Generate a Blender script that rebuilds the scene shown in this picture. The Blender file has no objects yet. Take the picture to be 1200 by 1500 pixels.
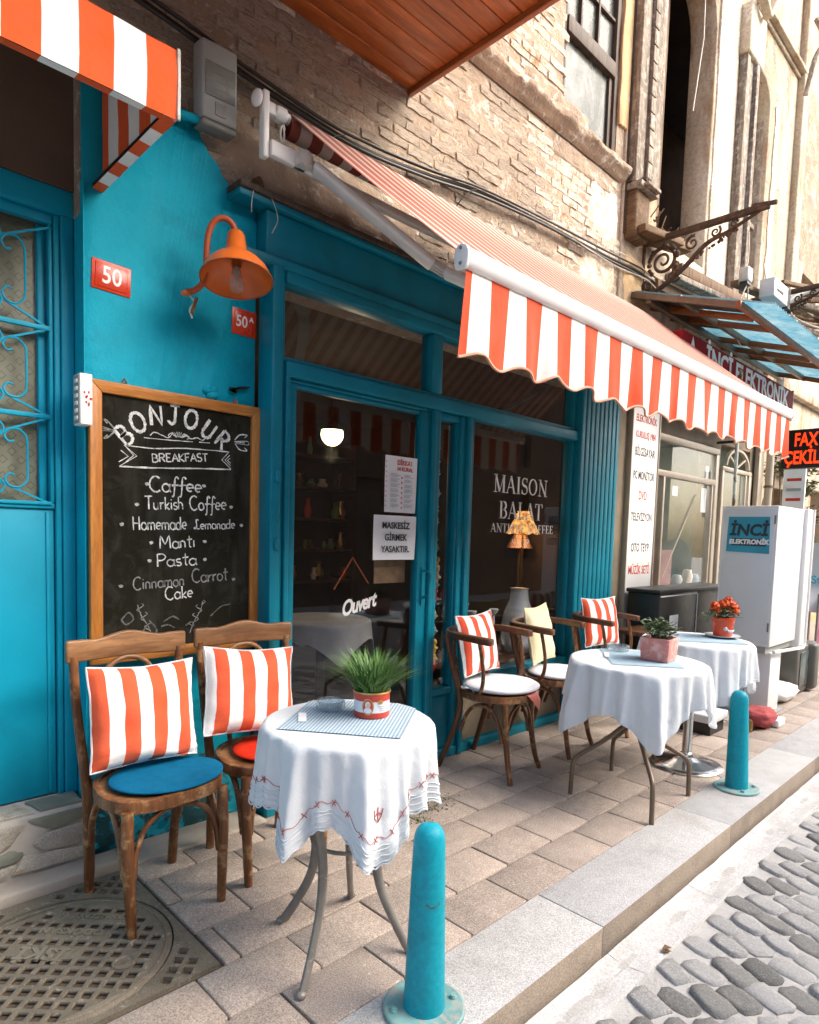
import bpy, bmesh, math, random
from mathutils import Vector, Matrix, noise as mnoise
from mathutils.geometry import tessellate_polygon

S = bpy.context.scene
COL = S.collection
random.seed(7)
PI = math.pi

# ---------------------------------------------------------------- camera
cam_d = bpy.data.cameras.new('camera'); cam = bpy.data.objects.new('camera', cam_d); COL.objects.link(cam)
right = Vector((0.715909, -0.697553, 0.029914))
down = Vector((-0.029938, -0.073475, -0.996848))
fwd = Vector((0.697552, 0.712756, -0.073485))
cam.matrix_world = Matrix(((right.x, -down.x, -fwd.x, 0), (right.y, -down.y, -fwd.y, 0), (right.z, -down.z, -fwd.z, 1.40), (0, 0, 0, 1)))
cam_d.sensor_fit = 'VERTICAL'; cam_d.sensor_height = 36; cam_d.sensor_width = 28.8
cam_d.lens = 950 / 1500 * 36
cam_d.shift_y = 100 / 1500
cam_d.clip_start = 0.05; cam_d.clip_end = 500
S.camera = cam

# ---------------------------------------------------------------- light
SUN_DIR = Vector((-0.47, 0.64, -0.66)).normalized()      # the way the light travels
w = bpy.data.worlds.new('World'); S.world = w; w.use_nodes = True
wn = w.node_tree.nodes; wl = w.node_tree.links
bg = wn['Background']; sky = wn.new('ShaderNodeTexSky'); sky.sky_type = 'NISHITA'; sky.sun_disc = False
sky.sun_elevation = math.asin(-SUN_DIR.z)
sky.sun_rotation = math.atan2(-SUN_DIR.x, -SUN_DIR.y)
sky.air_density = 1.0; sky.dust_density = 4.5; sky.ozone_density = 0.6
wl.new(sky.outputs[0], bg.inputs[0]); bg.inputs[1].default_value = 0.15
sd = bpy.data.lights.new('sun', 'SUN'); sd.energy = 1.35; sd.angle = math.radians(42); sd.color = (1.0, 0.965, 0.92)
sun = bpy.data.objects.new('sun', sd); COL.objects.link(sun)
sun.rotation_euler = SUN_DIR.to_track_quat('-Z', 'Y').to_euler(); sun.location = (4, -4, 12)
S.view_settings.view_transform = 'Standard'; S.view_settings.look = 'None'; S.view_settings.gamma = 1
S.view_settings.use_curve_mapping = False
S.view_settings.exposure = 1.62
S.cycles.max_bounces = 8; S.cycles.transparent_max_bounces = 12

# ---------------------------------------------------------------- object helpers
def wmat(o):
    m = Matrix.Identity(4)
    while o is not None:
        m = o.matrix_basis @ m; o = o.parent
    return m

def props(o, label=None, cat=None, group=None, kind=None):
    if label: o['label'] = label
    if cat: o['category'] = cat
    if group: o['group'] = group
    if kind: o['kind'] = kind
    return o

def thing(name, label, cat, loc=(0, 0, 0), rz=0, group=None):
    o = bpy.data.objects.new(name, None); COL.objects.link(o)
    o.location = loc; o.rotation_euler = (0, 0, rz); o.empty_display_size = .1
    return props(o, label, cat, group)

def struct(name, loc=(0, 0, 0)):
    o = bpy.data.objects.new(name, None); COL.objects.link(o); o.location = loc; o['kind'] = 'structure'; return o

def copy_tree(o, parent=None):
    c = o.copy(); COL.objects.link(c); c.parent = parent
    for ch in o.children: copy_tree(ch, c)
    return c

def crom(pts, n=8, closed=False):
    pts = [Vector(p) for p in pts]; out = []; L = len(pts)
    rng = range(L if closed else L - 1)
    for i in rng:
        if closed: p0, p1, p2, p3 = pts[(i-1) % L], pts[i], pts[(i+1) % L], pts[(i+2) % L]
        else:
            p1, p2 = pts[i], pts[i+1]
            p0 = pts[i-1] if i else p1*2-p2
            p3 = pts[i+2] if i+2 < L else p2*2-p1
        for k in range(n):
            t = k/n
            out.append(0.5*((2*p1)+(-p0+p2)*t+(2*p0-5*p1+4*p2-p3)*t*t+(-p0+3*p1-3*p2+p3)*t**3))
    if not closed: out.append(pts[-1])
    return out

class MB:
    def __init__(s): s.v = []; s.f = []; s.mi = []; s.pat = None; s.m = 0
    def add(s, vs, fs):
        o = len(s.v); s.v += [Vector(p) for p in vs]
        for f in fs: s.f.append([i+o for i in f]); s.mi.append(s.m)
        return o
    def box(s, x0, x1, y0, y1, z0, z1, M=None):
        vs = [Vector(p) for p in ((x0,y0,z0),(x1,y0,z0),(x1,y1,z0),(x0,y1,z0),(x0,y0,z1),(x1,y0,z1),(x1,y1,z1),(x0,y1,z1))]
        if M: vs = [M @ p for p in vs]
        s.add(vs, [(0,3,2,1),(4,5,6,7),(0,1,5,4),(1,2,6,5),(2,3,7,6),(3,0,4,7)]); return s
    def beam(s, a, b, wd, ht, up=(0,0,1)):
        a = Vector(a); b = Vector(b); d = (b-a); L = d.length; d.normalize()
        u = Vector(up); sx = d.cross(u).normalized(); uz = sx.cross(d).normalized()
        M = Matrix((( d.x, sx.x, uz.x, a.x),(d.y, sx.y, uz.y, a.y),(d.z, sx.z, uz.z, a.z),(0,0,0,1)))
        return s.box(0, L, -wd/2, wd/2, -ht/2, ht/2, M)
    def tube(s, pts, r, seg=8, closed=False, cap=True, sq=1.0):
        pts = [Vector(p) for p in pts]; n = len(pts)
        rr = r if hasattr(r, '__len__') else [r]*n
        if len(rr) != n:
            q = []
            for i in range(n):
                t = i/(n-1)*(len(rr)-1); k = min(int(t), len(rr)-2); q.append(rr[k]+(rr[k+1]-rr[k])*(t-k))
            rr = q
        tan = []
        for i in range(n):
            if closed: d = pts[(i+1) % n]-pts[i-1]
            else: d = pts[min(i+1, n-1)]-pts[max(i-1, 0)]
            tan.append(d.normalized() if d.length > 1e-9 else Vector((0,0,1)))
        nrm = tan[0].orthogonal().normalized()
        if abs(tan[0].z) < .9: nrm = (Vector((0,0,1))-tan[0]*tan[0].z).normalized()
        vs = []; fs = []
        for i in range(n):
            nrm = nrm-tan[i]*nrm.dot(tan[i])
            nrm = nrm.normalized() if nrm.length > 1e-6 else tan[i].orthogonal().normalized()
            bn = tan[i].cross(nrm)
            for k in range(seg):
                a = 2*PI*k/seg
                vs.append(pts[i]+nrm*math.cos(a)*rr[i]+bn*math.sin(a)*rr[i]*sq)
        for i in range(n if closed else n-1):
            j = (i+1) % n
            for k in range(seg):
                k2 = (k+1) % seg
                fs.append((i*seg+k, i*seg+k2, j*seg+k2, j*seg+k))
        if cap and not closed:
            fs.append(tuple(range(seg-1, -1, -1))); fs.append(tuple((n-1)*seg+k for k in range(seg)))
        s.add(vs, fs); return s
    def lathe(s, prof, c=(0,0,0), seg=24, cap=True, M=None):
        c = Vector(c); vs = []; fs = []
        for r, z in prof:
            for k in range(seg):
                a = 2*PI*k/seg; p = Vector((r*math.cos(a), r*math.sin(a), z))
                vs.append((M @ p if M else p)+c)
        n = len(prof)
        for i in range(n-1):
            for k in range(seg):
                k2 = (k+1) % seg; fs.append((i*seg+k, i*seg+k2, (i+1)*seg+k2, (i+1)*seg+k))
        if cap:
            if prof[0][0] > 1e-5: fs.append(tuple(range(seg-1, -1, -1)))
            if prof[-1][0] > 1e-5: fs.append(tuple((n-1)*seg+k for k in range(seg)))
        s.add(vs, fs); return s
    def ball(s, c, r, seg=12, sc=(1,1,1)):
        c = Vector(c); prof = []
        n = max(5, seg//2)
        vs = []; fs = []
        for i in range(n+1):
            t = PI*i/n
            for k in range(seg):
                a = 2*PI*k/seg
                vs.append(c+Vector((r*sc[0]*math.sin(t)*math.cos(a), r*sc[1]*math.sin(t)*math.sin(a), r*sc[2]*math.cos(t))))
        for i in range(n):
            for k in range(seg):
                k2 = (k+1) % seg; fs.append((i*seg+k, (i+1)*seg+k, (i+1)*seg+k2, i*seg+k2))
        s.add(vs, fs); return s
    def prism(s, poly, d, M=None, holes=()):
        """poly in local xy, extruded from z=0 to z=d, M to place"""
        loops = [[Vector((p[0], p[1], 0)) for p in poly]]+[[Vector((p[0], p[1], 0)) for p in h] for h in holes]
        flat = [p for l in loops for p in l]
        tris = tessellate_polygon(loops)
        n = len(flat); vs = flat+[p+Vector((0, 0, d)) for p in flat]
        fs = []
        for t in tris:
            a, b, c = (flat[i] for i in t)
            if (b-a).cross(c-a).z < 0: t = (t[0], t[2], t[1])
            fs.append((t[2], t[1], t[0])); fs.append(tuple(i+n for i in t))
        o = 0
        for l in loops:
            m = len(l)
            for i in range(m):
                j = (i+1) % m; fs.append((o+i, o+j, o+j+n, o+i+n))
            o += m
        if M: vs = [M @ p for p in vs]
        s.add(vs, fs); return s
    def grid(s, fn, nu, nv, closed_u=False):
        vs = [fn(i/nu, j/nv) for j in range(nv+1) for i in range(nu+(0 if closed_u else 1))]
        W = nu+(0 if closed_u else 1); fs = []
        for j in range(nv):
            for i in range(nu):
                i2 = (i+1) % W
                fs.append((j*W+i, j*W+i2, (j+1)*W+i2, (j+1)*W+i))
        s.add(vs, fs); return s
    def build(s, name, mats, parent=None, smooth=False, bevel=0, recalc=True, solid=0, bseg=2, loc=None, pat=None, auto=40, merge=False):
        if not isinstance(mats, (list, tuple)): mats = [mats]
        if parent is not None: inv = wmat(parent).inverted(); vs = [inv @ p for p in s.v]
        elif loc is not None: L = Vector(loc); vs = [p-L for p in s.v]
        else:
            L = Vector((sum(p.x for p in s.v)/len(s.v), sum(p.y for p in s.v)/len(s.v), min(p.z for p in s.v))); loc = L
            vs = [p-L for p in s.v]
        me = bpy.data.meshes.new(name); me.from_pydata(vs, [], s.f)
        for m in mats: me.materials.append(m)
        me.polygons.foreach_set('material_index', s.mi)
        if pat is not None:
            at = me.attributes.new('pat', 'FLOAT_VECTOR', 'POINT')
            at.data.foreach_set('vector', [c for p in pat for c in (list(p)+[0]*(3-len(p)))])
        if recalc or bevel or merge or solid:
            bm = bmesh.new(); bm.from_mesh(me)
            if merge: bmesh.ops.remove_doubles(bm, verts=bm.verts, dist=1e-5)
            if recalc: bmesh.ops.recalc_face_normals(bm, faces=bm.faces)
            if bevel:
                ed = [e for e in bm.edges if len(e.link_faces) == 2 and e.calc_face_angle(0) > math.radians(35)]
                bmesh.ops.bevel(bm, geom=ed, offset=bevel, segments=bseg, affect='EDGES', profile=.5, clamp_overlap=True)
            if solid:
                bmesh.ops.solidify(bm, geom=bm.faces, thickness=solid)
            bm.to_mesh(me); bm.free()
        if smooth or bevel:
            me.polygons.foreach_set('use_smooth', [True]*len(me.polygons))
            try: me.set_sharp_from_angle(angle=math.radians(auto if smooth else 50))
            except Exception: pass
        o = bpy.data.objects.new(name, me); COL.objects.link(o)
        if parent is not None: o.parent = parent
        else: o.location = loc
        return o

def boxo(name, x0, x1, y0, y1, z0, z1, m, parent=None, bevel=.003, **k):
    return MB().box(x0, x1, y0, y1, z0, z1).build(name, m, parent, bevel=bevel, **k)

XZ = Matrix(((1,0,0,0),(0,0,-1,0),(0,1,0,0),(0,0,0,1)))       # local xy -> world xz, local +z -> -y
def at_xz(y, x=0, z=0): return Matrix.Translation((x, y, z)) @ XZ
def at_yz(x):                                                  # local x -> world -y, local y -> z, local +z -> -x
    return Matrix(((0,0,-1,x),(-1,0,0,0),(0,1,0,0),(0,0,0,1)))

# ---------------------------------------------------------------- materials
def nt(name):
    m = bpy.data.materials.new(name); m.use_nodes = True
    return m, m.node_tree.nodes, m.node_tree.links, m.node_tree.nodes['Principled BSDF']
def mixrgb(n, l, fac, a, b, mode='MIX'):
    x = n.new('ShaderNodeMix'); x.data_type = 'RGBA'; x.blend_type = mode
    for k, v in ((0, fac), (6, a), (7, b)):
        if hasattr(v, 'is_linked') or hasattr(v, 'links'): l.new(v, x.inputs[k])
        elif k == 0: x.inputs[0].default_value = v
        else: x.inputs[k].default_value = (*v, 1) if len(v) == 3 else v
    return x.outputs[2]
def mathn(n, l, op, a, b=None, c=None):
    x = n.new('ShaderNodeMath'); x.operation = op
    for k, v in enumerate((a, b, c)):
        if v is None: continue
        if isinstance(v, (int, float)): x.inputs[k].default_value = v
        else: l.new(v, x.inputs[k])
    return x.outputs[0]
def coords(n, l, world=False, stretch=(1,1,1), rnd=True, rot=(0,0,0)):
    if world:
        g = n.new('ShaderNodeNewGeometry'); src = g.outputs['Position']
    else:
        t = n.new('ShaderNodeTexCoord'); src = t.outputs['Object']
    if rnd and not world:
        oi = n.new('ShaderNodeObjectInfo'); vm = n.new('ShaderNodeVectorMath'); vm.operation = 'MULTIPLY_ADD'
        cb = n.new('ShaderNodeCombineXYZ')
        for k in range(3): l.new(oi.outputs['Random'], cb.inputs[k])
        l.new(cb.outputs[0], vm.inputs[0]); vm.inputs[1].default_value = (37, 53, 71); l.new(src, vm.inputs[2]); src = vm.outputs[0]
    mp = n.new('ShaderNodeMapping'); mp.inputs['Scale'].default_value = stretch; mp.inputs['Rotation'].default_value = rot
    l.new(src, mp.inputs[0]); return mp.outputs[0]
def noise(n, l, vec, scale, detail=4, rough=.55, dist=0):
    x = n.new('ShaderNodeTexNoise'); x.inputs['Scale'].default_value = scale; x.inputs['Detail'].default_value = detail
    x.inputs['Roughness'].default_value = rough; x.inputs['Distortion'].default_value = dist
    l.new(vec, x.inputs['Vector']); return x.outputs['Fac']
def ramp(n, l, fac, a, b, ca=(0,0,0,1), cb=(1,1,1,1)):
    x = n.new('ShaderNodeValToRGB'); e = x.color_ramp.elements
    e[0].position = a; e[1].position = b; e[0].color = ca; e[1].color = cb
    l.new(fac, x.inputs[0]); return x.outputs[0]
def bump(n, l, p, h, strength=.2, dist=.01):
    b = n.new('ShaderNodeBump'); b.inputs['Strength'].default_value = strength; b.inputs['Distance'].default_value = dist
    l.new(h, b.inputs['Height'])
    if p.inputs['Normal'].links: l.new(p.inputs['Normal'].links[0].from_socket, b.inputs['Normal'])
    l.new(b.outputs[0], p.inputs['Normal'])

def mat(name, col, rough=.6, metal=0, var=.18, vscale=6, bmp=.15, bscale=60, bdist=.004, col2=None, p2=(.55, .62), p2scale=5,
        col3=None, p3=(.6, .66), p3scale=14, stretch=(1,1,1), world=False, rnd=0, spec=.5, p2stretch=None, detail=6, coat=0, sheen=0, rvar=.12, dist2=.4, speck=0, sscale=240):
    m, n, l, p = nt(name)
    v = coords(n, l, world, stretch)
    f = noise(n, l, v, vscale, detail)
    dark = tuple(c*(1-var) for c in col); lite = tuple(min(1, c*(1+var)) for c in col)
    c = ramp(n, l, f, .3, .7, (*dark, 1), (*lite, 1))
    if rnd:
        oi = n.new('ShaderNodeObjectInfo')
        rr = n.new('ShaderNodeMapRange'); rr.inputs[3].default_value = 1-rnd; rr.inputs[4].default_value = 1+rnd
        l.new(oi.outputs['Random'], rr.inputs[0])
        hs = n.new('ShaderNodeHueSaturation'); l.new(rr.outputs[0], hs.inputs['Value']); l.new(c, hs.inputs['Color']); c = hs.outputs[0]
    if col2:
        v2 = coords(n, l, world, p2stretch or stretch)
        k = ramp(n, l, noise(n, l, v2, p2scale, 8, .65, dist2), *p2); c = mixrgb(n, l, k, c, col2)
    if col3:
        k = ramp(n, l, noise(n, l, v, p3scale, 8, .7, .8), *p3); c = mixrgb(n, l, k, c, col3)
    if speck:
        hs2 = n.new('ShaderNodeHueSaturation'); mr = n.new('ShaderNodeMapRange'); mr.inputs[1].default_value = .34; mr.inputs[2].default_value = .66; mr.inputs[3].default_value = 1-speck; mr.inputs[4].default_value = 1+speck
        l.new(noise(n, l, v, sscale, 2, .8), mr.inputs[0]); l.new(mr.outputs[0], hs2.inputs['Value']); l.new(c, hs2.inputs['Color']); c = hs2.outputs[0]
    l.new(c, p.inputs['Base Color'])
    p.inputs['Metallic'].default_value = metal
    rg = n.new('ShaderNodeMapRange'); rg.inputs[3].default_value = max(.02, rough-rvar); rg.inputs[4].default_value = min(1, rough+rvar)
    l.new(noise(n, l, v, vscale*2.3, 5), rg.inputs[0]); l.new(rg.outputs[0], p.inputs['Roughness'])
    p.inputs['Specular IOR Level'].default_value = spec
    if coat: p.inputs['Coat Weight'].default_value = coat; p.inputs['Coat Roughness'].default_value = .2
    if sheen: p.inputs['Sheen Weight'].default_value = sheen
    if bmp: bump(n, l, p, noise(n, l, v, bscale, 8, .7), bmp, bdist)
    return m

def wood(name, dark, lite, axis='x', scale=14, rough=.5, wear=None, knots=True, rnd=.12, bmp=.25, wearp=(.6, .7)):
    m, n, l, p = nt(name)
    st = {'x': (.12, 1, 1), 'y': (1, .12, 1), 'z': (1, 1, .12)}[axis]
    v = coords(n, l, False, st)
    f = noise(n, l, v, scale*2, 8, .65, 1.2)
    c = ramp(n, l, f, .33, .66, (*dark, 1), (*lite, 1))
    f2 = noise(n, l, v, scale*14, 4, .6); c = mixrgb(n, l, ramp(n, l, f2, .35, .6, (.45,.45,.45,1), (0,0,0,1)), c, tuple(x*.55 for x in dark))
    if rnd:
        oi = n.new('ShaderNodeObjectInfo'); rr = n.new('ShaderNodeMapRange'); rr.inputs[3].default_value = 1-rnd; rr.inputs[4].default_value = 1+rnd
        l.new(oi.outputs['Random'], rr.inputs[0]); hs = n.new('ShaderNodeHueSaturation'); l.new(rr.outputs[0], hs.inputs['Value']); l.new(c, hs.inputs['Color']); c = hs.outputs[0]
    if knots:
        vk = coords(n, l, False, {'x': (.5,1,1), 'y': (1,.5,1), 'z': (1,1,.5)}[axis])
        vo = n.new('ShaderNodeTexVoronoi'); vo.inputs['Scale'].default_value = scale*.35; l.new(vk, vo.inputs['Vector'])
        c = mixrgb(n, l, ramp(n, l, vo.outputs['Distance'], .03, .11, (.8,.8,.8,1), (0,0,0,1)), c, tuple(x*.35 for x in dark))
    if wear:
        vw = coords(n, l, False, (1,1,1)); c = mixrgb(n, l, ramp(n, l, noise(n, l, vw, 16, 8, .7), *wearp), c, wear)
    l.new(c, p.inputs['Base Color']); p.inputs['Roughness'].default_value = rough
    bump(n, l, p, f2, bmp, .003)
    return m

def stripes(name, ca, cb, count, duty=.5, off=0, rough=.9, transl=.2, comp='X', edge=None, weave=900, vdir=None, dirt=.0):
    m, n, l, p = nt(name)
    at = n.new('ShaderNodeAttribute'); at.attribute_name = 'pat'
    sp = n.new('ShaderNodeSeparateXYZ'); l.new(at.outputs['Vector'], sp.inputs[0])
    x = mathn(n, l, 'MULTIPLY_ADD', sp.outputs[comp], float(count), float(off))
    fr = mathn(n, l, 'FRACT', x)
    k = mathn(n, l, 'LESS_THAN', fr, duty)
    c = mixrgb(n, l, k, ca, cb)
    v = coords(n, l, False, (1,1,1))
    f = noise(n, l, v, 9, 5)
    c = mixrgb(n, l, ramp(n, l, f, .35, .75, (0,0,0,1), (.07,.07,.07,1)), c, (.35,.30,.25))
    f3 = noise(n, l, coords(n, l, False, (.15, 1, 1)), 260, 3)
    c = mixrgb(n, l, ramp(n, l, f3, .3, .7, (.12,.12,.12,1), (0,0,0,1)), c, (.22,.07,.03))
    if dirt:
        c = mixrgb(n, l, ramp(n, l, noise(n, l, v, 3, 8, .7), .45, .8, (0,0,0,1), (dirt,)*3+(1,)), c, (.3,.25,.2))
    l.new(c, p.inputs['Base Color']); p.inputs['Roughness'].default_value = rough; p.inputs['Sheen Weight'].default_value = .03
    bump(n, l, p, noise(n, l, v, 35, 6), .35, .006)
    if transl:
        tr = n.new('ShaderNodeBsdfTranslucent'); l.new(c, tr.inputs[0]); mx = n.new('ShaderNodeMixShader'); mx.inputs[0].default_value = transl
        l.new(p.outputs[0], mx.inputs[1]); l.new(tr.outputs[0], mx.inputs[2]); l.new(mx.outputs[0], n['Material Output'].inputs[0])
    return m

def clothmat(name, col, transl=.22, bscale=40, var=.04, bdist=.004, lace=False):
    m, n, l, p = nt(name)
    v = coords(n, l, False)
    c = ramp(n, l, noise(n, l, v, 7, 5), .3, .7, (*[x*(1-var) for x in col], 1), (*[min(1, x*(1+var)) for x in col], 1))
    l.new(c, p.inputs['Base Color']); p.inputs['Roughness'].default_value = .9; p.inputs['Sheen Weight'].default_value = .05
    bump(n, l, p, noise(n, l, v, bscale, 6, .6), .5, bdist); bump(n, l, p, noise(n, l, v, 420, 3), .3, .001)
    tr = n.new('ShaderNodeBsdfTranslucent'); l.new(c, tr.inputs[0]); mx = n.new('ShaderNodeMixShader'); mx.inputs[0].default_value = transl
    l.new(p.outputs[0], mx.inputs[1]); l.new(tr.outputs[0], mx.inputs[2]); l.new(mx.outputs[0], n['Material Output'].inputs[0])
    return m

def glassmat(name, tint=(1,1,1), ior=1.5, rough=0.0, dirt=.04, dirtcol=(.5,.5,.48), dscale=3):
    m, n, l, p = nt(name)
    tr = n.new('ShaderNodeBsdfTransparent'); tr.inputs[0].default_value = (*tint, 1)
    gl = n.new('ShaderNodeBsdfGlossy'); gl.inputs['Roughness'].default_value = rough
    fr = n.new('ShaderNodeLayerWeight'); fr.inputs[0].default_value = .5
    sch = mathn(n, l, 'MULTIPLY_ADD', mathn(n, l, 'POWER', fr.outputs['Facing'], 5.0), .9, .045)
    mx = n.new('ShaderNodeMixShader'); l.new(sch, mx.inputs[0]); l.new(tr.outputs[0], mx.inputs[1]); l.new(gl.outputs[0], mx.inputs[2])
    df = n.new('ShaderNodeBsdfDiffuse'); df.inputs[0].default_value = (*dirtcol, 1)
    m2 = n.new('ShaderNodeMixShader'); v = coords(n, l, False, (1,1,.4))
    l.new(ramp(n, l, noise(n, l, v, dscale, 8, .7, 1), .35, .8, (dirt*.3,)*3+(1,), (dirt*1.6,)*3+(1,)), m2.inputs[0])
    l.new(mx.outputs[0], m2.inputs[1]); l.new(df.outputs[0], m2.inputs[2]); l.new(m2.outputs[0], n['Material Output'].inputs[0])
    return m

def emit(name, col, s):
    m, n, l, p = nt(name); p.inputs['Base Color'].default_value = (*col, 1)
    p.inputs['Emission Color'].default_value = (*col, 1); p.inputs['Emission Strength'].default_value = s; return m

TQ = (.001, .34, .47)
M_tqwall = mat('turquoise_plaster', TQ, .6, spec=.2, var=.10, vscale=2.5, bmp=.5, bscale=9, bdist=.02, col2=(.004,.19,.26), p2=(.50,.80), p2scale=2.6, col3=(.20,.33,.36), p3=(.68,.72), p3scale=26, world=True)
M_tqlow = mat('turquoise_flaking_plaster', TQ, .6, var=.2, vscale=5, bmp=.6, bscale=14, bdist=.02, col2=(.006,.07,.08), p2=(.47,.53), p2scale=9, col3=(.25,.24,.2), p3=(.7,.74), p3scale=14, world=True)
M_tq = mat('shaded_turquoise_gloss_paint', (.001,.185,.265), .42, spec=.3, var=.14, vscale=4, bmp=.22, bscale=30, col2=(.001,.13,.17), p2=(.5,.75), p2scale=3, col3=(.16,.24,.24), p3=(.70,.73), p3scale=30, world=True)  # joinery and fascia turquoise darkened, awning shade put into the colour
M_tqdoor = mat('turquoise_door_paint', (.001,.28,.42), .5, spec=.25, var=.12, vscale=2.2, bmp=.25, bscale=16, col2=(.001,.20,.30), p2=(.5,.8), p2scale=2, col3=(.18,.30,.32), p3=(.71,.735), p3scale=22, world=True)
M_tqmetal = mat('teal_bollard_paint', (.001,.285,.37), .5, spec=.3, var=.08, vscale=5, bmp=.12, bscale=25, speck=.10, sscale=60, col3=(.07,.085,.075), p3=(.635,.655), p3scale=24, col2=(.004,.20,.26), p2=(.5,.7), p2scale=4, rnd=.04)
M_flange = mat('worn_teal_flange', (.16,.33,.32), .5, var=.25, vscale=9, bmp=.3, col3=(.35,.32,.28), p3=(.5,.6), p3scale=24)
M_mortar = mat('old_mortar', (.40,.30,.215), .95, var=.22, vscale=4, bmp=.9, bscale=28, bdist=.03, col2=(.34,.24,.16), p2=(.52,.66), p2scale=2.6, col3=(.68,.62,.54), p3=(.55,.65), p3scale=9, world=True)
M_brick = mat('limewashed_brick', (.56,.465,.36), .95, speck=.22, sscale=60, var=.24, vscale=14, bmp=1.0, bscale=30, bdist=.02, col2=(.33,.18,.09), p2=(.50,.64), p2scale=5, col3=(.66,.58,.48), p3=(.50,.64), p3scale=16, rnd=.16)
M_plasterW = mat('peeling_cream_plaster', (.62,.52,.39), .9, speck=.2, sscale=40, var=.14, vscale=2.2, bmp=.6, bscale=16, bdist=.02, col2=(.46,.28,.15), p2=(.62,.74), p2scale=2.6, col3=(.78,.72,.62), p3=(.5,.6), p3scale=6, world=True)
M_plasterP = mat('pale_plaster', (.55,.455,.335), .9, speck=.15, sscale=30, var=.14, vscale=2.5, bmp=.7, bscale=14, bdist=.025, col2=(.34,.21,.115), p2=(.48,.66), p2scale=3.2, p2stretch=(1.3,1.3,.35), col3=(.24,.205,.17), p3=(.58,.68), p3scale=7,  world=True)
M_tan = mat('tan_plaster', (.62,.42,.22), .9, var=.2, vscale=3, bmp=.6, bscale=14, bdist=.02, col2=(.50,.20,.08), p2=(.64,.72), p2scale=4, col3=(.72,.62,.48), p3=(.6,.7), p3scale=7, world=True)
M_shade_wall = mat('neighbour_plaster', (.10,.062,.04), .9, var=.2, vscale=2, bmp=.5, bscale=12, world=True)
M_ochre = mat('street_plaster', (.12,.095,.075), .9, var=.15, vscale=1.2, bmp=.4, bscale=8, world=True)
M_winglass_far = mat('far_window_glass', (.05,.06,.07), .08, var=.2, bmp=0)
M_paver = mat('concrete_paver', (.345,.285,.24), .9, var=.12, vscale=11, bmp=.7, bscale=110, bdist=.006, col2=(.26,.21,.18), p2=(.60,.78), p2scale=3.5, col3=(.56,.49,.44), p3=(.60,.68), p3scale=60, rnd=.10, speck=.42, sscale=190)
M_joint = mat('joint_sand', (.075,.055,.04), .95, var=.3, vscale=30, bmp=.6, bscale=90, world=True)
M_granite = mat('kerb_granite', (.41,.405,.395), .85, var=.08, vscale=14, bmp=.4, bscale=160, bdist=.003, col2=(.30,.285,.265), p2=(.5,.8), p2scale=3, col3=(.52,.51,.50), p3=(.58,.64), p3scale=120, rnd=.012, speck=.38, sscale=230)
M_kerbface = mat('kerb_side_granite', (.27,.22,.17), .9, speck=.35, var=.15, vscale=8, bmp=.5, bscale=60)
M_gutter = mat('gutter_concrete', (.53,.52,.50), .9, var=.10, vscale=7, bmp=.7, bscale=45, bdist=.006, col2=(.36,.345,.32), p2=(.48,.74), p2scale=6, p2stretch=(.25,1,1), speck=.22, sscale=160, col3=(.66,.65,.63), p3=(.5,.8), p3scale=30, world=True)
M_roadm = mat('road_mortar', (.47,.455,.43), .92, var=.10, vscale=8, bmp=.9, bscale=60, bdist=.01, col2=(.48,.45,.41), p2=(.62,.75), p2scale=6, world=True)
M_cobbleL = mat('pale_dusty_cobble', (.40,.395,.38), .85, speck=.25, var=.2, vscale=18, bmp=.8, bscale=50, bdist=.01, col3=(.55,.54,.52), p3=(.48,.62), p3scale=16, rnd=.15)
M_cobble = mat('grey_cobble', (.235,.232,.215), .8, speck=.30, var=.30, vscale=18, bmp=.8, bscale=50, bdist=.01, col3=(.46,.455,.44), p3=(.55,.66), p3scale=22, rnd=.35)
M_iron = mat('cast_iron_cover', (.16,.135,.10), .65, speck=.30, metal=.15, var=.2, vscale=12, bmp=.5, bscale=70, col2=(.13,.11,.08), p2=(.58,.68), p2scale=12, col3=(.34,.30,.24), p3=(.58,.66), p3scale=30)
M_pit = mat('dark_pit', (.018,.013,.009), .9, bmp=0)
M_stone = mat('flagstone', (.48,.44,.37), .85, speck=.25, var=.16, vscale=7, bmp=.8, bscale=22, bdist=.02, col2=(.40,.31,.19), p2=(.56,.66), p2scale=7, rnd=.18)
M_stoneG = mat('grey_green_flagstone', (.22,.23,.18), .8, var=.2, vscale=9, bmp=.6, bscale=26, rnd=.1)
M_stonej = mat('flagstone_mortar', (.52,.48,.42), .9, var=.12, vscale=9, bmp=.6, bscale=40, world=True)
M_cementlip = mat('cement_lip', (.42,.37,.31), .9, var=.16, vscale=6, bmp=.6, bscale=30, world=True)
M_pine = wood('varnished_pine', (.20,.050,.009), (.40,.115,.022), 'x', 7, .4, rnd=.18)
M_fascia = wood('dark_varnished_board', (.20,.055,.015), (.34,.11,.03), 'y', 8, .4)
M_chair = wood('worn_bentwood', (.060,.020,.006), (.25,.095,.028), 'z', 7, .40, knots=False, wear=(.38,.22,.10), wearp=(.52,.66), rnd=.06)
M_chairl = wood('pale_worn_bentwood', (.15,.065,.025), (.38,.19,.08), 'x', 6, .45, knots=False, wear=(.20,.085,.03), wearp=(.56,.7), rnd=.06)
M_chaird = wood('dark_bentwood', (.06,.021,.008), (.15,.056,.019), 'z', 9, .4, knots=False, wear=(.38,.22,.11), wearp=(.66,.8), rnd=.06)
M_frameo = wood('orange_wood_frame', (.42,.15,.025), (.62,.25,.05), 'z', 9, .42, knots=False, rnd=.04)
M_frameox = wood('orange_wood_frame_rail', (.42,.15,.025), (.62,.25,.05), 'x', 9, .42, knots=False, rnd=.04)
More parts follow.
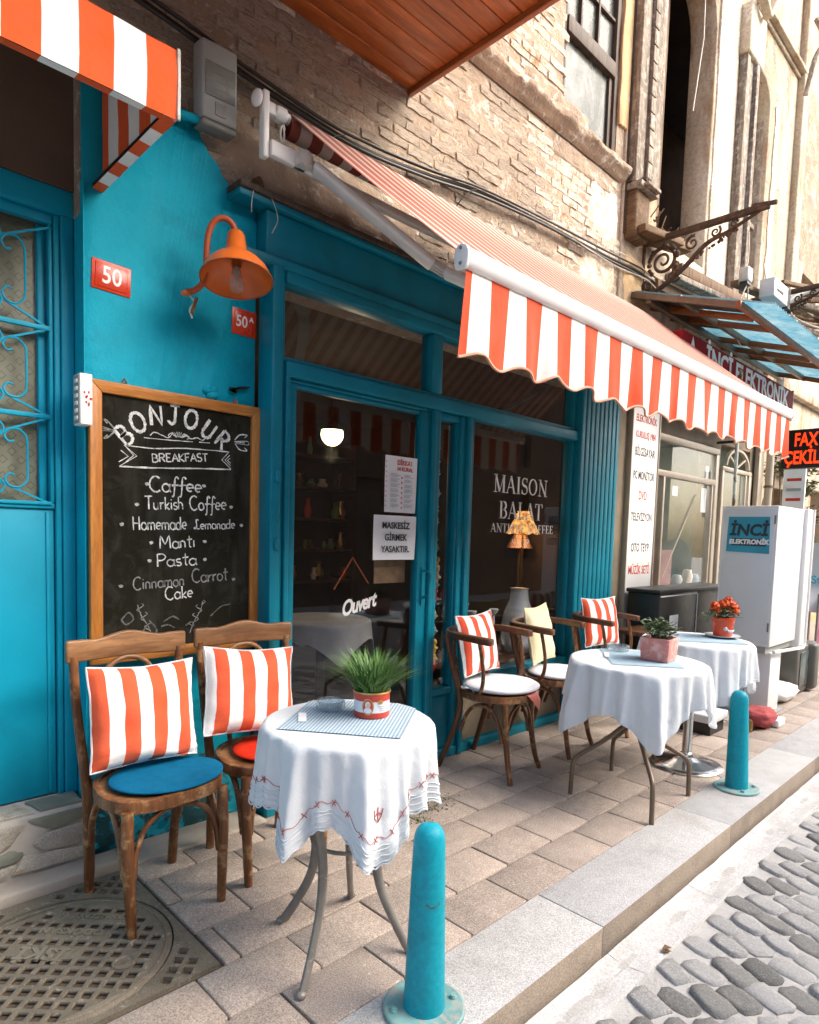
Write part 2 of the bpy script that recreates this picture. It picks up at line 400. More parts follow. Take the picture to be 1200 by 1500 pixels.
M_board = mat('chalkboard', (.016,.015,.010), .9, spec=.08, var=.2, vscale=3, bmp=.1, col2=(.060,.060,.048), p2=(.50,.85), p2scale=3.2, p2stretch=(2.5,1,.6), col3=(.035,.034,.027), p3=(.5,.7), p3scale=10)
def chalkm(name, a):
    m, n, l, p = nt(name); v = coords(n, l, False)
    c = ramp(n, l, noise(n, l, v, 70, 6, .7), .30, .62, (a*.35, a*.36, a*.34, 1), (a, a, a*.97, 1)); l.new(c, p.inputs['Base Color']); p.inputs['Roughness'].default_value = 1; return m
M_chalk = chalkm('chalk', .85); M_chalk2 = chalkm('faded_chalk', .34); M_chalk3 = chalkm('smudged_chalk', .16)
M_white = mat('white_painted_metal', (.78,.76,.73), .38, var=.05, vscale=5, bmp=.06, bscale=20, col2=(.55,.50,.43), p2=(.66,.82), p2scale=4)
M_whitedirty = mat('grimy_white_metal', (.58,.55,.50), .5, var=.12, vscale=7, bmp=.15, col2=(.36,.29,.21), p2=(.55,.7), p2scale=8)
M_enamel = mat('red_enamel', (.62,.045,.012), .28, var=.08, bmp=.05, col3=(.3,.05,.02), p3=(.72,.78), p3scale=30)
M_signwhite = mat('sign_white', (.80,.80,.78), .4, var=.03, bmp=.03)
M_orange = mat('orange_lamp_enamel', (.68,.15,.02), .33, var=.12, vscale=9, bmp=.08, col3=(.30,.06,.02), p3=(.66,.74), p3scale=18)
M_orangeD = mat('rusty_orange_arm', (.42,.08,.02), .45, var=.2, vscale=14, bmp=.2, col3=(.16,.05,.02), p3=(.6,.7), p3scale=30)
M_plasticg = mat('weathered_grey_plastic', (.30,.31,.29), .5, var=.1, vscale=5, bmp=.15, col2=(.22,.19,.15), p2=(.6,.8), p2scale=5)
M_plasticd = mat('weathered_dark_panel', (.16,.16,.145), .4, var=.15, vscale=6, bmp=.1)
M_black = mat('black_paint', (.018,.015,.013), .4, var=.2, bmp=.05)
M_cable = mat('black_cable', (.02,.016,.013), .55, bmp=.05)
M_cablew = mat('pale_cable', (.55,.5,.42), .6, bmp=.05)
M_steel = mat('grey_table_metal', (.23,.21,.185), .45, metal=.35, var=.2, vscale=12, bmp=.15, col3=(.42,.38,.32), p3=(.60,.68), p3scale=20)
M_bronze = mat('brown_tube_metal', (.17,.125,.09), .42, metal=.4, var=.15, vscale=12, bmp=.08)
M_chrome = mat('chrome', (.62,.60,.58), .16, metal=1, var=.06, bmp=.03, rvar=.06)
M_cloth = clothmat('white_linen', (.72,.76,.79), bscale=26, bdist=.009); M_cloth2 = clothmat('white_cotton', (.72,.765,.80), bscale=16, bdist=.010)
M_embr = mat('red_embroidery', (.40,.05,.03), .9, bmp=0)
M_tealpad = mat('blue_seat_pad', (.003,.11,.22), .95, var=.1, vscale=30, bmp=.4, bscale=220, spec=.1)
M_redpad = mat('red_seat_pad', (.52,.025,.008), .95, var=.1, vscale=30, bmp=.4, bscale=220, spec=.1)
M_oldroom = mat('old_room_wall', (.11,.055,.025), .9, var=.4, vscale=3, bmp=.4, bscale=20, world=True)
M_whitepad = clothmat('white_seat_pad', (.66,.68,.72), transl=.05, bscale=30)
M_pinkcloth = mat('salmon_cloth', (.62,.20,.15), .9, var=.1, vscale=15, bmp=.4)
M_cream = clothmat('cream_pillow', (.78,.70,.46), transl=.05, bscale=16, bdist=.01)
M_pillow = stripes('striped_pillow', (.80,.79,.77), (.60,.075,.02), 4, .47, .10, transl=0)
M_pillow2 = stripes('striped_pillow_two', (.80,.79,.77), (.60,.075,.02), 4, .47, -.15, transl=0)
M_pillow3 = stripes('striped_pillow_three', (.80,.79,.77), (.56,.06,.02), 3.5, .42, -.10, transl=0)
M_val = stripes('awning_valance', (.80,.74,.68), (.58,.050,.004), 17, .5, .35, transl=.05)
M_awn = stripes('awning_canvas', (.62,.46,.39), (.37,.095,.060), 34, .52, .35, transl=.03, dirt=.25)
M_roll = stripes('awning_roll', (.48,.38,.32), (.20,.03,.015), 8, .5, .1, comp='X', transl=0)
M_can = stripes('orange_canvas', (.82,.80,.77), (.74,.085,.004), 5.1, .5, .583, transl=.05)
M_piping = mat('salmon_piping', (.62,.30,.20), .8, var=.1, bmp=.2)
M_glass = glassmat('window_glass', dirt=.006, dirtcol=(.3,.28,.25))
M_glass2 = glassmat('shop_window_glass', dirt=.022, dirtcol=(.5,.5,.45))
M_glassold = glassmat('dusty_old_glass', tint=(.45,.47,.45), rough=.25, dirt=.62, dirtcol=(.15,.16,.145), dscale=5)
M_bulb = glassmat('bulb_glass', tint=(.85,.83,.8), dirt=.22, dirtcol=(.7,.66,.6))
M_paper = mat('paper', (.80,.81,.83), .8, var=.02, bmp=.05)
M_ink = mat('black_ink', (.03,.03,.03), .8, bmp=0); M_inkr = mat('red_ink', (.55,.04,.02), .8, bmp=0); M_inkg = mat('grey_ink', (.42,.44,.46), .8, bmp=0)
M_letter = mat('white_vinyl_lettering', (.82,.80,.76), .6, var=.05, bmp=0)
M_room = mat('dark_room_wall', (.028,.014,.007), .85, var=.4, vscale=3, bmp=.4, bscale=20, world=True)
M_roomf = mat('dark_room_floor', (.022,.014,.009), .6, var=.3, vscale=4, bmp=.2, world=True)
M_dwood = wood('dark_furniture_wood', (.035,.014,.006), (.09,.038,.016), 'x', 9, .45, knots=False)
M_lampon = emit('lit_globe', (1.0, .80, .42), 3.2); M_shadeon = emit('lit_lamp_shade', (1.0, .42, .10), .5)
def _sh():
    n, l = M_shadeon.node_tree.nodes, M_shadeon.node_tree.links; p = n['Principled BSDF']; v = coords(n, l, True, (1,1,.35))
    c = ramp(n, l, noise(n, l, v, 42, 4, .7), .38, .60, (.20,.045,.008,1), (1,.50,.14,1)); l.new(c, p.inputs['Emission Color']); p.inputs['Base Color'].default_value = (.3,.12,.03,1)
_sh()
M_fluo = emit('shop_tube_light', (.95, 1.0, .95), 7)
M_led = emit('led_red', (1.0, .045, .004), .55); M_redglow = emit('small_red_light', (1.0, .07, .03), 1.2)
M_ceram = mat('white_ceramic', (.52,.55,.56), .25, var=.06, bmp=.05)
M_brass = mat('brass', (.35,.22,.08), .35, metal=.9, bmp=.05)
M_toyy = mat('yellow_toy', (.60,.40,.06), .6, bmp=.1); M_toyr = mat('red_toy', (.45,.04,.02), .6, bmp=.1); M_toyb = mat('blue_grey_toy', (.2,.3,.36), .6, bmp=.1); M_toyw = mat('cream_toy', (.6,.52,.4), .6, bmp=.1); M_toyg = mat('green_toy', (.12,.2,.08), .6, bmp=.1)
M_ironL = mat('polished_cast_iron', (.21,.18,.135), .5, metal=.2, var=.15, vscale=20, bmp=.3)
M_pinkpot = mat('chalky_pink_pot', (.58,.22,.19), .85, var=.14, vscale=12, bmp=.35, col2=(.68,.46,.40), p2=(.45,.60), p2scale=14)
M_redpot = mat('glazed_red_pot', (.60,.06,.015), .3, var=.15, vscale=14, bmp=.1, col3=(.62,.36,.2), p3=(.68,.72), p3scale=20)
M_tinr = mat('red_tin', (.52,.05,.03), .35, var=.08, bmp=.05); M_tinw = mat('pale_tin_band', (.70,.72,.76), .4, var=.05, bmp=.03); M_gold = mat('gold_trim', (.60,.36,.12), .3, metal=.7, bmp=.03)
M_skin = mat('portrait_face', (.62,.42,.32), .7, bmp=0); M_wig = mat('portrait_hair', (.72,.70,.68), .7, bmp=0)
M_grass = mat('fresh_grass', (.075,.17,.032), .6, var=.45, vscale=90, bmp=0, rnd=0); M_fern = mat('grey_green_leaf', (.085,.125,.05), .6, var=.5, vscale=20, bmp=.1)
M_flower = mat('orange_red_petal', (.70,.10,.01), .6, var=.3, vscale=40, bmp=.1); M_leaf = mat('vine_leaf', (.085,.11,.045), .6, var=.5, vscale=5, bmp=.1)
M_soil = mat('soil', (.04,.025,.015), .95, bmp=.6)
M_woodold = wood('weathered_grey_wood', (.13,.095,.07), (.38,.32,.25), 'z', 8, .85, knots=False, wear=(.52,.46,.38), wearp=(.5,.68), bmp=.6)
M_woodbrown = wood('weathered_brown_wood', (.10,.055,.028), (.26,.155,.08), 'z', 8, .8, knots=False, bmp=.6)
M_woodrot = wood('rotten_wood', (.07,.035,.016), (.24,.14,.065), 'y', 8, .85, knots=False, bmp=.8)
M_winwood = wood('dark_window_wood', (.035,.022,.014), (.11,.07,.045), 'z', 9, .7, knots=False)
M_rust = mat('rusty_wrought_iron', (.085,.05,.03), .75, metal=.2, var=.35, vscale=20, bmp=.5, bscale=60, col3=(.20,.11,.05), p3=(.55,.65), p3scale=20)
M_alu = mat('anodised_window_frame', (.46,.40,.32), .4, metal=.3, var=.1, vscale=5, bmp=.08)
M_shopwall = mat('grimy_shop_wall', (.20,.16,.11), .85, var=.25, vscale=4, bmp=.4, world=True)
M_blue = mat('blue_polycarbonate', (.12,.36,.47), .35, var=.15, vscale=4, bmp=.05, col2=(.30,.42,.44), p2=(.55,.7), p2scale=4)
M_sred = mat('red_sign_face', (.30,.012,.014), .7, spec=.15, var=.06, bmp=.03)
M_sblue = mat('blue_sticker', (.035,.30,.42), .4, var=.15, vscale=3, bmp=0); M_navy = mat('dark_letter', (.02,.035,.045), .5, bmp=0)
M_cab = mat('cabinet_grey_white', (.62,.65,.66), .35, var=.05, vscale=2, bmp=.04); M_cabw = mat('cabinet_white', (.74,.74,.72), .35, var=.03, vscale=2, bmp=.04)
M_tv = mat('dark_grey_plastic', (.10,.095,.08), .45, var=.12, bmp=.08); M_scr = mat('tv_screen', (.10,.12,.11), .15, var=.1, bmp=0)
M_bag = clothmat('white_sack', (.74,.73,.70), transl=.05, bscale=14, bdist=.01); M_redbag = mat('dusty_red_cloth', (.34,.06,.06), .9, var=.2, vscale=12, bmp=.6, bscale=30, bdist=.01)
M_dish = mat('dish_grey', (.50,.53,.53), .4, var=.08, vscale=3, bmp=.05)
M_room2 = mat('shop_room_wall', (.30,.32,.26), .8, var=.25, vscale=3, bmp=.2, world=True)
M_ash = glassmat('cut_glass', tint=(.85,.9,.92), dirt=.30, dirtcol=(.55,.60,.62), dscale=60)
M_moss = mat('moss', (.06,.09,.025), .9, var=.4, vscale=30, bmp=.8)

def gingham():
    m, n, l, p = nt('blue_gingham')
    at = n.new('ShaderNodeAttribute'); at.attribute_name = 'pat'; sp = n.new('ShaderNodeSeparateXYZ'); l.new(at.outputs['Vector'], sp.inputs[0])
    a = mathn(n, l, 'LESS_THAN', mathn(n, l, 'FRACT', mathn(n, l, 'MULTIPLY', sp.outputs['X'], 34.0)), .5)
    b = mathn(n, l, 'LESS_THAN', mathn(n, l, 'FRACT', mathn(n, l, 'MULTIPLY', sp.outputs['Y'], 34.0)), .5)
    k = mathn(n, l, 'MULTIPLY_ADD', b, .36, mathn(n, l, 'MULTIPLY', a, .62))
    c = mixrgb(n, l, k, (.60,.70,.76), (.008,.085,.17)); l.new(c, p.inputs['Base Color']); p.inputs['Roughness'].default_value = .9
    bump(n, l, p, noise(n, l, coords(n, l), 60, 4), .3, .003); return m
M_ging = gingham()
M_bluemat = mat('dusty_blue_placemat', (.30,.42,.50), .9, var=.08, vscale=40, bmp=.3, bscale=300)
def figglass():
    m, n, l, p = nt('figured_glass')
    v = coords(n, l, True, (1,1,1), rot=(0, PI/4, 0)); sp = n.new('ShaderNodeSeparateXYZ'); l.new(v, sp.inputs[0])
    fx = mathn(n, l, 'ABSOLUTE', mathn(n, l, 'SUBTRACT', mathn(n, l, 'FRACT', mathn(n, l, 'MULTIPLY', sp.outputs['X'], 22.0)), .5))
    fz = mathn(n, l, 'ABSOLUTE', mathn(n, l, 'SUBTRACT', mathn(n, l, 'FRACT', mathn(n, l, 'MULTIPLY', sp.outputs['Z'], 22.0)), .5))
    mxx = mathn(n, l, 'MAXIMUM', fx, fz); ring = mathn(n, l, 'MULTIPLY', mathn(n, l, 'GREATER_THAN', mxx, .20), mathn(n, l, 'LESS_THAN', mxx, .28))
    c = ramp(n, l, noise(n, l, v, 5, 7), .3, .7, (.10,.105,.07,1), (.20,.205,.15,1)); c = mixrgb(n, l, mathn(n, l, 'MULTIPLY', ring, .5), c, (.05,.05,.03))
    l.new(c, p.inputs['Base Color']); p.inputs['Roughness'].default_value = .35
    bump(n, l, p, ring, .6, .004); return m
M_fig = figglass()

# ---------------------------------------------------------------- lettering
def text(body, size, M, m, parent, name='lettering', bold=0.0, sx=1.0, ext=.002, align='CENTER', shear=0, spacing=1.0):
    c = bpy.data.curves.new('txt', 'FONT'); c.body = body; c.size = size; c.align_x = align; c.align_y = 'CENTER'
    c.extrude = ext; c.offset = bold; c.shear = shear; c.space_character = spacing; c.resolution_u = 3
    o = bpy.data.objects.new('txt', c); COL.objects.link(o)
    bpy.context.view_layer.update()
    me = bpy.data.meshes.new_from_object(o.evaluated_get(bpy.context.evaluated_depsgraph_get()))
    bpy.data.objects.remove(o); bpy.data.curves.remove(c)
    me.transform(Matrix.Diagonal((sx, 1, 1, 1))); me.transform(wmat(parent).inverted() @ M)
    me.materials.clear(); me.materials.append(m); me.name = name
    ob = bpy.data.objects.new(name, me); COL.objects.link(ob); ob.parent = parent
    return ob

def arc(cx, cy, rx, ry, a0, a1, n=14):
    return [(cx+rx*math.cos(math.radians(a0+(a1-a0)*i/n)), cy+ry*math.sin(math.radians(a0+(a1-a0)*i/n))) for i in range(n+1)]
# single line hand lettering: (advance, [polylines]); cap height 1
G = {
 'B': (.72, [[(.05,0),(.05,1)], [(.05,1)]+arc(.25,.76,.26,.24,90,-90)+[(.05,.52)], [(.05,.52)]+arc(.28,.26,.32,.26,90,-90)+[(.05,0)]]),
 'O': (.85, [arc(.4,.5,.36,.5,90,450,22)]), 'N': (.8, [[(.06,0),(.08,1),(.66,0),(.68,1)]]),
 'J': (.7, [[(.1,1),(.65,1)], [(.42,1),(.42,.25)]+arc(.22,.25,.2,.25,0,-160)]), 'U': (.78, [[(.08,1),(.08,.35)]+arc(.36,.35,.28,.35,180,360)+[(.64,1)]]),
 'R': (.72, [[(.05,0),(.05,1)], [(.05,1)]+arc(.28,.75,.28,.25,90,-90)+[(.05,.5)], [(.25,.5),(.6,0)]]),
 'E': (.62, [[(.5,1),(.06,1),(.06,0),(.52,0)], [(.06,.52),(.42,.52)]]), 'A': (.72, [[(.02,0),(.34,1),(.66,0)], [(.14,.36),(.54,.36)]]),
 'K': (.66, [[(.06,0),(.06,1)], [(.56,1),(.08,.45),(.58,0)]]), 'F': (.6, [[(.52,1),(.06,1),(.06,0)], [(.06,.55),(.42,.55)]]),
 'S': (.6, [arc(.28,.75,.22,.25,40,250)[:]+arc(.28,.25,.24,.26,75,-150)]), 'T': (.66, [[(.02,1),(.62,1)], [(.32,1),(.32,0)]]),
 'C': (.74, [arc(.4,.5,.36,.52,50,310,18)]), 'H': (.74, [[(.08,0),(.08,1)], [(.6,0),(.6,1)], [(.08,.5),(.6,.5)]]),
 'L': (.66, [[(.5,.9),(.38,1),(.26,.9),(.3,.3),(.12,.04),(.02,.14),(.14,.2),(.4,.02),(.6,.05)]]), 'M': (.9, [[(.05,0),(.1,1),(.4,.35),(.7,1),(.78,0)]]),
 'P': (.62, [[(.08,0),(.08,1)], [(.08,1)]+arc(.26,.74,.3,.26,90,-90)+[(.08,.48)]]),
 'a': (.56, [arc(.25,.27,.22,.27,30,390,16), [(.47,.54),(.47,.1),(.54,0)]]), 'o': (.54, [arc(.25,.27,.22,.27,90,450,16)]),
 'f': (.46, [[(.48,.86),(.38,1),(.26,.9),(.2,.2),(.14,-.3),(.02,-.34)], [(.04,.42),(.46,.46)]]), 'e': (.52, [[(.05,.28),(.44,.32)]+arc(.25,.30,.2,.25,10,300,14)]),
 'u': (.54, [[(.06,.54),(.06,.2)]+arc(.23,.2,.17,.2,180,360)+[(.42,.54),(.42,0)]]), 'r': (.4, [[(.06,.54),(.08,0)], [(.08,.3),(.2,.5),(.36,.52)]]),
 'k': (.48, [[(.08,0),(.08,1)], [(.4,.55),(.1,.25),(.42,0)]]), 'i': (.24, [[(.1,.54),(.1,0)], [(.1,.74),(.12,.80)]]), 'ı': (.24, [[(.1,.54),(.1,0)]]),
 's': (.42, [arc(.2,.40,.14,.14,40,230,8)+arc(.2,.13,.15,.14,70,-150,8)]), 'h': (.52, [[(.06,0),(.06,1)], [(.06,.3)]+arc(.22,.36,.17,.18,150,0,8)+[(.4,0)]]),
 'm': (.76, [[(.05,.54),(.05,0)], [(.05,.3)]+arc(.19,.36,.14,.18,150,0,8)+[(.33,0)], [(.33,.3)]+arc(.49,.36,.15,.18,150,0,8)+[(.64,0)]]),
 'n': (.52, [[(.06,.54),(.06,0)], [(.06,.3)]+arc(.22,.36,.16,.18,150,0,8)+[(.39,0)]]), 'd': (.56, [arc(.23,.27,.2,.27,30,390,14), [(.44,1),(.44,0)]]),
 't': (.42, [[(.2,.95),(.2,.08),(.3,0)], [(.02,.62),(.4,.66)]]), 'y': (.5, [[(.05,.54),(.22,.1)], [(.42,.54),(.1,-.3)]]), 'v': (.5, [[(.04,.52),(.2,0),(.42,.54)]]),
 '.': (.2, [[(.06,0),(.1,.02)]]), ' ': (.36, []),
}
def ribbon(mb, pts, wd, M, z=0, jit=.0, th=.0006):
    pts = [Vector((p[0], p[1], 0)) for p in pts]; n = len(pts)
    W = wd if hasattr(wd, '__len__') else [wd]*n
    vs = []
    for i, p in enumerate(pts):
        d = pts[min(i+1, n-1)]-pts[max(i-1, 0)]
        if d.length < 1e-9: d = Vector((1,0,0))
        nn = Vector((-d.y, d.x, 0)).normalized(); k = W[i]/2*(1+jit*random.uniform(-1, 1))
        vs += [p+nn*k, p-nn*k]
    o = [M @ (v+Vector((0,0,z))) for v in vs]
    mb.add(o, [(2*i, 2*i+1, 2*i+3, 2*i+2) for i in range(n-1)])
def hand(mb, body, x, y, h, M, wd, rot=0, jit=.02, sx=1, shear=0, z=.002, center=True, jw=.35):
    W = sum(G[c][0] for c in body)*h*sx
    cx = x-(W/2 if center else 0); R = Matrix.Rotation(rot, 4, 'Z')
    px = 0
    for c in body:
        adv, st = G[c]; dy = random.uniform(-jit, jit)*h
        for pl in st:
            q = []
            for a, b in pl: q.append(((cx+px+(a*sx+shear*b)*h)+random.uniform(-1, 1)*h*.012, y+dy+b*h+random.uniform(-1, 1)*h*.012))
            if len(q) > 1:
                q3 = [(v.x, v.y) for v in crom([(a, b, 0) for a, b in q], 3)] if len(q) > 4 else [q[0]]+[((q[i][0]*(1-t)+q[i+1][0]*t), (q[i][1]*(1-t)+q[i+1][1]*t)) for i in range(len(q)-1) for t in (.33,.66,1)]
                q3 = [(R @ Vector((a-x, b-y, 0))+Vector((x, y, 0))) for a, b in q3]
                ribbon(mb, q3, wd, M, z, jw)
        px += adv*h*sx
# serif capitals, thick / thin strokes
def serif(mb, body, x, y, h, M, z=.001, track=.06, sx=1.0):
    T, t = .15, .055
    def adv(c): return {'M': .92, 'A': .76, 'I': .36, 'S': .56, 'O': .8, 'N': .82, 'B': .68, 'L': .62, 'T': .7, 'Q': .8, 'U': .78, 'E': .64, 'C': .72, 'F': .6, 'H': .82, 'P': .62, ' ': .4}[c]
    W = sum(adv(c)+track for c in body)*h*sx; cx = x-W/2
    def st(p, wd): ribbon(mb, [((cx+a*h*sx), y+b*h) for a, b in p], [w_*h*(sx if len(p) == 2 and abs(p[0][0]-p[1][0]) < .01 else 1) for w_ in (wd if hasattr(wd, '__len__') else [wd]*len(p))], M, z)
    def sf(a, b, l=.14): st([(a-l, b), (a+l, b)], .045)
    def vert(a, wd=T): st([(a, 0), (a, 1)], wd); sf(a, .022); sf(a, .978)
    for c in body:
        if c == 'I': vert(.18)
        elif c == 'L': vert(.18); st([(.18,.03),(.56,.03)], t); st([(.55,.0),(.55,.26)], t)
        elif c == 'T': vert(.35); st([(.04,.97),(.66,.97)], t); st([(.05,1),(.05,.76)], t); st([(.65,1),(.65,.76)], t)
        elif c == 'E' or c == 'F':
            vert(.18); st([(.18,.97),(.56,.97)], t); st([(.55,1),(.55,.78)], t); st([(.18,.5),(.45,.5)], t); st([(.45,.38),(.45,.62)], t)
            if c == 'E': st([(.18,.03),(.58,.03)], t); st([(.57,.0),(.57,.25)], t)
        elif c == 'H': vert(.18); vert(.64); st([(.18,.5),(.64,.5)], t)
        elif c == 'M': vert(.14, t); vert(.78); st([(.14,.98),(.46,.04)], T); st([(.46,.04),(.76,.98)], t)
        elif c == 'N': vert(.14, t); vert(.68, t); st([(.12,.98),(.68,.02)], T)
        elif c == 'A': st([(.08,.02),(.38,1)], t); st([(.36,1),(.66,.02)], T); st([(.2,.34),(.55,.34)], t); sf(.08,.022,.1); sf(.66,.022,.12)
        elif c == 'U': st([(.18,1),(.18,.34)], T); st(arc(.39,.34,.21,.32,180,360,10), [T,.13,.11,.09,.08,.07,.07,.06,t,t,t]); st([(.6,1),(.6,.34)], t); sf(.18,.978); sf(.6,.978,.11)
        elif c in 'OQC':
            a0, a1 = (90, 450) if c != 'C' else (38, 322)
            n = 24; pts = arc(.38,.5,.31,.46,a0,a1,n); wd = [t+(T-t)*abs(math.cos(math.radians(a0+(a1-a0)*i/n)))**1.2 for i in range(n+1)]
            st(pts, wd)
            if c == 'Q': st([(.36,.1),(.5,-.08),(.74,-.16)], [t,.1,.07])
            if c == 'C': st([(.63,.98),(.63,.70)], t)
        elif c in 'BP':
            vert(.18); n = 10
            st([(.18,.97)]+arc(.34,.745,.22,.225,90,-90,n)+[(.18,.52)], [t]+[t+(T-t)*abs(math.cos(math.radians(90-180*i/n))) for i in range(n+1)]+[t])
            if c == 'B': st([(.18,.52)]+arc(.34,.275,.26,.245,90,-90,n)+[(.18,.03)], [t]+[t+(T-t)*abs(math.cos(math.radians(90-180*i/n))) for i in range(n+1)]+[t])
        elif c == 'S':
            p = arc(.28,.74,.2,.22,30,240,12)+arc(.28,.27,.22,.24,70,-150,12)
            st(p, [t+(T-t)*math.exp(-((i-12.5)/5)**2) for i in range(len(p))]); st([(.46,.98),(.46,.72)], t); st([(.07,.02),(.07,.28)], t)
        cx += (adv(c)+track)*h*sx

# ================================================================ GROUND
road = struct('road', (0, 0, -.1))
MB().box(-40, 60, -40, 1.05, -.5, -.104).build('road_bed', M_roadm, road)
FG = []
def cobbles():
    rnd = random.Random(3); protos = []
    for k in range(14):
        mb = MB(); n = 12; ring = []
        for i in range(n):
            a = 2*PI*i/n+.26; c_, s__ = math.cos(a), math.sin(a); r = .5*(abs(c_)**5+abs(s__)**5)**(-1/5)*rnd.uniform(.86, 1.06); ring.append((c_*r, s__*r))
        vs = []
        for s_, z in ((1.0, -.02), (1.0, .003), (.95, .0085+rnd.uniform(-.002,.002)), (.55, .010+rnd.uniform(-.002,.002))): vs += [Vector((x*s_, y*s_, z)) for x, y in ring]
        vs.append(Vector((0,0,.0095)))
        fs = [(j*n+i, j*n+(i+1) % n, (j+1)*n+(i+1) % n, (j+1)*n+i) for j in range(3) for i in range(n)]+[(3*n+i, 3*n+(i+1) % n, 4*n) for i in range(n)]
        mb.add(vs, fs); o = mb.build('cobblestone', M_cobble if k % 2 else M_cobbleL, None, smooth=True, loc=(0,0,0), auto=28); protos.append(o)
    for o in protos: COL.objects.unlink(o)
    cnt = 0; ang = math.radians(-24); ca_, sa_ = math.cos(ang), math.sin(ang)
    # courses that run slantwise from the gutter into the road
    for row in range(-8, 34):
        for k in range(-1, 13):
            u = k*.146+(.07 if row % 2 else 0)+rnd.uniform(-.010,.010); v = row*.106+rnd.uniform(-.006,.006)
            x = 1.35+v-u*.36; y = .86-u*.93+.0
            if y > .875 or y < -.45 or x < 1.25 or x > 5.2 or cnt >= 298: continue
            if (x < 1.35 and y < .2): continue
            o = protos[rnd.randrange(14)].copy(); COL.objects.link(o); o.parent = road
            o.location = (x, y, -.0035+rnd.uniform(-.0045,.002)); o.rotation_euler = (rnd.uniform(-.03,.03), rnd.uniform(-.03,.03), math.radians(69)+rnd.uniform(-.16,.16))
            o.scale = (rnd.uniform(.136,.152), rnd.uniform(.092,.106), rnd.uniform(.6,1.1)); cnt += 1
cobbles()
# gutter, a shallow dished concrete channel
gut = struct('gutter', (0, 1, -.1))
def gsec(u, v):
    y = 1.085+(.80-1.085)*v; z = -.098-.016*math.sin(PI*min(1, v*1.15))+.006*mnoise.noise((u*60, v*5, 0))
    x = -3+u*22; y += .006*mnoise.noise((u*30, 0, v*9)); return Vector((x, y, z))
rnd = random.Random(5)
xs = [-3.0]
while xs[-1] < 18: xs.append(xs[-1]+rnd.uniform(.62, .78))
for a, b in zip(xs[:-1], xs[1:]):
    mb = MB(); nz = 0
    def f(u, v, a=a, b=b, nz=nz):
        x = a+.0015+(b-a-.003)*u; y = 1.072-.150*v+.005*mnoise.noise((x*7, v*3, 1)); z = -.094+nz-.010*math.sin(PI*min(1, v*1.1))+.003*mnoise.noise((x*8, y*9, 2)); return Vector((x, y, z))
    mb.grid(f, 8, 8); mb.grid(lambda u, v, f=f: f(u, 1)+Vector((0, -.004*v, -.03*v)), 8, 1)
    mb.build('gutter_slab', M_gutter, gut, smooth=True)
# kerb
kerb = struct('kerb', (0, 1.2, 0)); x = -3.2; kx = [-3.2]
while kx[-1] < 18: kx.append(kx[-1]+rnd.choice((1.25, 1.4, 1.5)))
for a, b in zip(kx[:-1], kx[1:]):
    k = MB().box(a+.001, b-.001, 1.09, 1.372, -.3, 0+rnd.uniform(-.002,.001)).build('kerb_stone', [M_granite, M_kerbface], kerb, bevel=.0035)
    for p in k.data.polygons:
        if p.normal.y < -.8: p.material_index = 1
# pavement
walk = struct('pavement', (0, 2, 0))
MB().box(-3, 9.6, 1.372, 2.95, -.2, -.013).build('joint_bed', M_joint, walk)
MB().box(9.6, 40, 1.372, 12, -.2, -.004).build('pavement_far', M_paver, walk)
protos = []
for k in range(5):
    mb = MB(); r2 = random.Random(k)
    mb.box(-.161, .161, -.1045, .1045, -.05, 0)
    o = mb.build('paver', M_paver, None, bevel=.0055, loc=(0,0,0), bseg=2)
    for v in o.data.vertices: v.co.x += r2.uniform(-.0015,.0015); v.co.y += r2.uniform(-.0015,.0015)
    protos.append(o); COL.objects.unlink(o)
rp = random.Random(11)
MANX0, MANX1, MANY0, MANY1 = .30, .985, 1.815, 2.62
for r in range(6):
    yc = 1.372+.218*(r+.5)
    for c in range(-6, 31):
        xc = 1.545+.3275*c+(.164 if r % 2 else 0)
        if xc < -.4 or xc > 9.6: continue
        hx = .161; x0, x1, y0, y1 = xc-.161, xc+.161, yc-.1045, yc+.1045
        if y0 > 2.72: continue
        if x1 > MANX0 and x0 < MANX1 and y1 > MANY0 and y0 < MANY1:
            if x0 < MANX1-.03 < x1-.04:      # cut tile beside the cover
                if y0 < MANY0: y1 = min(y1, MANY0-.004) if x1 < MANX1+.02 else y1
                if y1 > MANY0+.02 or y0 >= MANY0: x0 = max(x0, MANX1+.012)
            elif y0 < MANY0-.06: y1 = MANY0-.004
            else: continue
            if x1-x0 < .03 or y1-y0 < .03: continue
            MB().box(x0, x1, y0, y1, -.05, rp.uniform(-.002,.002)).build('paver', M_paver, walk, bevel=.005); continue
        o = rp.choice(protos).copy(); COL.objects.link(o); o.parent = walk
        o.location = (xc+rp.uniform(-.0015,.0015), yc-2+rp.uniform(-.001,.001), rp.uniform(-.002,.002)); o.rotation_euler = (rp.uniform(-.004,.004), rp.uniform(-.003,.003), rp.uniform(-.004,.004))
MB().box(.99, 1.64, 2.60, 2.79, -.01, .012).build('cement_skirt', M_cementlip, walk, bevel=.004)
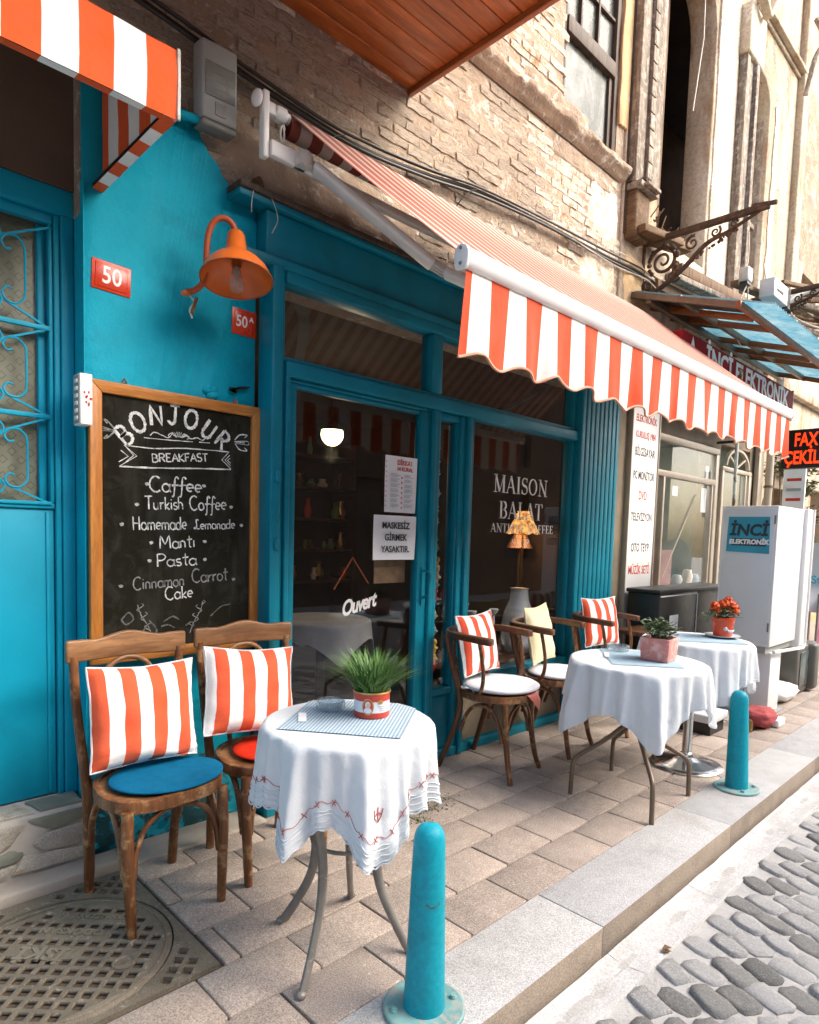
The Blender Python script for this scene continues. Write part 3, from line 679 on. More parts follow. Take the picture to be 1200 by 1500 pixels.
# entrance step with crazy paving
step = struct('entrance_step', (.4, 2.8, 0))
MB().box(-1.2, .875, 2.74, 3.3, -.05, .262).build('step_core', M_stonej, step, bevel=.01)
MB().box(-1.2, .985, 2.625, 2.74, -.05, .035).build('step_lip', M_cementlip, step, bevel=.012)
rs = random.Random(21)
def stone(poly, m, y=2.74, top=False):
    cx = sum(p[0] for p in poly)/len(poly); cz = sum(p[1] for p in poly)/len(poly)
    q = []
    for i, p in enumerate(poly):
        p2 = poly[(i+1) % len(poly)]
        for t in (0, .33, .66): q.append((p[0]*(1-t)+p2[0]*t+rs.uniform(-.004,.004), p[1]*(1-t)+p2[1]*t+rs.uniform(-.004,.004)))
    q = [(cx+(a-cx)*.95, cz+(b-cz)*.93) for a, b in q]
    M = at_xz(y) if not top else Matrix.Translation((0, 0, .262))
    MB().prism(q, .010+rs.uniform(0,.004), M).build('flagstone', m, step, bevel=.003)
stone([(.40,.235),(.52,.25),(.66,.245),(.60,.16),(.50,.13),(.40,.16)], M_stone)
stone([(.66,.25),(.86,.25),(.86,.20),(.74,.19)], M_stoneG); stone([(.72,.185),(.86,.195),(.86,.10),(.71,.115),(.67,.15)], M_stone)
stone([(.50,.12),(.60,.15),(.65,.13),(.63,.10),(.52,.095)], M_stoneG); stone([(.64,.12),(.70,.11),(.86,.09),(.86,.045),(.60,.045)], M_stone)
stone([(.40,.15),(.49,.12),(.50,.045),(.40,.045)], M_stone); stone([(.51,.09),(.62,.09),(.59,.045),(.51,.045)], M_stone)
stone([(.1,.25),(.38,.24),(.38,.15),(.1,.12)], M_stone); stone([(.1,.11),(.38,.14),(.38,.045),(.1,.045)], M_stone)
stone([(.40,2.75),(.70,2.75),(.66,2.88),(.40,2.88)], M_stone, top=True); stone([(.71,2.75),(.87,2.75),(.87,2.88),(.68,2.88)], M_stoneG, top=True); stone([(.0,2.75),(.39,2.75),(.39,2.88),(.0,2.88)], M_stone, top=True)

# manhole cover
mh = thing('manhole_cover', 'square cast iron drain cover with round gridded lid under the chair legs', 'manhole cover', (.64, 2.16, 0))
CX, CY, CR = .62, 2.185, .335
fr = [(MANX0+.004, MANY0+.004), (MANX1-.006, MANY0+.004), (MANX1-.006, 2.60), (MANX0+.004, 2.60)]
# frame: square with a round hole, corner lattice holes
holes = [[(CX+(CR+.006)*math.cos(2*PI*i/48), CY+(CR+.006)*math.sin(2*PI*i/48)) for i in range(48)]]
P = .047
def dia(cx, cy, h=.0160):
    return [(cx+h*math.sqrt(2)*math.cos(a), cy+h*math.sqrt(2)*math.sin(a)) for a in (0, PI/2, PI, 1.5*PI)]
for i in range(-20, 21):
    for j in range(-20, 21):
        x = CX+(i+j)*P/math.sqrt(2); y = CY+(i-j)*P/math.sqrt(2); r = math.hypot(x-CX, y-CY)
        if r > CR+.035 and fr[0][0]+.03 < x < fr[1][0]-.03 and fr[0][1]+.03 < y < fr[2][1]-.03: holes.append(dia(x, y))
MB().prism(fr, .016, Matrix.Translation((0,0,-.012)), holes).build('cover_frame', M_iron, mh, bevel=.0015, bseg=1)
lid = [[(CX+CR*math.cos(2*PI*i/64), CY+CR*math.sin(2*PI*i/64)) for i in range(64)]]
holes = []; c45 = math.sqrt(.5)
for i in range(-20, 21):
    for j in range(-20, 21):
        x = CX+(i+j+1)*P/math.sqrt(2); y = CY+(i-j)*P/math.sqrt(2); r = math.hypot(x-CX, y-CY)
        u = (x-CX)*c45-(y-CY)*c45; v = (x-CX)*c45+(y-CY)*c45          # image-right and image-up axes on the lid
        if r > CR-.04: continue
        if abs(v-.01) < .030 and -.20 < u < .06: continue
        if .10 < v < .155 and -.16 < u < .09: continue
        if .20 < v < .235 and -.12 < u < .12: continue
        if math.hypot(u-.21, v+.02) < .045 or math.hypot(u+.2, v+.2) < .045: continue
        holes.append(dia(x, y))
MB().prism(lid[0], .014, Matrix.Translation((0,0,-.011)), holes).build('cover_lid', M_iron, mh, bevel=.0018, bseg=1)
mb = MB(); mb.tube([(CX+(CR-.02)*math.cos(2*PI*i/60), CY+(CR-.02)*math.sin(2*PI*i/60), .003) for i in range(60)], .004, 6, closed=True); mb.build('raised_rim', M_iron, mh)
MB().box(MANX0, MANX1, MANY0, 2.61, -.12, -.07).build('drain_pit', M_pit, mh)
for u, v in ((.21, -.02), (-.2, -.2)):
    px_, py_ = CX+u*c45+v*c45, CY-u*c45+v*c45
    MB().lathe([(.034,0),(.036,.004),(.03,.006),(.026,.001),(.008,-.002),(.006,.003),(0,.003)], (px_, py_, .002), 20).build('keyhole', M_iron, mh, smooth=True)
def lidtext(s, u, v, size, rot=-135, b=.0):
    px_, py_ = CX+u*c45+v*c45, CY-u*c45+v*c45
    text(s, size, Matrix.Translation((px_, py_, .003)) @ Matrix.Rotation(math.radians(rot+0), 4, 'Z'), M_ironL, mh, 'raised_lettering', bold=b, ext=.004)
lidtext('İSKİ', -.07, .01, .082, 135, .003); lidtext('ODÖKSAN', -.035, .128, .044, 135, .002); lidtext('KANALİZASYON', .0, .216, .032, 135, .001)

# ================================================================ CAFE BUILDING
cafe = thing('cafe_building', 'turquoise fronted cafe building with old brick upper wall', 'building', (2.9, 2.8, 0))
YW = 2.80
# brick wall backing with the tall window opening and the shop opening
W0, W1, Z0, Z1 = .885, 5.02, 2.60, 7.2
wx0, wx1, wz0, wz1 = 4.12, 4.90, 4.36, 6.6
MB().prism([(W0,2.6),(W1,2.6),(W1,Z1),(W0,Z1)], .20, at_xz(YW+.20), [[(wx0,wz0),(wx1,wz0),(wx1,wz1),(wx0,wz1)]]).build('brick_backing', M_mortar, cafe)
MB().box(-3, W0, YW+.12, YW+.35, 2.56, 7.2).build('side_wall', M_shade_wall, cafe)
# bricks
rb = random.Random(2); bps = []
for k in range(8):
    mb = MB(); nx, nz = 4, 2; rr = random.Random(k+40)
    def f(u, v, rr=rr): return Vector(((u-.5)*1.0+rr.uniform(-.03,.03), -rr.uniform(.002,.012), (v-.5)*1.0+rr.uniform(-.10,.10)))
    front = [[f(i/nx, j/nz) for i in range(nx+1)] for j in range(nz+1)]
    vs = [p for r in front for p in r]; fs = [(j*(nx+1)+i, j*(nx+1)+i+1, (j+1)*(nx+1)+i+1, (j+1)*(nx+1)+i) for j in range(nz) for i in range(nx)]
    border = [i for i in range(nx+1)]+[(j)*(nx+1)+nx for j in range(1, nz+1)]+[nz*(nx+1)+i for i in range(nx-1, -1, -1)]+[j*(nx+1) for j in range(nz-1, 0, -1)]
    o0 = len(vs); vs += [Vector((vs[b].x*1.03, .03, vs[b].z*1.05)) for b in border]
    m_ = len(border)
    for i in range(m_): fs.append((border[i], o0+i, o0+(i+1) % m_, border[(i+1) % m_]))
    mb.add(vs, fs); o = mb.build('brick', M_brick, None, loc=(0,0,0)); bps.append(o); COL.objects.unlink(o)
spots = []
row = 0; z = 2.72
while z < 6.6:
    x = .93+(.105 if row % 2 else 0)+rb.uniform(-.015,.015)
    while x < 4.98:
        bw = rb.uniform(.185,.205); xc = x+bw/2
        ok = not (wx0-.02 < xc < wx1+.08 and z > 4.30) and not (4.26 < z < 4.40 and xc > 3.0) and not (xc > 4.88 and z > 3.9)
        if z < 2.93 and xc > 1.46: ok = False
        if xc < 1.60 and z < 2.60+ (3.20-2.6)*max(0, (1.62-xc))/.42: ok = False
        if rb.random() < .025: ok = False
        if ok: spots.append((math.hypot(xc-0, z-1.4)+(20 if (z > 3.86 and xc < 2.5) else 0)+(8 if z > 5.2 else 0), xc, z, bw))
        x += bw+rb.uniform(.010,.016)
    z += .0605+rb.uniform(-.001,.001); row += 1
spots.sort()
def bxf(xc, z, bw, r): return (xc+r.uniform(-.004,.004), YW-.000+r.uniform(-.004,.007), z+r.uniform(-.004,.004)), (bw, 1.0, .0475*r.uniform(.88,1.06)), r.uniform(-.012,.012)
for i, (d, xc, z, bw) in enumerate(spots[:298]):
    o = rb.choice(bps).copy(); COL.objects.link(o); o.parent = cafe; l_, s_, ro = bxf(xc, z, bw, rb)
    s_ = (s_[0], .7, s_[2])
    o.location = Vector(l_)-Vector((2.9, 2.8, 0)); o.scale = s_; o.rotation_euler = (0, ro, 0)
mb = MB()
for d, xc, z, bw in spots[298:]:
    me = rb.choice(bps).data; l_, s_, ro = bxf(xc, z, bw, rb); s_ = (s_[0], .7, s_[2])
    M = Matrix.Translation(l_) @ Matrix.Rotation(ro, 4, 'Y') @ Matrix.Diagonal((*s_, 1))
    mb.add([M @ v.co for v in me.vertices], [tuple(p.vertices) for p in me.polygons])
mb.build('brick_courses', M_brick, cafe)['kind'] = 'stuff'
# rough render smears and the ledge under the window
def ragged(poly, amp, n=6, seed=0):
    r = random.Random(seed); out = []
    for i, p in enumerate(poly):
        q = poly[(i+1) % len(poly)]
        for k in range(n):
            t = k/n; a = amp*(1 if k else .4); out.append((p[0]*(1-t)+q[0]*t+r.uniform(-a, a), p[1]*(1-t)+q[1]*t+r.uniform(-a, a)))
    return out
def slab(poly, th, y, m, name, amp=.02, n=8, seed=0, par=None, rim=.012):
    """plaster sheet with ragged rim"""
    q = ragged(poly, amp, n, seed); return MB().prism(q, th, at_xz(y)).build(name, m, par or cafe, bevel=min(.006, th*.4), bseg=1)
def relief(x0, x1, z0, z1, y, dep, m, name, nx=60, nz=20, seed=0, par=None, sc=6):
    mb = MB()
    def f(u, v):
        x = x0+(x1-x0)*u; z = z0+(z1-z0)*v; e = min(1, 6*min(u, 1-u, ))*min(1, 5*min(v, 1-v))
        h = dep*(.45+.75*mnoise.fractal((x*sc+seed, z*sc, seed), 1, 2, 4))*max(0, e)
        return Vector((x, y-max(-.02, h)+.02*(1-e), z))
    mb.grid(f, nx, nz); return mb.build(name, m, par or cafe, smooth=True, auto=80)
# ledge: a broken moulded string course
def ledge(u, v):
    x = 2.95+(5.02-2.95)*u
    prof = [(0,.085),(.055,.075),(.085,.05),(.08,.015),(.045,-.01),(.03,-.03),(0,-.05)]
    t = v*(len(prof)-1); k = min(int(t), len(prof)-2); a = prof[k]; b = prof[k+1]; s_ = t-k
    d = a[0]+(b[0]-a[0])*s_; zz = a[1]+(b[1]-a[1])*s_
    nn = mnoise.fractal((x*5, v*2, 3), 1, 2, 5); return Vector((x, YW-.01-d*(1+.35*nn), 4.325+zz*(1+.1*nn)+.012*nn))
mb = MB().grid(ledge, 120, 14); mb.build('string_course', M_mortar, cafe, smooth=True, auto=80)
relief(3.6, 4.5, 4.39, 4.56, YW-.01, .03, M_mortar, 'render_smear', seed=2); relief(4.5, 5.02, 3.72, 4.22, YW-.004, .022, M_plasterW, 'render_smear', seed=7)
relief(3.9, 5.02, 4.10, 4.29, YW-.002, .014, M_mortar, 'render_smear', seed=11, sc=9); relief(4.4, 5.02, 2.95, 3.75, YW-.004, .024, M_plasterW, 'render_smear', seed=5, nz=40)
relief(1.30, 2.9, 2.95, 3.30, YW-.002, .020, M_mortar, 'render_smear', seed=8, sc=9)
# tan pier beside the window
slab([(wx1+.004,4.70),(5.045,4.70),(5.045,7.2),(wx1+.004,7.2)], .022, YW, M_tan, 'pier_plaster', .012, 14, 4)
# upper window
uw = MB(); fy = YW+.045
def member(mbx, x0, x1, z0, z1, y0, y1): mbx.box(x0, x1, y0, y1, z0, z1)
member(uw, wx0, wx0+.05, wz0, wz1, fy-.03, fy+.05); member(uw, wx1-.055, wx1, wz0, wz1, fy-.04, fy+.05); member(uw, wx0+.05, wx1-.055, 5.02, 5.13, fy-.045, fy+.045); member(uw, wx0+.05, wx1-.055, wz0, wz0+.04, fy-.03, fy+.05)
member(uw, wx1-.10, wx1-.056, wz0+.041, 5.019, fy-.02, fy+.03)
win = uw.build('upper_window', M_winwood, cafe, bevel=.004)
for k, xx in enumerate((4.36, 4.60)): MB().box(xx-.010, xx+.010, fy-.028, fy+.02, 5.13, 6.55).build('glazing_bar', M_winwood, win)
for zz in (5.45, 5.77, 6.09): MB().box(wx0+.05, wx1-.055, fy-.024, fy+.016, zz-.010, zz+.010).build('glazing_bar', M_winwood, win)
MB().box(wx0+.05, wx1-.10, fy, fy+.004, wz0+.04, 5.02).build('window_pane', M_glassold, win); MB().box(wx0+.05, wx1-.055, fy, fy+.004, 5.13, 6.55).build('window_pane', M_glassold, win)
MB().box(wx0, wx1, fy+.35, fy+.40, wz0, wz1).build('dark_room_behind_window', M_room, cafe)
mb = MB()
def curt(u, v): x = wx0+.03+(wx1-wx0-.1)*u; return Vector((x, fy+.07+.025*math.sin(u*26+v*3)+.02*mnoise.noise((u*6, v*3, 0)), wz0+(5.05-wz0)*v))
mb.grid(curt, 60, 10); mb.build('window_curtain', clothmat('dusty_curtain', (.13,.14,.13), .1), cafe, smooth=True)

# turquoise plaster wall by the chalkboard
pw = [(.89,0),(1.655,0),(1.655,2.885),(1.56,2.90),(1.52,2.93),(1.47,2.985),(1.42,3.03),(1.385,3.075),(1.36,3.12),(1.31,3.16),(1.26,3.19),(1.20,3.25),(.89,3.30)]
q = []
rq = random.Random(9)
for i, p in enumerate(pw):
    p2 = pw[(i+1) % len(pw)]
    q.append(p)
    if 2 <= i <= 11:
        for t in (.25,.5,.75): q.append((p[0]+(p2[0]-p[0])*t+rq.uniform(-.008,.008), p[1]+(p2[1]-p[1])*t+rq.uniform(-.008,.008)))
MB().prism(q, .135, at_xz(YW+.115)).build('turquoise_wall', M_tqwall, cafe, bevel=.005, bseg=1)
def lowp(u, v):
    x = .893+(1.652-.893)*u; z = .0+.34*v; e = min(1, 8*min(v, 1-v)); return Vector((x, 2.78-.014*(.5+mnoise.fractal((x*8, z*9, 0), 1, 2, 4))*e, z))
MB().grid(lowp, 50, 24).build('flaking_plinth_paint', M_tqlow, cafe, smooth=True, auto=80)
# lumps and wall plugs on the turquoise wall
def lump(x, z, r, sy=.5, seed=0):
    mb = MB(); mb.ball((x, 2.778, z), r, 14, (1, sy, .8))
    for v in mb.v: v += (v-Vector((x, 2.778, z)))*.35*mnoise.noise(v*40+Vector((seed, 0, 0)))
    mb.build('paint_lump', M_tqwall, cafe, smooth=True)
for a in ((1.432, 1.992, .03, .7, 1), (1.44, 2.02, .022, .6, 2), (1.41, 2.005, .02, .9, 6), (1.50, 2.80, .03, .4, 3), (1.53, 2.74, .028, .4, 4), (1.55, 2.66, .022, .4, 5), (1.61, 2.60, .03, .35, 7), (1.57,2.70,.03,.3,8), (1.64,2.55,.025,.4,9)): lump(*a)
MB().tube(crom([(1.20,2.79,3.09),(1.22,2.75,3.105),(1.30,2.73,3.115),(1.37,2.735,3.12)], 6), .017, 10).build('protruding_pipe', M_tqwall, cafe, smooth=True)
for x, z in ((1.36, 2.300), (1.40, 2.305), (1.43, 2.315)): MB().lathe([(.007,0),(.007,.006),(0,.006)], (0,0,0), 10, M=XZ).build('wall_plug', M_signwhite, cafe).location = Vector((x, 2.779, z))-Vector((2.9,2.8,0))
MB().prism([(0,0),(.095,.022),(.10,.028),(.05,.022),(.03,-.01),(.02,.012),(0,.01)], .02, at_xz(2.775, 1.515, 2.03)).build('rusty_hook', M_black, cafe)
# fascia beam over the shop front
mb = MB(); mb.box(1.656, 4.95, 2.70, 3.0, 2.63, 2.865); mb.box(1.50, 4.98, 2.672, 2.93, 2.866, 2.895); mb.box(1.52, 4.95, 2.66, 2.70, 2.60, 2.648)
mb.build('fascia', M_tq, cafe, bevel=.006)
MB().box(1.50, 4.98, 2.66, 2.95, 2.896, 2.925).build('fascia_top_board', M_winwood, cafe, bevel=.005)
lump(2.02, 2.74, .016, 1.2, 3)
for a in ((1.60, 2.915, .04), (1.66, 2.93, .03), (1.63, 2.965, .035)):
    mb = MB(); mb.ball((a[0], 2.74, a[1]), a[2], 10, (1,.9,1.1))
    for v in mb.v: v += (v-Vector((a[0], 2.74, a[1])))*.5*mnoise.noise(v*30)
    mb.build('rotten_wood_stub', M_woodrot, cafe)
MB().tube(crom([(1.60,2.70,2.93),(1.57,2.67,2.90),(1.555,2.66,2.84),(1.56,2.67,2.80)], 6), .0022, 5).build('loose_wire', M_cablew, cafe); MB().tube(crom([(1.66,2.70,2.93),(1.665,2.66,2.88),(1.69,2.66,2.81),(1.66,2.66,2.74)], 6), .0018, 5).build('loose_wire', M_cablew, cafe)

# --- shop front joinery
sf = thing('shopfront', 'turquoise glazed cafe shopfront with door, sidelight and display window', 'shopfront', (2.9, 2.65, 0))
def jm(name, x0, x1, z0, z1, y0=2.655, y1=2.76, m=None, bev=.006): return MB().box(x0, x1, y0, y1, z0, z1).build(name, m or M_tq, sf, bevel=bev)
jm('jamb', 1.657, 1.712, 0, 2.60, 2.635); jm('jamb', 1.715, 1.742, 0, 2.60, 2.665); jm('jamb', 1.745, 1.772, .0, 2.18, 2.65)
jm('top_rail', 1.743, 4.31, 2.548, 2.60); jm('transom_rail', 1.743, 4.31, 2.118, 2.188, 2.645); jm('transom_bead', 1.743, 4.31, 2.189, 2.212, 2.668); jm('transom_bead', 1.743, 2.83, 2.100, 2.117, 2.67)
jm('transom_mullion', 2.742, 2.826, 2.213, 2.547, 2.66)
jm('post', 2.752, 2.782, 0, 2.117, 2.645); jm('post', 2.783, 2.828, 0, 2.117, 2.66); jm('post', 3.012, 3.06, 0, 2.117, 2.665); jm('post', 3.063, 3.10, 0, 2.117, 2.645); jm('post', 3.102, 3.128, 0, 2.117, 2.668)
jm('sidelight_rail', 2.829, 3.011, 2.075, 2.116, 2.675); jm('sidelight_rail', 2.829, 3.011, .40, .445, 2.672); jm('sidelight_stile', 2.829, 2.842, .446, 2.074, 2.68); jm('sidelight_stile', 2.998, 3.011, .446, 2.074, 2.68)
jm('kick_panel', 2.829, 3.011, 0.06, .399, 2.69); jm('bottom_rail', 2.829, 4.31, 0.0, .058, 2.66)
jm('window_sill_rail', 3.129, 4.31, .43, .495, 2.655); jm('window_stile', 3.129, 3.15, .496, 2.117, 2.675); jm('window_stile', 4.285, 4.31, .496, 2.547, 2.675)
MB().box(3.129, 4.31, 2.70, 2.78, .059, .429).build('stall_riser', M_shopwall, sf, bevel=.003)
sl = MB().box(2.842, 2.998, 2.708, 2.713, .446, 2.074).build('pane', M_glass, sf); MB().box(3.15, 4.285, 2.708, 2.714, .496, 2.117).build('pane', M_glass, sf)
MB().box(1.743, 2.742, 2.708, 2.713, 2.213, 2.547).build('pane', M_glass, sf); MB().box(2.827, 4.284, 2.708, 2.713, 2.213, 2.547).build('pane', M_glass, sf)
# reeded pilaster
for k in range(9):
    x0 = 4.313+k*.0645; MB().box(x0, x0+.0605, 2.625, 2.74, .0, 2.60).build('reeded_board', M_tq, sf, bevel=.012)
MB().box(4.313, 4.895, 2.742, 2.785, .0, 2.60).build('pilaster_core', M_room, sf)
MB().box(4.900, 5.13, 2.70, 2.95, .0, 3.1).build('masonry_edge', M_shopwall, cafe, bevel=.01)
for z in (1.62, 1.30): MB().lathe([(.012,0),(.014,.05),(0,.05)], (1.69, 2.632, z), 10).build('hinge', M_tq, sf, smooth=True)
# door leaf
dr = thing('cafe_door', 'glazed turquoise cafe door hung with notices and the Ouvert sign', 'door', (1.79, 2.70, 0))
def dm(name, x0, x1, z0, z1, y0=2.672, y1=2.722, m=None, bev=.005): return MB().box(x0, x1, y0, y1, z0, z1).build(name, m or M_tq, dr, bevel=bev)
dm('stile', 1.775, 1.818, .012, 2.098); dm('stile', 2.670, 2.748, .012, 2.098, 2.667); dm('top_rail', 1.819, 2.669, 2.078, 2.098, 2.676); dm('bottom_rail', 1.819, 2.669, .012, .36, 2.676)
MB().box(1.819, 2.669, 2.694, 2.699, .36, 2.078).build('pane', M_glass, dr)
h = MB(); h.box(2.70, 2.725, 2.655, 2.667, .98, 1.20); h.tube(crom([(2.712,2.66,1.18),(2.712,2.61,1.175),(2.715,2.60,1.15),(2.712,2.605,1.10),(2.713,2.612,1.04),(2.712,2.66,1.02)], 6), .008, 8); h.build('door_handle', M_tq, dr, smooth=True)
MB().lathe([(.012,0),(.012,.012),(.006,.014),(0,.014)], (0,0,0), 12, M=XZ).build('keyhole', M_brass, dr).location = Vector((2.712-1.79, 2.667-2.70, .86))

# --- recessed door on the left
ld = thing('entrance_door', 'turquoise metal entrance door with scrolled grille over figured glass', 'door', (.5, 2.92, .27))
def lm(name, x0, x1, z0, z1, y0=2.90, y1=2.96, m=None, bev=.004): return MB().box(x0, x1, y0, y1, z0, z1).build(name, m or M_tqdoor, ld, bevel=bev)
lm('jamb', .838, .885, .265, 2.60, 2.872, 3.0); lm('jamb', .815, .836, .265, 2.60, 2.885); lm('lintel', -.3, .885, 2.601, 2.70, 2.872, 3.0)
lm('door_panel', .0, .812, .27, 1.45, 2.905); lm('panel_edge', .780, .795, .28, 1.44, 2.899, 2.904)
lm('mid_rail', .0, .812, 1.451, 1.475, 2.893); lm('stile', .797, .812, 1.476, 2.56, 2.893); lm('inner_stile', .765, .795, 1.476, 2.56, 2.925); lm('top_rail', .0, .812, 2.561, 2.60, 2.893)
MB().box(.0, .764, 2.945, 2.950, 1.476, 2.56).build('figured_glass', M_fig, ld)
zb = [1.470, 1.815, 2.158, 2.545]
for z in zb[1:3]: MB().box(.0, .80, 2.885, 2.901, z-.009, z+.009).build('grille_rail', M_tqdoor, ld, bevel=.002)
MB().box(.0, .80, 2.885, 2.901, zb[0]-.004, zb[0]+.010).build('grille_rail', M_tqdoor, ld, bevel=.002)
def spiral(cx, cz, r, a0, a1, n=14, y=2.893):
    return [(cx+r*(1-.45*i/n)*math.cos(math.radians(a0+(a1-a0)*i/n)), y, cz+r*(1-.45*i/n)*math.sin(math.radians(a0+(a1-a0)*i/n))) for i in range(n+1)]
for z0, z1 in zip(zb[:-1], zb[1:]):
    zc = (z0+z1)/2; hz = (z1-z0)/2; xc = .40; hx = .40
    for sx_, sz_ in ((1,1),(1,-1)):
        mb = MB(); mb.beam((xc-hx, 2.893, zc-sz_*hz), (xc+hx, 2.893, zc+sz_*hz), .008, .008, up=(0,1,0)); mb.build('grille_bar', M_tqdoor, ld)
    for sgn in (1, -1):
        # side scroll near the stile: vertical with curls lying on the diagonals
        xs_ = xc+.315; zt = zc+sgn*hz*.50
        pts = [(xs_, 2.889, zc), (xs_, 2.889, zc+sgn*hz*.30), (xs_-.004, 2.889, zc+sgn*hz*.50), (xs_-.028, 2.889, zc+sgn*hz*.64), (xs_-.062, 2.889, zc+sgn*hz*.62), (xs_-.078, 2.889, zc+sgn*hz*.48), (xs_-.064, 2.889, zc+sgn*hz*.36), (xs_-.045, 2.889, zc+sgn*hz*.38)]
        MB().tube(crom(pts, 5), .0042, 6).build('grille_scroll', M_tqdoor, ld, smooth=True)
        pts = [(xc, 2.889, zc+sgn*hz*.86), (xc+.16, 2.889, zc+sgn*hz*.86), (xc+.215, 2.889, zc+sgn*hz*.80), (xc+.235, 2.889, zc+sgn*hz*.62), (xc+.215, 2.889, zc+sgn*hz*.46), (xc+.18, 2.889, zc+sgn*hz*.48), (xc+.178, 2.889, zc+sgn*hz*.62)]
        MB().tube(crom(pts, 5), .0042, 6).build('grille_scroll', M_tqdoor, ld, smooth=True)
MB().box(-3, .0, 2.86, 3.0, .262, 2.75).build('side_wall', M_tqdoor, cafe)
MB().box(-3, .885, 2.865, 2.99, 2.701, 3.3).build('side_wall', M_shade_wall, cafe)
MB().box(.8855, .8895, 2.765, 2.87, 0, 2.72).build('turquoise_return', M_tqwall, cafe)

# --- cafe room
rm = thing('cafe_room', 'dark brown cafe interior behind the glass', 'room', (3.2, 4.6, 0))
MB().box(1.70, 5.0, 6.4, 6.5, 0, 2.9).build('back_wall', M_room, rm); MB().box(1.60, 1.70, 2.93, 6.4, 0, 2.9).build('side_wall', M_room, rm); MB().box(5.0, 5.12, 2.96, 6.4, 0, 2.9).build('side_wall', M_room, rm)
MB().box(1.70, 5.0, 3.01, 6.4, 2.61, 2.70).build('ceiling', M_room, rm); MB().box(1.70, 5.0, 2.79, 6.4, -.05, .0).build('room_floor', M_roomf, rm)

# ================================================================ WOODEN BAY OVERHEAD
bay = thing('wooden_bay', 'overhanging bay with an orange varnished board soffit above the cafe', 'bay', (1.2, 1.9, 3.86))
for k in range(17):
    y1 = 2.79-k*.098; MB().box(-.9, 2.60, y1-.0945, y1, 3.862, 3.885).build('soffit_board', M_pine, bay, bevel=.004)
MB().box(-.9, 2.60, 1.1, 2.79, 3.892, 3.92).build('soffit_backing', M_winwood, bay)
MB().box(2.602, 2.632, 1.08, 2.795, 3.835, 3.97).build('fascia_board', M_fascia, bay, bevel=.005); MB().box(-.9, 2.60, 1.08, 1.105, 3.835, 3.97).build('fascia_board', M_pine, bay, bevel=.005)
MB().box(-.9, 2.595, 1.11, 2.79, 3.93, 7.2).build('unseen_bay_body', M_fascia, bay)  # bay body above the soffit, out of view, added to cast shade

# ================================================================ OPPOSITE SIDE OF THE STREET
opp = thing('opposite_house', 'plastered house across the street mirrored in the cafe glass', 'house', (-1, -5.2, 0))
hl = []
for i in range(13):
    for zz in (.8, 3.2):
        x0 = -9+i*2.5; hl.append([(x0, zz), (x0+1.0, zz), (x0+1.0, zz+1.7), (x0, zz+1.7)])
MB().prism([(-10,-.1),(24,-.1),(24,5.4),(-10,5.4)], .3, at_xz(-4.9), hl).build('wall', M_ochre, opp)
for hh in hl: MB().box(hh[0][0], hh[1][0], -5.1, -5.06, hh[0][1], hh[2][1]).build('window', M_winglass_far, opp)

# ================================================================ LEFT CANOPY
can = thing('door_canopy', 'box shaped orange and white striped canopy over the left door', 'canopy', (.3, 2.5, 2.7))
def sheet(fn, nu, nv, m, name, par, patf, th=.0, smooth=True):
    mb = MB().grid(fn, nu, nv); pat = [patf(i/nu, j/nv) for j in range(nv+1) for i in range(nu+1)]
    return mb.build(name, m, par, smooth=smooth, pat=pat, recalc=False, auto=80)
cx0, cx1, cyf = -.6, .966, 2.12
def wob(x, z, s=1): return .004*mnoise.noise((x*9, z*4, 5))*s
sheet(lambda u, v: Vector((cx0+(cx1-cx0)*u, cyf+wob(u*1.6, v)-.006*math.sin(PI*v), 2.70+.213*v)), 60, 8, M_can, 'front_valance', can, lambda u, v: (cx0+(cx1-cx0)*u, v, 0))
sheet(lambda u, v: Vector((cx1-.001+wob(u, v), cyf+(2.80-cyf)*u, 2.70+(.213+.30*u)*v)), 20, 8, M_can, 'side_valance', can, lambda u, v: (cx1-.11+(2.80-cyf)*u*1.0, v, 0))
sheet(lambda u, v: Vector((cx0+(cx1-cx0)*u, cyf+(2.80-cyf)*v, 2.913+.30*v-.012*math.sin(PI*v))), 30, 10, M_can, 'top_canvas', can, lambda u, v: (cx0+(cx1-cx0)*u, v, 0))
sheet(lambda u, v: Vector((cx0+(cx1-cx0-.002)*u, cyf+.002+.035*v, 2.699+.004*v)), 30, 2, M_can, 'front_hem', can, lambda u, v: (cx0+(cx1-cx0)*u, v, 0))
sheet(lambda u, v: Vector((cx1-.002-.04*v, cyf+(2.79-cyf)*u, 2.699+.004*v)), 20, 2, M_can, 'side_hem', can, lambda u, v: (cx1-.11+(2.80-cyf)*u*1.0, v, 0))
mb = MB(); mb.tube([(cx0, cyf+.02, 2.72), (cx1-.03, cyf+.02, 2.72), (cx1-.03, 2.79, 2.72)], .011, 8); mb.tube([(cx0, cyf+.02, 2.90), (cx1-.03, cyf+.02, 2.90), (cx1-.03, 2.79, 3.19)], .011, 8); mb.build('frame', M_black, can)
MB().tube([(cx1+.002, cyf-.004, 2.70), (cx1+.003, cyf-.005, 2.80), (cx1+.002, cyf-.004, 2.915)], .006, 6).build('piping', M_whitedirty, can)

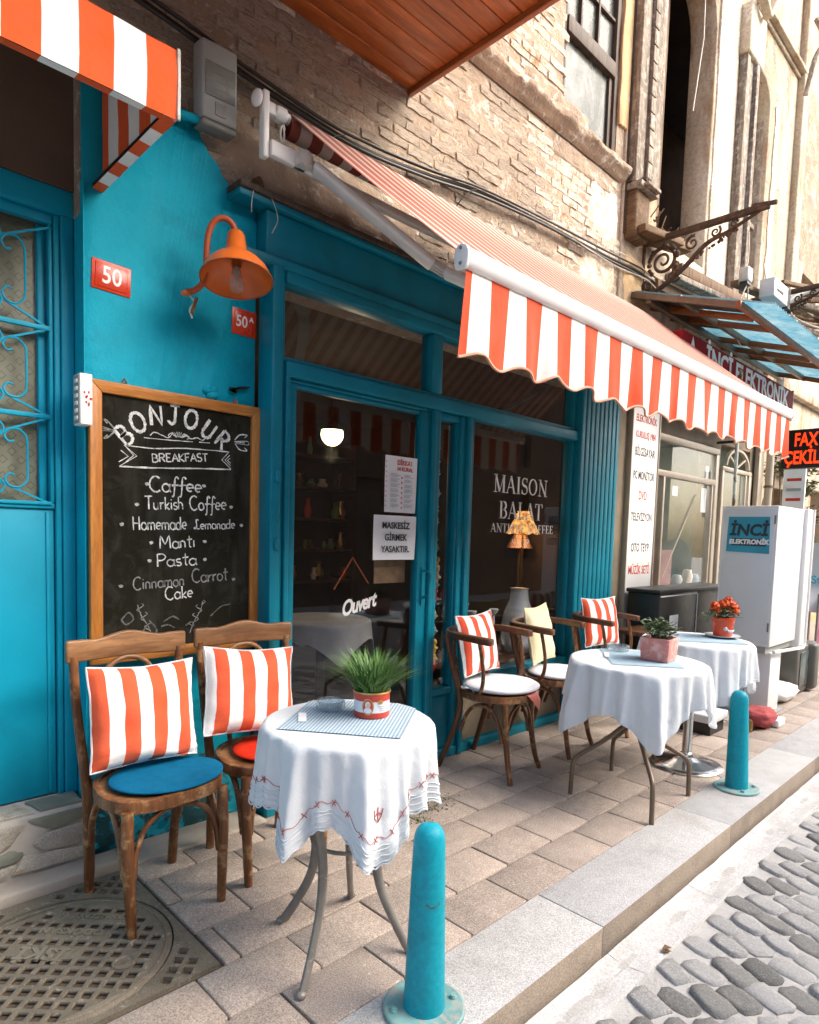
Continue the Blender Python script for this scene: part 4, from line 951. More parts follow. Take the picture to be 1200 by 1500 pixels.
# ================================================================ RETRACTABLE AWNING
aw = thing('retractable_awning', 'long red and white striped retractable awning with scalloped valance', 'awning', (3.5, 2.6, 3.15))
AX0, AX1 = 1.715, 5.30; AY0, AZ0, AY1, AZ1 = 2.62, 3.272, 1.525, 2.345
def cl(u, v):
    x = AX0+(AX1-AX0)*u; t = v; sag = .014*math.sin(PI*t)*(0.6+.4*math.sin(PI*u))
    return Vector((x, AY0+(AY1-AY0)*t, AZ0+(AZ1-AZ0)*t-sag+.003*math.sin(u*68*PI)*math.sin(PI*t)))
sheet(cl, 220, 16, M_awn, 'canvas', aw, lambda u, v: (u, v, 0))
# valance
def vl(u, v):
    x = AX0+(AX1-AX0)*u; s_ = u*(AX1-AX0)
    sc = .016*math.cos(2*PI*s_/.235+.6)+.006*math.sin(s_*7)
    L = .284+sc; t = v
    y = AY1-.005+t*((.010*math.sin(2*PI*s_/.235+1.2+1.1*math.sin(s_*2.3))+.007*math.sin(s_*41+2)+.012*mnoise.noise((s_*2.2, 0, 0))))
    return Vector((x+t*.006*math.sin(s_*19)-.012*t*(u < .02), y, AZ1-.038-L*t))
sheet(vl, 360, 12, M_val, 'valance', aw, lambda u, v: (u, v, 0))
MB().tube([vl(i/360, 1)+Vector((0, -.001, 0)) for i in range(361)], .0055, 6).build('valance_piping', M_piping, aw, smooth=True)
# front bar, a rounded white extrusion
prof = [(a_*.72, b_*.68) for a_, b_ in [(-.030,-.058),(.018,-.058),(.030,-.045),(.040,-.015),(.040,.015),(.028,.040),(.005,.052),(-.020,.050),(-.036,.032),(-.040,0),(-.038,-.035)]]
MY = Matrix(((0,0,1,AX0-.008),(-1,0,0,AY1),(0,1,0,AZ1-.003),(0,0,0,1)))
MB().prism(prof, AX1-AX0+.016, MY).build('front_bar', M_white, aw, bevel=.005)
for xx in (AX0-.026, AX1+.009):
    MYc = Matrix(((0,0,1,xx),(-1,0,0,AY1),(0,1,0,AZ1-.003),(0,0,0,1)))
    c = MB().prism([(a*1.12, b*1.12) for a, b in prof], .017, MYc).build('end_cap', M_white, aw, bevel=.004)
    for dz in (.024, -.027): MB().lathe([(.006,0),(.006,.003),(0,.003)], (xx-.001, AY1, AZ1+dz-.003), 8, M=Matrix(((0,0,-1,0),(0,1,0,0),(1,0,0,0),(0,0,0,1)))).build('screw', M_steel, c)
# roller, torsion bar and wall bracket
rl = MB(); RX = Matrix(((0,0,1,0),(0,1,0,0),(-1,0,0,0),(0,0,0,1)))
mb = MB().grid(lambda u, v: Vector((AX0-.02+(AX1-AX0+.02)*u, 2.607+.043*math.cos(2*PI*v), 3.192+.043*math.sin(2*PI*v))), 60, 20)
mb.build('canvas_roll', M_roll, aw, smooth=True, pat=[(i/60*3.6, j/20, 0) for j in range(21) for i in range(61)], recalc=False)
MB().box(AX0-.10, AX1, 2.575, 2.615, 3.03, 3.07).build('torsion_bar', M_whitedirty, aw, bevel=.006)
MB().box(AX0-.134, AX0+.16, 2.545, 2.574, 3.01, 3.075).build('bar_sleeve', M_white, aw, bevel=.005)
br = MB(); br.box(AX0-.165, AX0-.135, 2.560, 2.600, 3.00, 3.275); br.box(AX0-.134, AX0-.085, 2.58, 2.61, 3.20, 3.25); br.build('wall_bracket', M_white, aw, bevel=.006)
MB().ball((AX0-.185, 2.585, 3.235), .036, 16, (.55,1,1)).build('bracket_cap', M_white, aw, smooth=True)
MB().lathe([(.028,0),(.034,.02),(.034,.05),(.022,.06),(.022,.075)], (AX0-.09, 2.60, 3.225), 16, M=Matrix(((0,0,1,0),(0,1,0,0),(-1,0,0,0),(0,0,0,1)))).build('gear_box', M_white, aw, smooth=True)
MB().tube([(AX0-.065+.016*math.cos(a)*.6, 2.57, 3.13+.034*math.sin(a)) for a in [2*PI*i/20 for i in range(20)]], .0045, 6, closed=True).build('crank_eye', M_whitedirty, aw, smooth=True)
MB().tube([(AX0-.055,2.57,3.155),(AX0-.05,2.585,3.18)], .006, 6).build('crank_pin', M_whitedirty, aw)
def awarm(p0, p1, p2, w1=.075, w2=.060):
    p0, p1, p2 = map(Vector, (p0, p1, p2)); up = (p1-p0).cross(p2-p1).normalized()
    if up.z < 0: up = -up
    d = (p1-p0).normalized()
    MB().beam(p0+d*.05, p1-d*.03, w1, .038, up=up).build('arm_upper', M_white, aw, bevel=.012)
    e = (p2-p1).normalized(); MB().beam(p1+e*.035, p2, w2, .040, up=up).build('arm_fore', M_white, aw, bevel=.013)
    k = MB(); sd_ = up.cross(d).normalized()
    for o_ in (-1, 0, 1): k.beam(p1-d*.045+sd_*o_*.024, p1+e*.05+sd_*o_*.020, .010, .030, up=up)
    k.build('elbow_joint', M_whitedirty, aw, bevel=.003)
    k = MB(); k.tube([p0-up*.03, p0+up*.03], .030, 14); k.box(p0.x-.035, p0.x+.03, p0.y-.02, p0.y+.05, p0.z-.03, p0.z+.03); k.build('arm_shoulder', M_whitedirty, aw, bevel=.004)
awarm((1.735, 2.52, 3.04), (2.26, 2.18, 2.632), (2.60, 1.55, 2.27))
awarm((5.20, 2.52, 3.04), (4.66, 2.18, 2.632), (4.35, 1.55, 2.27))

# ================================================================ OLD DECAYED HOUSE ON THE RIGHT
old = thing('old_house', 'decaying pale old townhouse with tall arched empty windows beyond the cafe', 'house', (7, 2.8, 0))
def archpoly(x0, x1, z0, zs, n=14):
    r = (x1-x0)/2; return [(x0,z0),(x1,z0)]+[((x0+x1)/2+r*math.cos(PI*i/n), zs+r*math.sin(PI*i/n)) for i in range(n+1)]
OA = (5.62, 6.66, 4.10, 6.28); OB = (7.66, 8.22, 4.30, 6.28)
MB().prism([(5.03,3.02),(9.30,3.02),(9.30,8.6),(5.03,8.6)], .26, at_xz(YW+.24), [archpoly(*OA), archpoly(*OB)]).build('facade', M_plasterP, old, bevel=.008, bseg=1)
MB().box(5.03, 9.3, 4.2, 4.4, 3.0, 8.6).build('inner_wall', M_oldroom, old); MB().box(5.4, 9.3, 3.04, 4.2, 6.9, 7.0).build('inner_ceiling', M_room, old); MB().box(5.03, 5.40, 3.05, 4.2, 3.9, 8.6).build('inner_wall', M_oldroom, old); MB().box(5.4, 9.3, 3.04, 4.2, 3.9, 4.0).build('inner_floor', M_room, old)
slab([(6.70,3.2),(7.18,3.2),(7.18,8.5),(6.70,8.5)], .02, YW-.02, M_plasterW, 'peeling_plaster', .01, 20, 3, old)
relief(6.68, 7.2, 4.0, 6.2, YW-.04, .02, M_plasterW, 'peeling_plaster', 20, 60, 3, old)
relief(5.05, 5.60, 3.1, 3.85, YW-.02, .03, M_tan, 'exposed_brick_patch', 20, 30, 6, old)
# weathered timber pilaster next to the cafe
pil = MB(); pil.box(5.06, 5.20, 2.70, 2.79, 4.30, 8.4); pil.box(5.205, 5.275, 2.68, 2.79, 4.32, 8.4); pil.box(5.28, 5.46, 2.695, 2.79, 4.30, 8.4)
pil.build('timber_pilaster', M_woodold, old, bevel=.008)
for k in range(26): MB().box(5.202, 5.278, 2.668, 2.682, 4.36+k*.13, 4.36+k*.13+.118).build('moulding_block', M_woodold, old, bevel=.004)
MB().box(5.046, 5.058, 2.765, 2.80, 3.9, 8.4).build('dark_gap_board', M_winwood, old)
mb = MB(); mb.box(5.05, 5.36, 2.64, 2.79, 4.235, 4.285); mb.box(5.10, 5.32, 2.60, 2.64, 4.25, 4.275); mb.add([(5.14,2.62,4.286),(5.32,2.62,4.286),(5.30,2.70,4.34),(5.16,2.70,4.36)], [(0,1,2,3)]); mb.build('pilaster_cap', M_woodold, old, bevel=.005)
mb = MB(); mb.box(5.06, 5.30, 2.68, 2.79, 3.86, 4.23); mb.build('rotten_pedestal', M_woodrot, old, bevel=.02)
slab([(5.31,3.98),(5.56,3.98),(5.50,4.5),(5.47,8.4),(5.455,8.4),(5.40,4.2)], .03, YW-.02, M_plasterP, 'peeling_plaster', .008, 10, 8, old)
# timber lining and shutters in the tall opening
for k, (x0, x1, yy, zt, m_) in enumerate(((5.52,5.60,2.93,6.8,M_woodold),(5.66,5.73,3.02,5.6,M_woodold),(5.74,5.80,3.04,5.62,M_woodrot),(5.82,5.96,3.05,5.60,M_woodold),(5.97,6.25,3.07,7.0,M_woodbrown))):
    MB().box(x0, x1, yy, yy+.03, 4.05, zt).build('shutter_board', m_, old, bevel=.005)
MB().box(5.60, 6.0, 3.0, 3.04, 5.58, 5.66).build('shutter_rail', M_woodold, old, bevel=.004)
MB().tube([(6.45,2.86,8.0),(6.50,2.84,6.2),(6.40,2.86,5.5)], .006, 5).build('hanging_cord', M_cablew, old)
# second pilaster, grey boards
for x0, x1, yy in ((7.20,7.28,2.68),(7.285,7.42,2.70),(7.425,7.50,2.66),(7.505,7.60,2.70)): MB().box(x0, x1, yy, 2.79, 3.95, 6.35).build('timber_pilaster', M_woodold, old, bevel=.006)
MB().box(7.18, 7.62, 2.66, 2.79, 6.36, 6.85).build('pilaster_block', M_plasterW, old, bevel=.02); MB().beam((7.2,2.6,6.95),(7.45,2.6,6.78),.08,.05).build('stone_moulding', M_plasterP, old, bevel=.01); MB().beam((7.45,2.6,6.78),(7.8,2.6,7.3),.08,.05).build('stone_moulding', M_plasterP, old, bevel=.01)
for dz, dy in ((7.15,.05),(7.10,.09),(7.05,.03)): MB().box(7.62, 9.32, YW-.02-dy, YW-.02, dz, dz+.045).build('cornice_moulding', M_plasterP, old, bevel=.01)
for a in ((7.68,.02),(8.20,.02)): MB().box(a[0], a[0]+.035, 2.84, 2.95, 4.3, 6.2).build('window_frame', M_woodold, old, bevel=.004)
MB().box(7.70, 8.2, 2.92, 2.94, 4.3, 6.6).build('boarded_window', M_plasterP, old); MB().box(7.68, 8.2, 2.86, 2.90, 5.0, 5.05).build('window_rail', M_woodold, old)
MB().box(9.10, 9.32, 2.70, 2.80, 3.0, 8.6).build('corner_pier', M_plasterP, old, bevel=.02)
slab([(8.35,3.3),(8.55,3.3),(8.5,6.4),(8.38,6.4)], .012, YW-.02, M_plasterW, 'peeling_plaster', .02, 16, 12, old)
mb = MB(); r3 = random.Random(5)
for k in range(60):
    x = r3.choice((8.32, 8.36, 9.0, 8.95, 7.12))+r3.uniform(-.05,.05); z = r3.uniform(3.4, 8); mb.ball((x, YW-.022, z), r3.uniform(.008,.025), 7, (1,.2,r3.uniform(.6,1.6)))
mb.build('plaster_scar', M_tan, old)
MB().tube(crom([(9.0,2.60,7.6),(9.05,2.50,7.35),(8.9,2.55,7.1),(8.88,2.62,6.7)], 6), .03, 8).build('gutter_hook', M_woodold, old, smooth=True)
# ruined balcony: two wrought iron brackets with rotten timbers
bal = thing('ruined_balcony', 'ruined balcony of rusty scrolled iron brackets and rotten beams', 'balcony', (6.4, 2.6, 3.8))
def scroll(x, cy, cz, r, turns, dirn=1, a0=0, th=.012, n=40, y_sign=1):
    return [(x, cy+dirn*(r*(1-.86*i/n))*math.cos(a0+turns*2*PI*i/n), cz+(r*(1-.86*i/n))*math.sin(a0+turns*2*PI*i/n)) for i in range(n+1)]
def bracket(x, sc=1.0, dz=0.0, name='iron_bracket'):
    b = MB(); Y = lambda y: 2.79-(2.79-y)*sc
    b.beam((x, 2.79, 3.93+dz), (x, Y(1.79), 3.935+dz), .05, .045); b.beam((x, Y(1.92), 3.965+dz), (x, Y(1.74), 3.94+dz), .03, .03)
    o = b.build(name, M_rust, bal, bevel=.006)
    for args, th in (((x, Y(2.60), 3.74+dz, .125, 1.9, 1, .3), .013), ((x, Y(2.36), 3.82+dz, .06, 1.4, -1, 1.2), .009), ((x, Y(2.18), 3.855+dz, .042, 1.4, 1, 2.2), .008), ((x, Y(2.04), 3.875+dz, .030, 1.3, -1, .4), .007), ((x, Y(2.50), 3.60+dz, .055, 1.3, 1, 3.6), .010), ((x, Y(2.72), 3.57+dz, .045, 1.3, -1, 2.0), .010)):
        MB().tube(scroll(*args), [th*1.3, th*.7], 7).build('iron_scroll', M_rust, o, smooth=True)
    MB().tube(crom([(x, 2.78, 3.50+dz), (x, Y(2.62), 3.52+dz), (x, Y(2.42), 3.64+dz), (x, Y(2.25), 3.78+dz), (x, Y(2.08), 3.83+dz), (x, Y(1.86), 3.91+dz)], 8), [.022, .02, .012], 8).build('iron_brace', M_rust, o, smooth=True)
    mb = MB(); rr = random.Random(int(x*10))
    for k in range(26):
        t = rr.random(); a = rr.uniform(0, 2*PI); mb.ball((x+rr.uniform(-.015,.015), Y(2.60)+.125*math.cos(a), 3.74+dz+.125*math.sin(a)), rr.uniform(.012,.022), 7)
        mb.ball((x, Y(2.5-.5*t), 3.625+.215*t+dz+rr.uniform(-.012,.012)), rr.uniform(.008,.018), 7)
    mb.build('leaf_ornament', M_rust, o)['kind'] = 'stuff'
    MB().tube([(x, 2.78, 3.48+dz), (x, 2.78, 3.92+dz)], .02, 8).build('wall_plate', M_rust, o)
bracket(5.42); bracket(7.70, .95, .1)
def timber(a, b, wd, ht, m=M_woodrot): MB().beam(a, b, wd, ht).build('rotten_beam', m, bal, bevel=.008)
timber((5.45,2.72,3.965),(5.9,2.62,3.99),.12,.07); timber((5.1,2.66,3.92),(5.7,2.60,3.97),.10,.06); timber((5.5,2.74,3.60),(7.6,2.72,3.72),.14,.09,M_woodbrown); timber((5.6,2.62,3.68),(7.4,2.55,3.80),.10,.05,M_woodold)
timber((5.9,2.70,3.84),(7.6,2.64,3.93),.10,.10,M_woodbrown); timber((5.7,2.74,3.50),(7.3,2.72,3.52),.05,.09,M_woodold); timber((6.6,2.45,3.86),(7.6,2.42,3.96),.08,.05,M_woodbrown); timber((6.2,2.76,3.46),(7.8,2.74,3.56),.05,.12,M_plasterP)
mb = MB(); r3 = random.Random(8)
for k in range(16):
    x = 5.15+r3.random()*.7; mb.beam((x, 2.62, 4.0+r3.uniform(-.02,.03)), (x+r3.uniform(-.08,.12), 2.60+r3.uniform(-.06,.06), 4.02+r3.uniform(0,.09)), .012, .006)
mb.build('splinters', M_woodrot, bal)
# upper corner debris: broken timber oriel
orl = thing('broken_oriel', 'tangle of broken oriel timbers and pipes at the house corner', 'oriel', (8.8, 2.4, 4.2))
r3 = random.Random(15)
for k in range(13):
    a = Vector((8.35+r3.random()*.9, 2.78-r3.random()*.25, 3.95+r3.random()*.55)); b = a+Vector((r3.uniform(.3,1.1), -r3.uniform(.1,.65), r3.uniform(-.25,.1)))
    MB().beam(a, b, r3.uniform(.04,.10), r3.uniform(.03,.06)).build('broken_plank', r3.choice((M_woodbrown, M_woodrot, M_woodold, M_woodbrown)), orl, bevel=.004)
MB().tube(crom([(8.0,2.7,3.75),(8.15,2.5,4.05),(8.5,2.3,4.28),(8.95,2.05,4.33),(9.6,1.9,4.3)], 8), .035, 10).build('bent_pipe', M_plasticg, orl, smooth=True)
for pts in ([(8.1,2.7,4.55),(8.12,2.6,4.1),(8.3,2.5,3.85),(8.7,2.4,3.7)], [(8.5,2.7,4.35),(8.6,2.5,4.05),(8.9,2.3,3.95),(9.4,2.2,4.0)]): MB().tube(crom(pts, 6), .010, 6).build('cable', M_cablew, orl, smooth=True)

# house further on
far = thing('far_house', 'sunlit cream house past the old townhouse at the right edge', 'house', (12, 3.4, 0))
MB().prism([(9.33,-.1),(22,-.1),(22,9),(9.33,9)], .4, at_xz(3.5), [archpoly(10.9,11.7,4.2,5.2), [(12.2,.1),(13.2,.1),(13.2,2.3),(12.2,2.3)], [(10.3,.9),(10.9,.9),(10.9,2.2),(10.3,2.2)], [(10.0,5.6),(10.6,5.6),(10.6,7.3),(10.0,7.3)]]).build('wall', M_plasterP, far, bevel=.01, bseg=1)
MB().box(9.4, 21.9, 3.45, 3.49, -.1, 8.9).build('inner_panel', M_shopwall, far)
MB().box(9.33, 9.62, 3.02, 3.09, -.1, 9).build('corner_pier', M_plasterP, far, bevel=.02); MB().box(9.62, 22, 3.0, 3.095, 3.55, 3.70).build('string_moulding', M_plasterP, far, bevel=.02)
relief(9.7, 12, 5.4, 8, 3.09, .05, M_mortar, 'peeled_patch', 30, 40, 9, far); relief(9.7, 14, .0, 1.0, 3.09, .03, M_tan, 'damp_patch', 30, 20, 9, far)

# ================================================================ ELECTRONICS SHOP
shop = thing('electronics_shop', 'small electronics shop with metal framed window beyond the tall white sign', 'shop', (7.2, 2.9, 0))
MB().prism([(5.13,0),(9.28,0),(9.28,3.02),(5.13,3.02)], .2, at_xz(3.12), [[(6.03,.86),(7.68,.86),(7.68,2.44),(6.03,2.44)], [(7.80,.02),(8.75,.02),(8.75,2.52),(7.80,2.52)]]).build('shop_wall', M_shopwall, shop, bevel=.006, bseg=1)
def am(name, x0, x1, z0, z1, y0=2.885, y1=2.945, par=None): return MB().box(x0, x1, y0, y1, z0, z1).build(name, M_alu, par or shop, bevel=.005)
fr_ = am('window_frame', 6.03, 7.68, 2.375, 2.44)
for a in ((6.03,6.09,.90,2.374),(7.60,7.68,.90,2.374),(6.091,7.599,.86,.90),(6.091,7.599,2.03,2.09),(6.30,6.335,.901,2.029),(7.52,7.55,.901,2.029)): am('frame_bar', *a, par=fr_)
MB().box(6.091, 7.599, 2.915, 2.919, .901, 2.03).build('pane', M_glass2, shop); MB().box(6.091, 7.599, 2.915, 2.919, 2.09, 2.375).build('pane', M_glass2, shop)
MB().beam((6.42,2.905,1.02),(7.15,2.905,1.90),.006,.012).build('wiper_stick', M_alu, shop)
dj = am('door_frame', 7.80, 8.75, 2.22, 2.27)
for a in ((7.80,7.86,.02,2.219),(8.67,8.75,.02,2.219),(8.55,8.58,.02,2.219)): am('frame_bar', *a, par=dj)
MB().box(7.86, 8.67, 2.92, 2.924, .02, 2.22).build('pane', M_glass2, shop)
mb = MB()
for i in range(16):
    a = PI*i/15; b = PI*(i+1)/15
    if i < 15: mb.beam((8.27+.36*math.cos(a), 2.90, 2.29+.2*math.sin(a)), (8.27+.36*math.cos(b), 2.90, 2.29+.2*math.sin(b)), .04, .03)
mb.build('fanlight_arch', M_alu, shop)
for a, b in (((8.27,2.9,2.29),(8.27,2.9,2.48)),((8.27,2.9,2.29),(8.02,2.9,2.40)),((8.27,2.9,2.29),(8.52,2.9,2.40))): MB().beam(a, b, .02, .02).build('fanlight_bar', M_alu, shop)
MB().box(8.85, 9.0, 2.84, 2.90, 0, 2.9).build('pilaster_strip', M_alu, shop, bevel=.01)
MB().box(5.14, 9.26, 5.9, 6.0, 0, 3).build('back_wall', M_room2, shop); MB().box(5.14, 9.26, 3.13, 5.9, 2.8, 2.9).build('ceiling', M_room2, shop); MB().box(5.14, 5.2, 3.13, 5.9, 0, 2.8).build('side_wall', M_room2, shop); MB().box(9.2, 9.26, 3.13, 5.9, 0, 2.8).build('side_wall', M_room2, shop); MB().box(5.2, 9.2, 3.13, 5.9, -.02, .01).build('floor', M_roomf, shop)
MB().box(6.0, 8.2, 3.9, 4.10, 2.66, 2.71).build('tube_light', M_fluo, shop)
for zz in (1.0, 1.35, 1.7): MB().box(7.6, 9.1, 5.4, 5.85, zz, zz+.03).build('shelf', M_dwood, shop)
r3 = random.Random(31)
pn = MB().box(7.36, 7.50, 2.935, 2.938, 1.72, 1.99).build('hung_paper', M_paper, shop); MB().box(6.62, 6.74, 2.935, 2.938, 1.86, 1.96).build('hung_paper', M_paper, shop); MB().box(7.44, 7.52, 2.935, 2.938, 2.10, 2.24).build('hung_paper', M_paper, shop)
MB().box(6.2, 6.75, 2.96, 2.97, .93, 1.30).build('pink_card', mat('pink_card', (.34,.20,.18), .8), shop)
for k in range(22):
    z = (1.03, 1.38, 1.73)[k % 3]; x = 7.65+r3.random()*1.3; hh = r3.uniform(.12,.26); MB().box(x, x+r3.uniform(.1,.2), 5.45, 5.7, z, z+hh).build('boxed_goods', r3.choice((M_plasticg, M_cab, M_tv, M_woodold, M_toyb)), shop)

# ================================================================ FURNITURE
def pillow(name, label, w, h, t, M, m, pip=None, cat='cushion', group=None, seed=0, skew=0):
    n = 26; mb = MB(); pat = []
    def sh(u, v, s):
        a = (1-abs(u)**2.6)*(1-abs(v)**2.6); th = t*max(0, a)**.55
        pin = 1-.055*(1-abs(v)**2)*(abs(u) > -1)*abs(u)**3; pinv = 1-.055*(1-u*u)*abs(v)**3
        nn = mnoise.noise((u*2.2+seed, v*2.2, s*3))*.20*t+max(0, -v-.2)*mnoise.noise((u*2.5, v*13+u*3+seed, 4))*.14*t+mnoise.noise((u*7+seed, v*2.5, s))*.05*t*a+mnoise.noise((u*3, v*11+seed, 9))*.045*t*max(0, abs(u)-.3)
        return Vector((u*w/2*pin+skew*v*w/2, -s*th*(1)-nn*s, v*h/2*pinv-.02*h*(1-abs(u))*max(0, v)**3))
    for s in (1, -1):
        mb.grid(lambda a, b, s=s: sh(2*a-1, 2*b-1, s), n, n); pat += [(i/n, j/n, 0) for j in range(n+1) for i in range(n+1)]
    root = thing(name, label, cat, M.translation, 0, group)
    mb.v = [M @ p for p in mb.v]
    c = mb.build('cover', m, root, smooth=True, pat=pat, recalc=False, auto=180)
    e = [(-1+2*i/n, -1) for i in range(n)]+[(1, -1+2*i/n) for i in range(n)]+[(1-2*i/n, 1) for i in range(n)]+[(-1, 1-2*i/n) for i in range(n)]
    MB().tube([M @ sh(a, b, 1) for a, b in e], .0042, 6, closed=True).build('piping', pip or M_cloth, root, smooth=True)
    return root
def PM(x, y, z, tilt=12, rz=0, roll=0):
    return Matrix.Translation((x, y, z)) @ Matrix.Rotation(math.radians(rz), 4, 'Z') @ Matrix.Rotation(math.radians(-tilt), 4, 'X') @ Matrix.Rotation(math.radians(roll), 4, 'Y')

def side_chair():
    t = thing('cafe_chair', '', 'chair', (0,0,0))
    for s in (-1, 1):
        MB().tube(crom([(s*.168,-.185,0),(s*.172,-.182,.12),(s*.178,-.176,.30),(s*.176,-.170,.435)], 6), [.0165,.0185,.0215,.020], 12).build('front_leg', M_chair, t, smooth=True)
        MB().tube(crom([(s*.165,.205,0),(s*.168,.190,.15),(s*.178,.170,.34),(s*.186,.172,.46),(s*.196,.198,.62),(s*.203,.222,.78),(s*.205,.232,.905)], 6), [.020,.021,.022,.021,.0185,.018,.0175], 12, sq=.9).build('rear_leg', M_chair, t, smooth=True)
        MB().tube(crom([(s*.158,-.178,.20),(s*.148,-.174,.29),(s*.115,-.172,.365),(s*.06,-.172,.405),(0,-.172,.418)], 7), .0125, 10, sq=.75).build('front_brace', M_chair, t, smooth=True)
        MB().tube(crom([(s*.178,-.150,.20),(s*.180,-.128,.30),(s*.180,-.08,.385),(s*.180,-.02,.415),(s*.182,.06,.40),(s*.178,.13,.31),(s*.170,.165,.21)], 7), .0125, 10).build('side_brace', M_chair, t, smooth=True)
    def D(r, n=48):
        out = []
        for i in range(n):
            a = 2*PI*i/n; c, s = math.cos(a), math.sin(a); e = 3.1 if s < 0 else 2.4
            k = (abs(c)**e+abs(s)**e)**(-1/e); hx = .218 if s < 0 else .212-.02*s
            out.append((c*k*hx*r, s*k*.205*r+.0))
        return out
    MB().prism(D(1.0), .042, Matrix.Translation((0,0,.425)), [D(.90)]).build('seat_rim', M_chair, t, bevel=.010, bseg=3)
    MB().prism(D(.895), .010, Matrix.Translation((0,0,.449))).build('seat_board', M_chairl, t)
    # crest board, bowed and wavy
    def crest(u, v):
        s = 2*u-1; zt = .965+.022*math.cos(PI*s*.9)**2*(1 if abs(s) < .75 else .6)-.012*abs(s)**4; zb_ = .885+.003*math.cos(PI*s)
        x = s*.232; y0 = .232+.010*(1-s*s); th = .0115
        k = v*4
        prof = [(y0-th, zb_), (y0-th, zt), (y0+th, zt), (y0+th, zb_), (y0-th, zb_)]
        i = min(int(k), 3); a, b = prof[i], prof[i+1]; q = k-i
        return Vector((x, a[0]+(b[0]-a[0])*q, a[1]+(b[1]-a[1])*q+.0))
    mb = MB().grid(crest, 30, 4)
    for u in (0, 1): mb.add([crest(u, k/4) for k in range(4)], [(0,1,2,3)])
    mb.build('crest_rail', M_chairl, t, bevel=.008, bseg=3, merge=True)
    MB().tube(crom([(-.085,.185,.47),(-.098,.21,.62),(-.098,.228,.76),(-.085,.236,.835),(-.045,.238,.872),(0,.240,.882),(.045,.238,.872),(.085,.236,.835),(.098,.228,.76),(.098,.21,.62),(.085,.185,.47)], 6), .0105, 10).build('back_hoop', M_chairl, t, smooth=True)
    return t
sc1 = side_chair(); sc2 = copy_tree(sc1)
GC = 'bentwood chairs at the cafe'
props(sc1, 'worn bentwood chair with teal round seat pad standing beneath the chalkboard', 'chair', 'straight backed chairs by the chalkboard'); sc1.location = (.985, 2.325, 0); sc1.rotation_euler = (0,0,math.radians(2))
props(sc2, 'worn bentwood chair with red seat pad, between the chalkboard and the nearest table', 'chair', 'straight backed chairs by the chalkboard'); sc2.location = (1.47, 2.335, 0); sc2.rotation_euler = (0,0,math.radians(-5))
def pad(name, label, x, y, z, rx, ry, m, th=.022, cut=None, rz=0, sag=0):
    mb = MB(); n = 48
    prof = [(0, 0), (.9, 0), (1.0, th*.35), (1.0, th*.65), (.92, th*.97), (.6, th*1.08), (0, th*1.12)]
    vs = []
    def f(u, v):
        k = v*(len(prof)-1); i = min(int(k), len(prof)-2); r = prof[i][0]+(prof[i+1][0]-prof[i][0])*(k-i); zz = prof[i][1]+(prof[i+1][1]-prof[i][1])*(k-i)
        a = 2*PI*u+rz; px_, py_ = rx*r*math.cos(a), ry*r*math.sin(a)
        zz += (.003*mnoise.noise((px_*18, py_*18, x*9)) if v > .5 else 0)-sag*max(0, (-py_/ry))**2*r
        return Vector((x+px_, y+py_, z+zz))
    mb.grid(f, n, 18, closed_u=True); o = mb.build(name, m, None, smooth=True, auto=180, merge=True)
    return props(o, label, 'seat pad')
pad('seat_pad', 'flat blue felt seat pad on the chair under the chalkboard', 1.02, 2.30, .468, .205, .175, M_tealpad, .016)
pad('seat_pad', 'flat red seat pad on the second chair behind the near table', 1.50, 2.31, .468, .185, .17, M_redpad, .016)
pillow('throw_pillow', 'orange and white striped pillow propped on the leftmost chair', .400, .375, .072, PM(.975, 2.405, .693, 10, 1, 1.5), stripes('orange_stripe_pillow_a', (.80,.79,.77), (.66,.085,.024), 3.85, .5, .0, transl=0), seed=1)
pillow('throw_pillow', 'orange and white striped pillow tilted on the red padded chair', .40, .36, .070, PM(1.425, 2.405, .715, 14, -6, 5), stripes('orange_stripe_pillow_b', (.80,.79,.77), (.66,.08,.022), 3.7, .5, -.30, transl=0), seed=4)

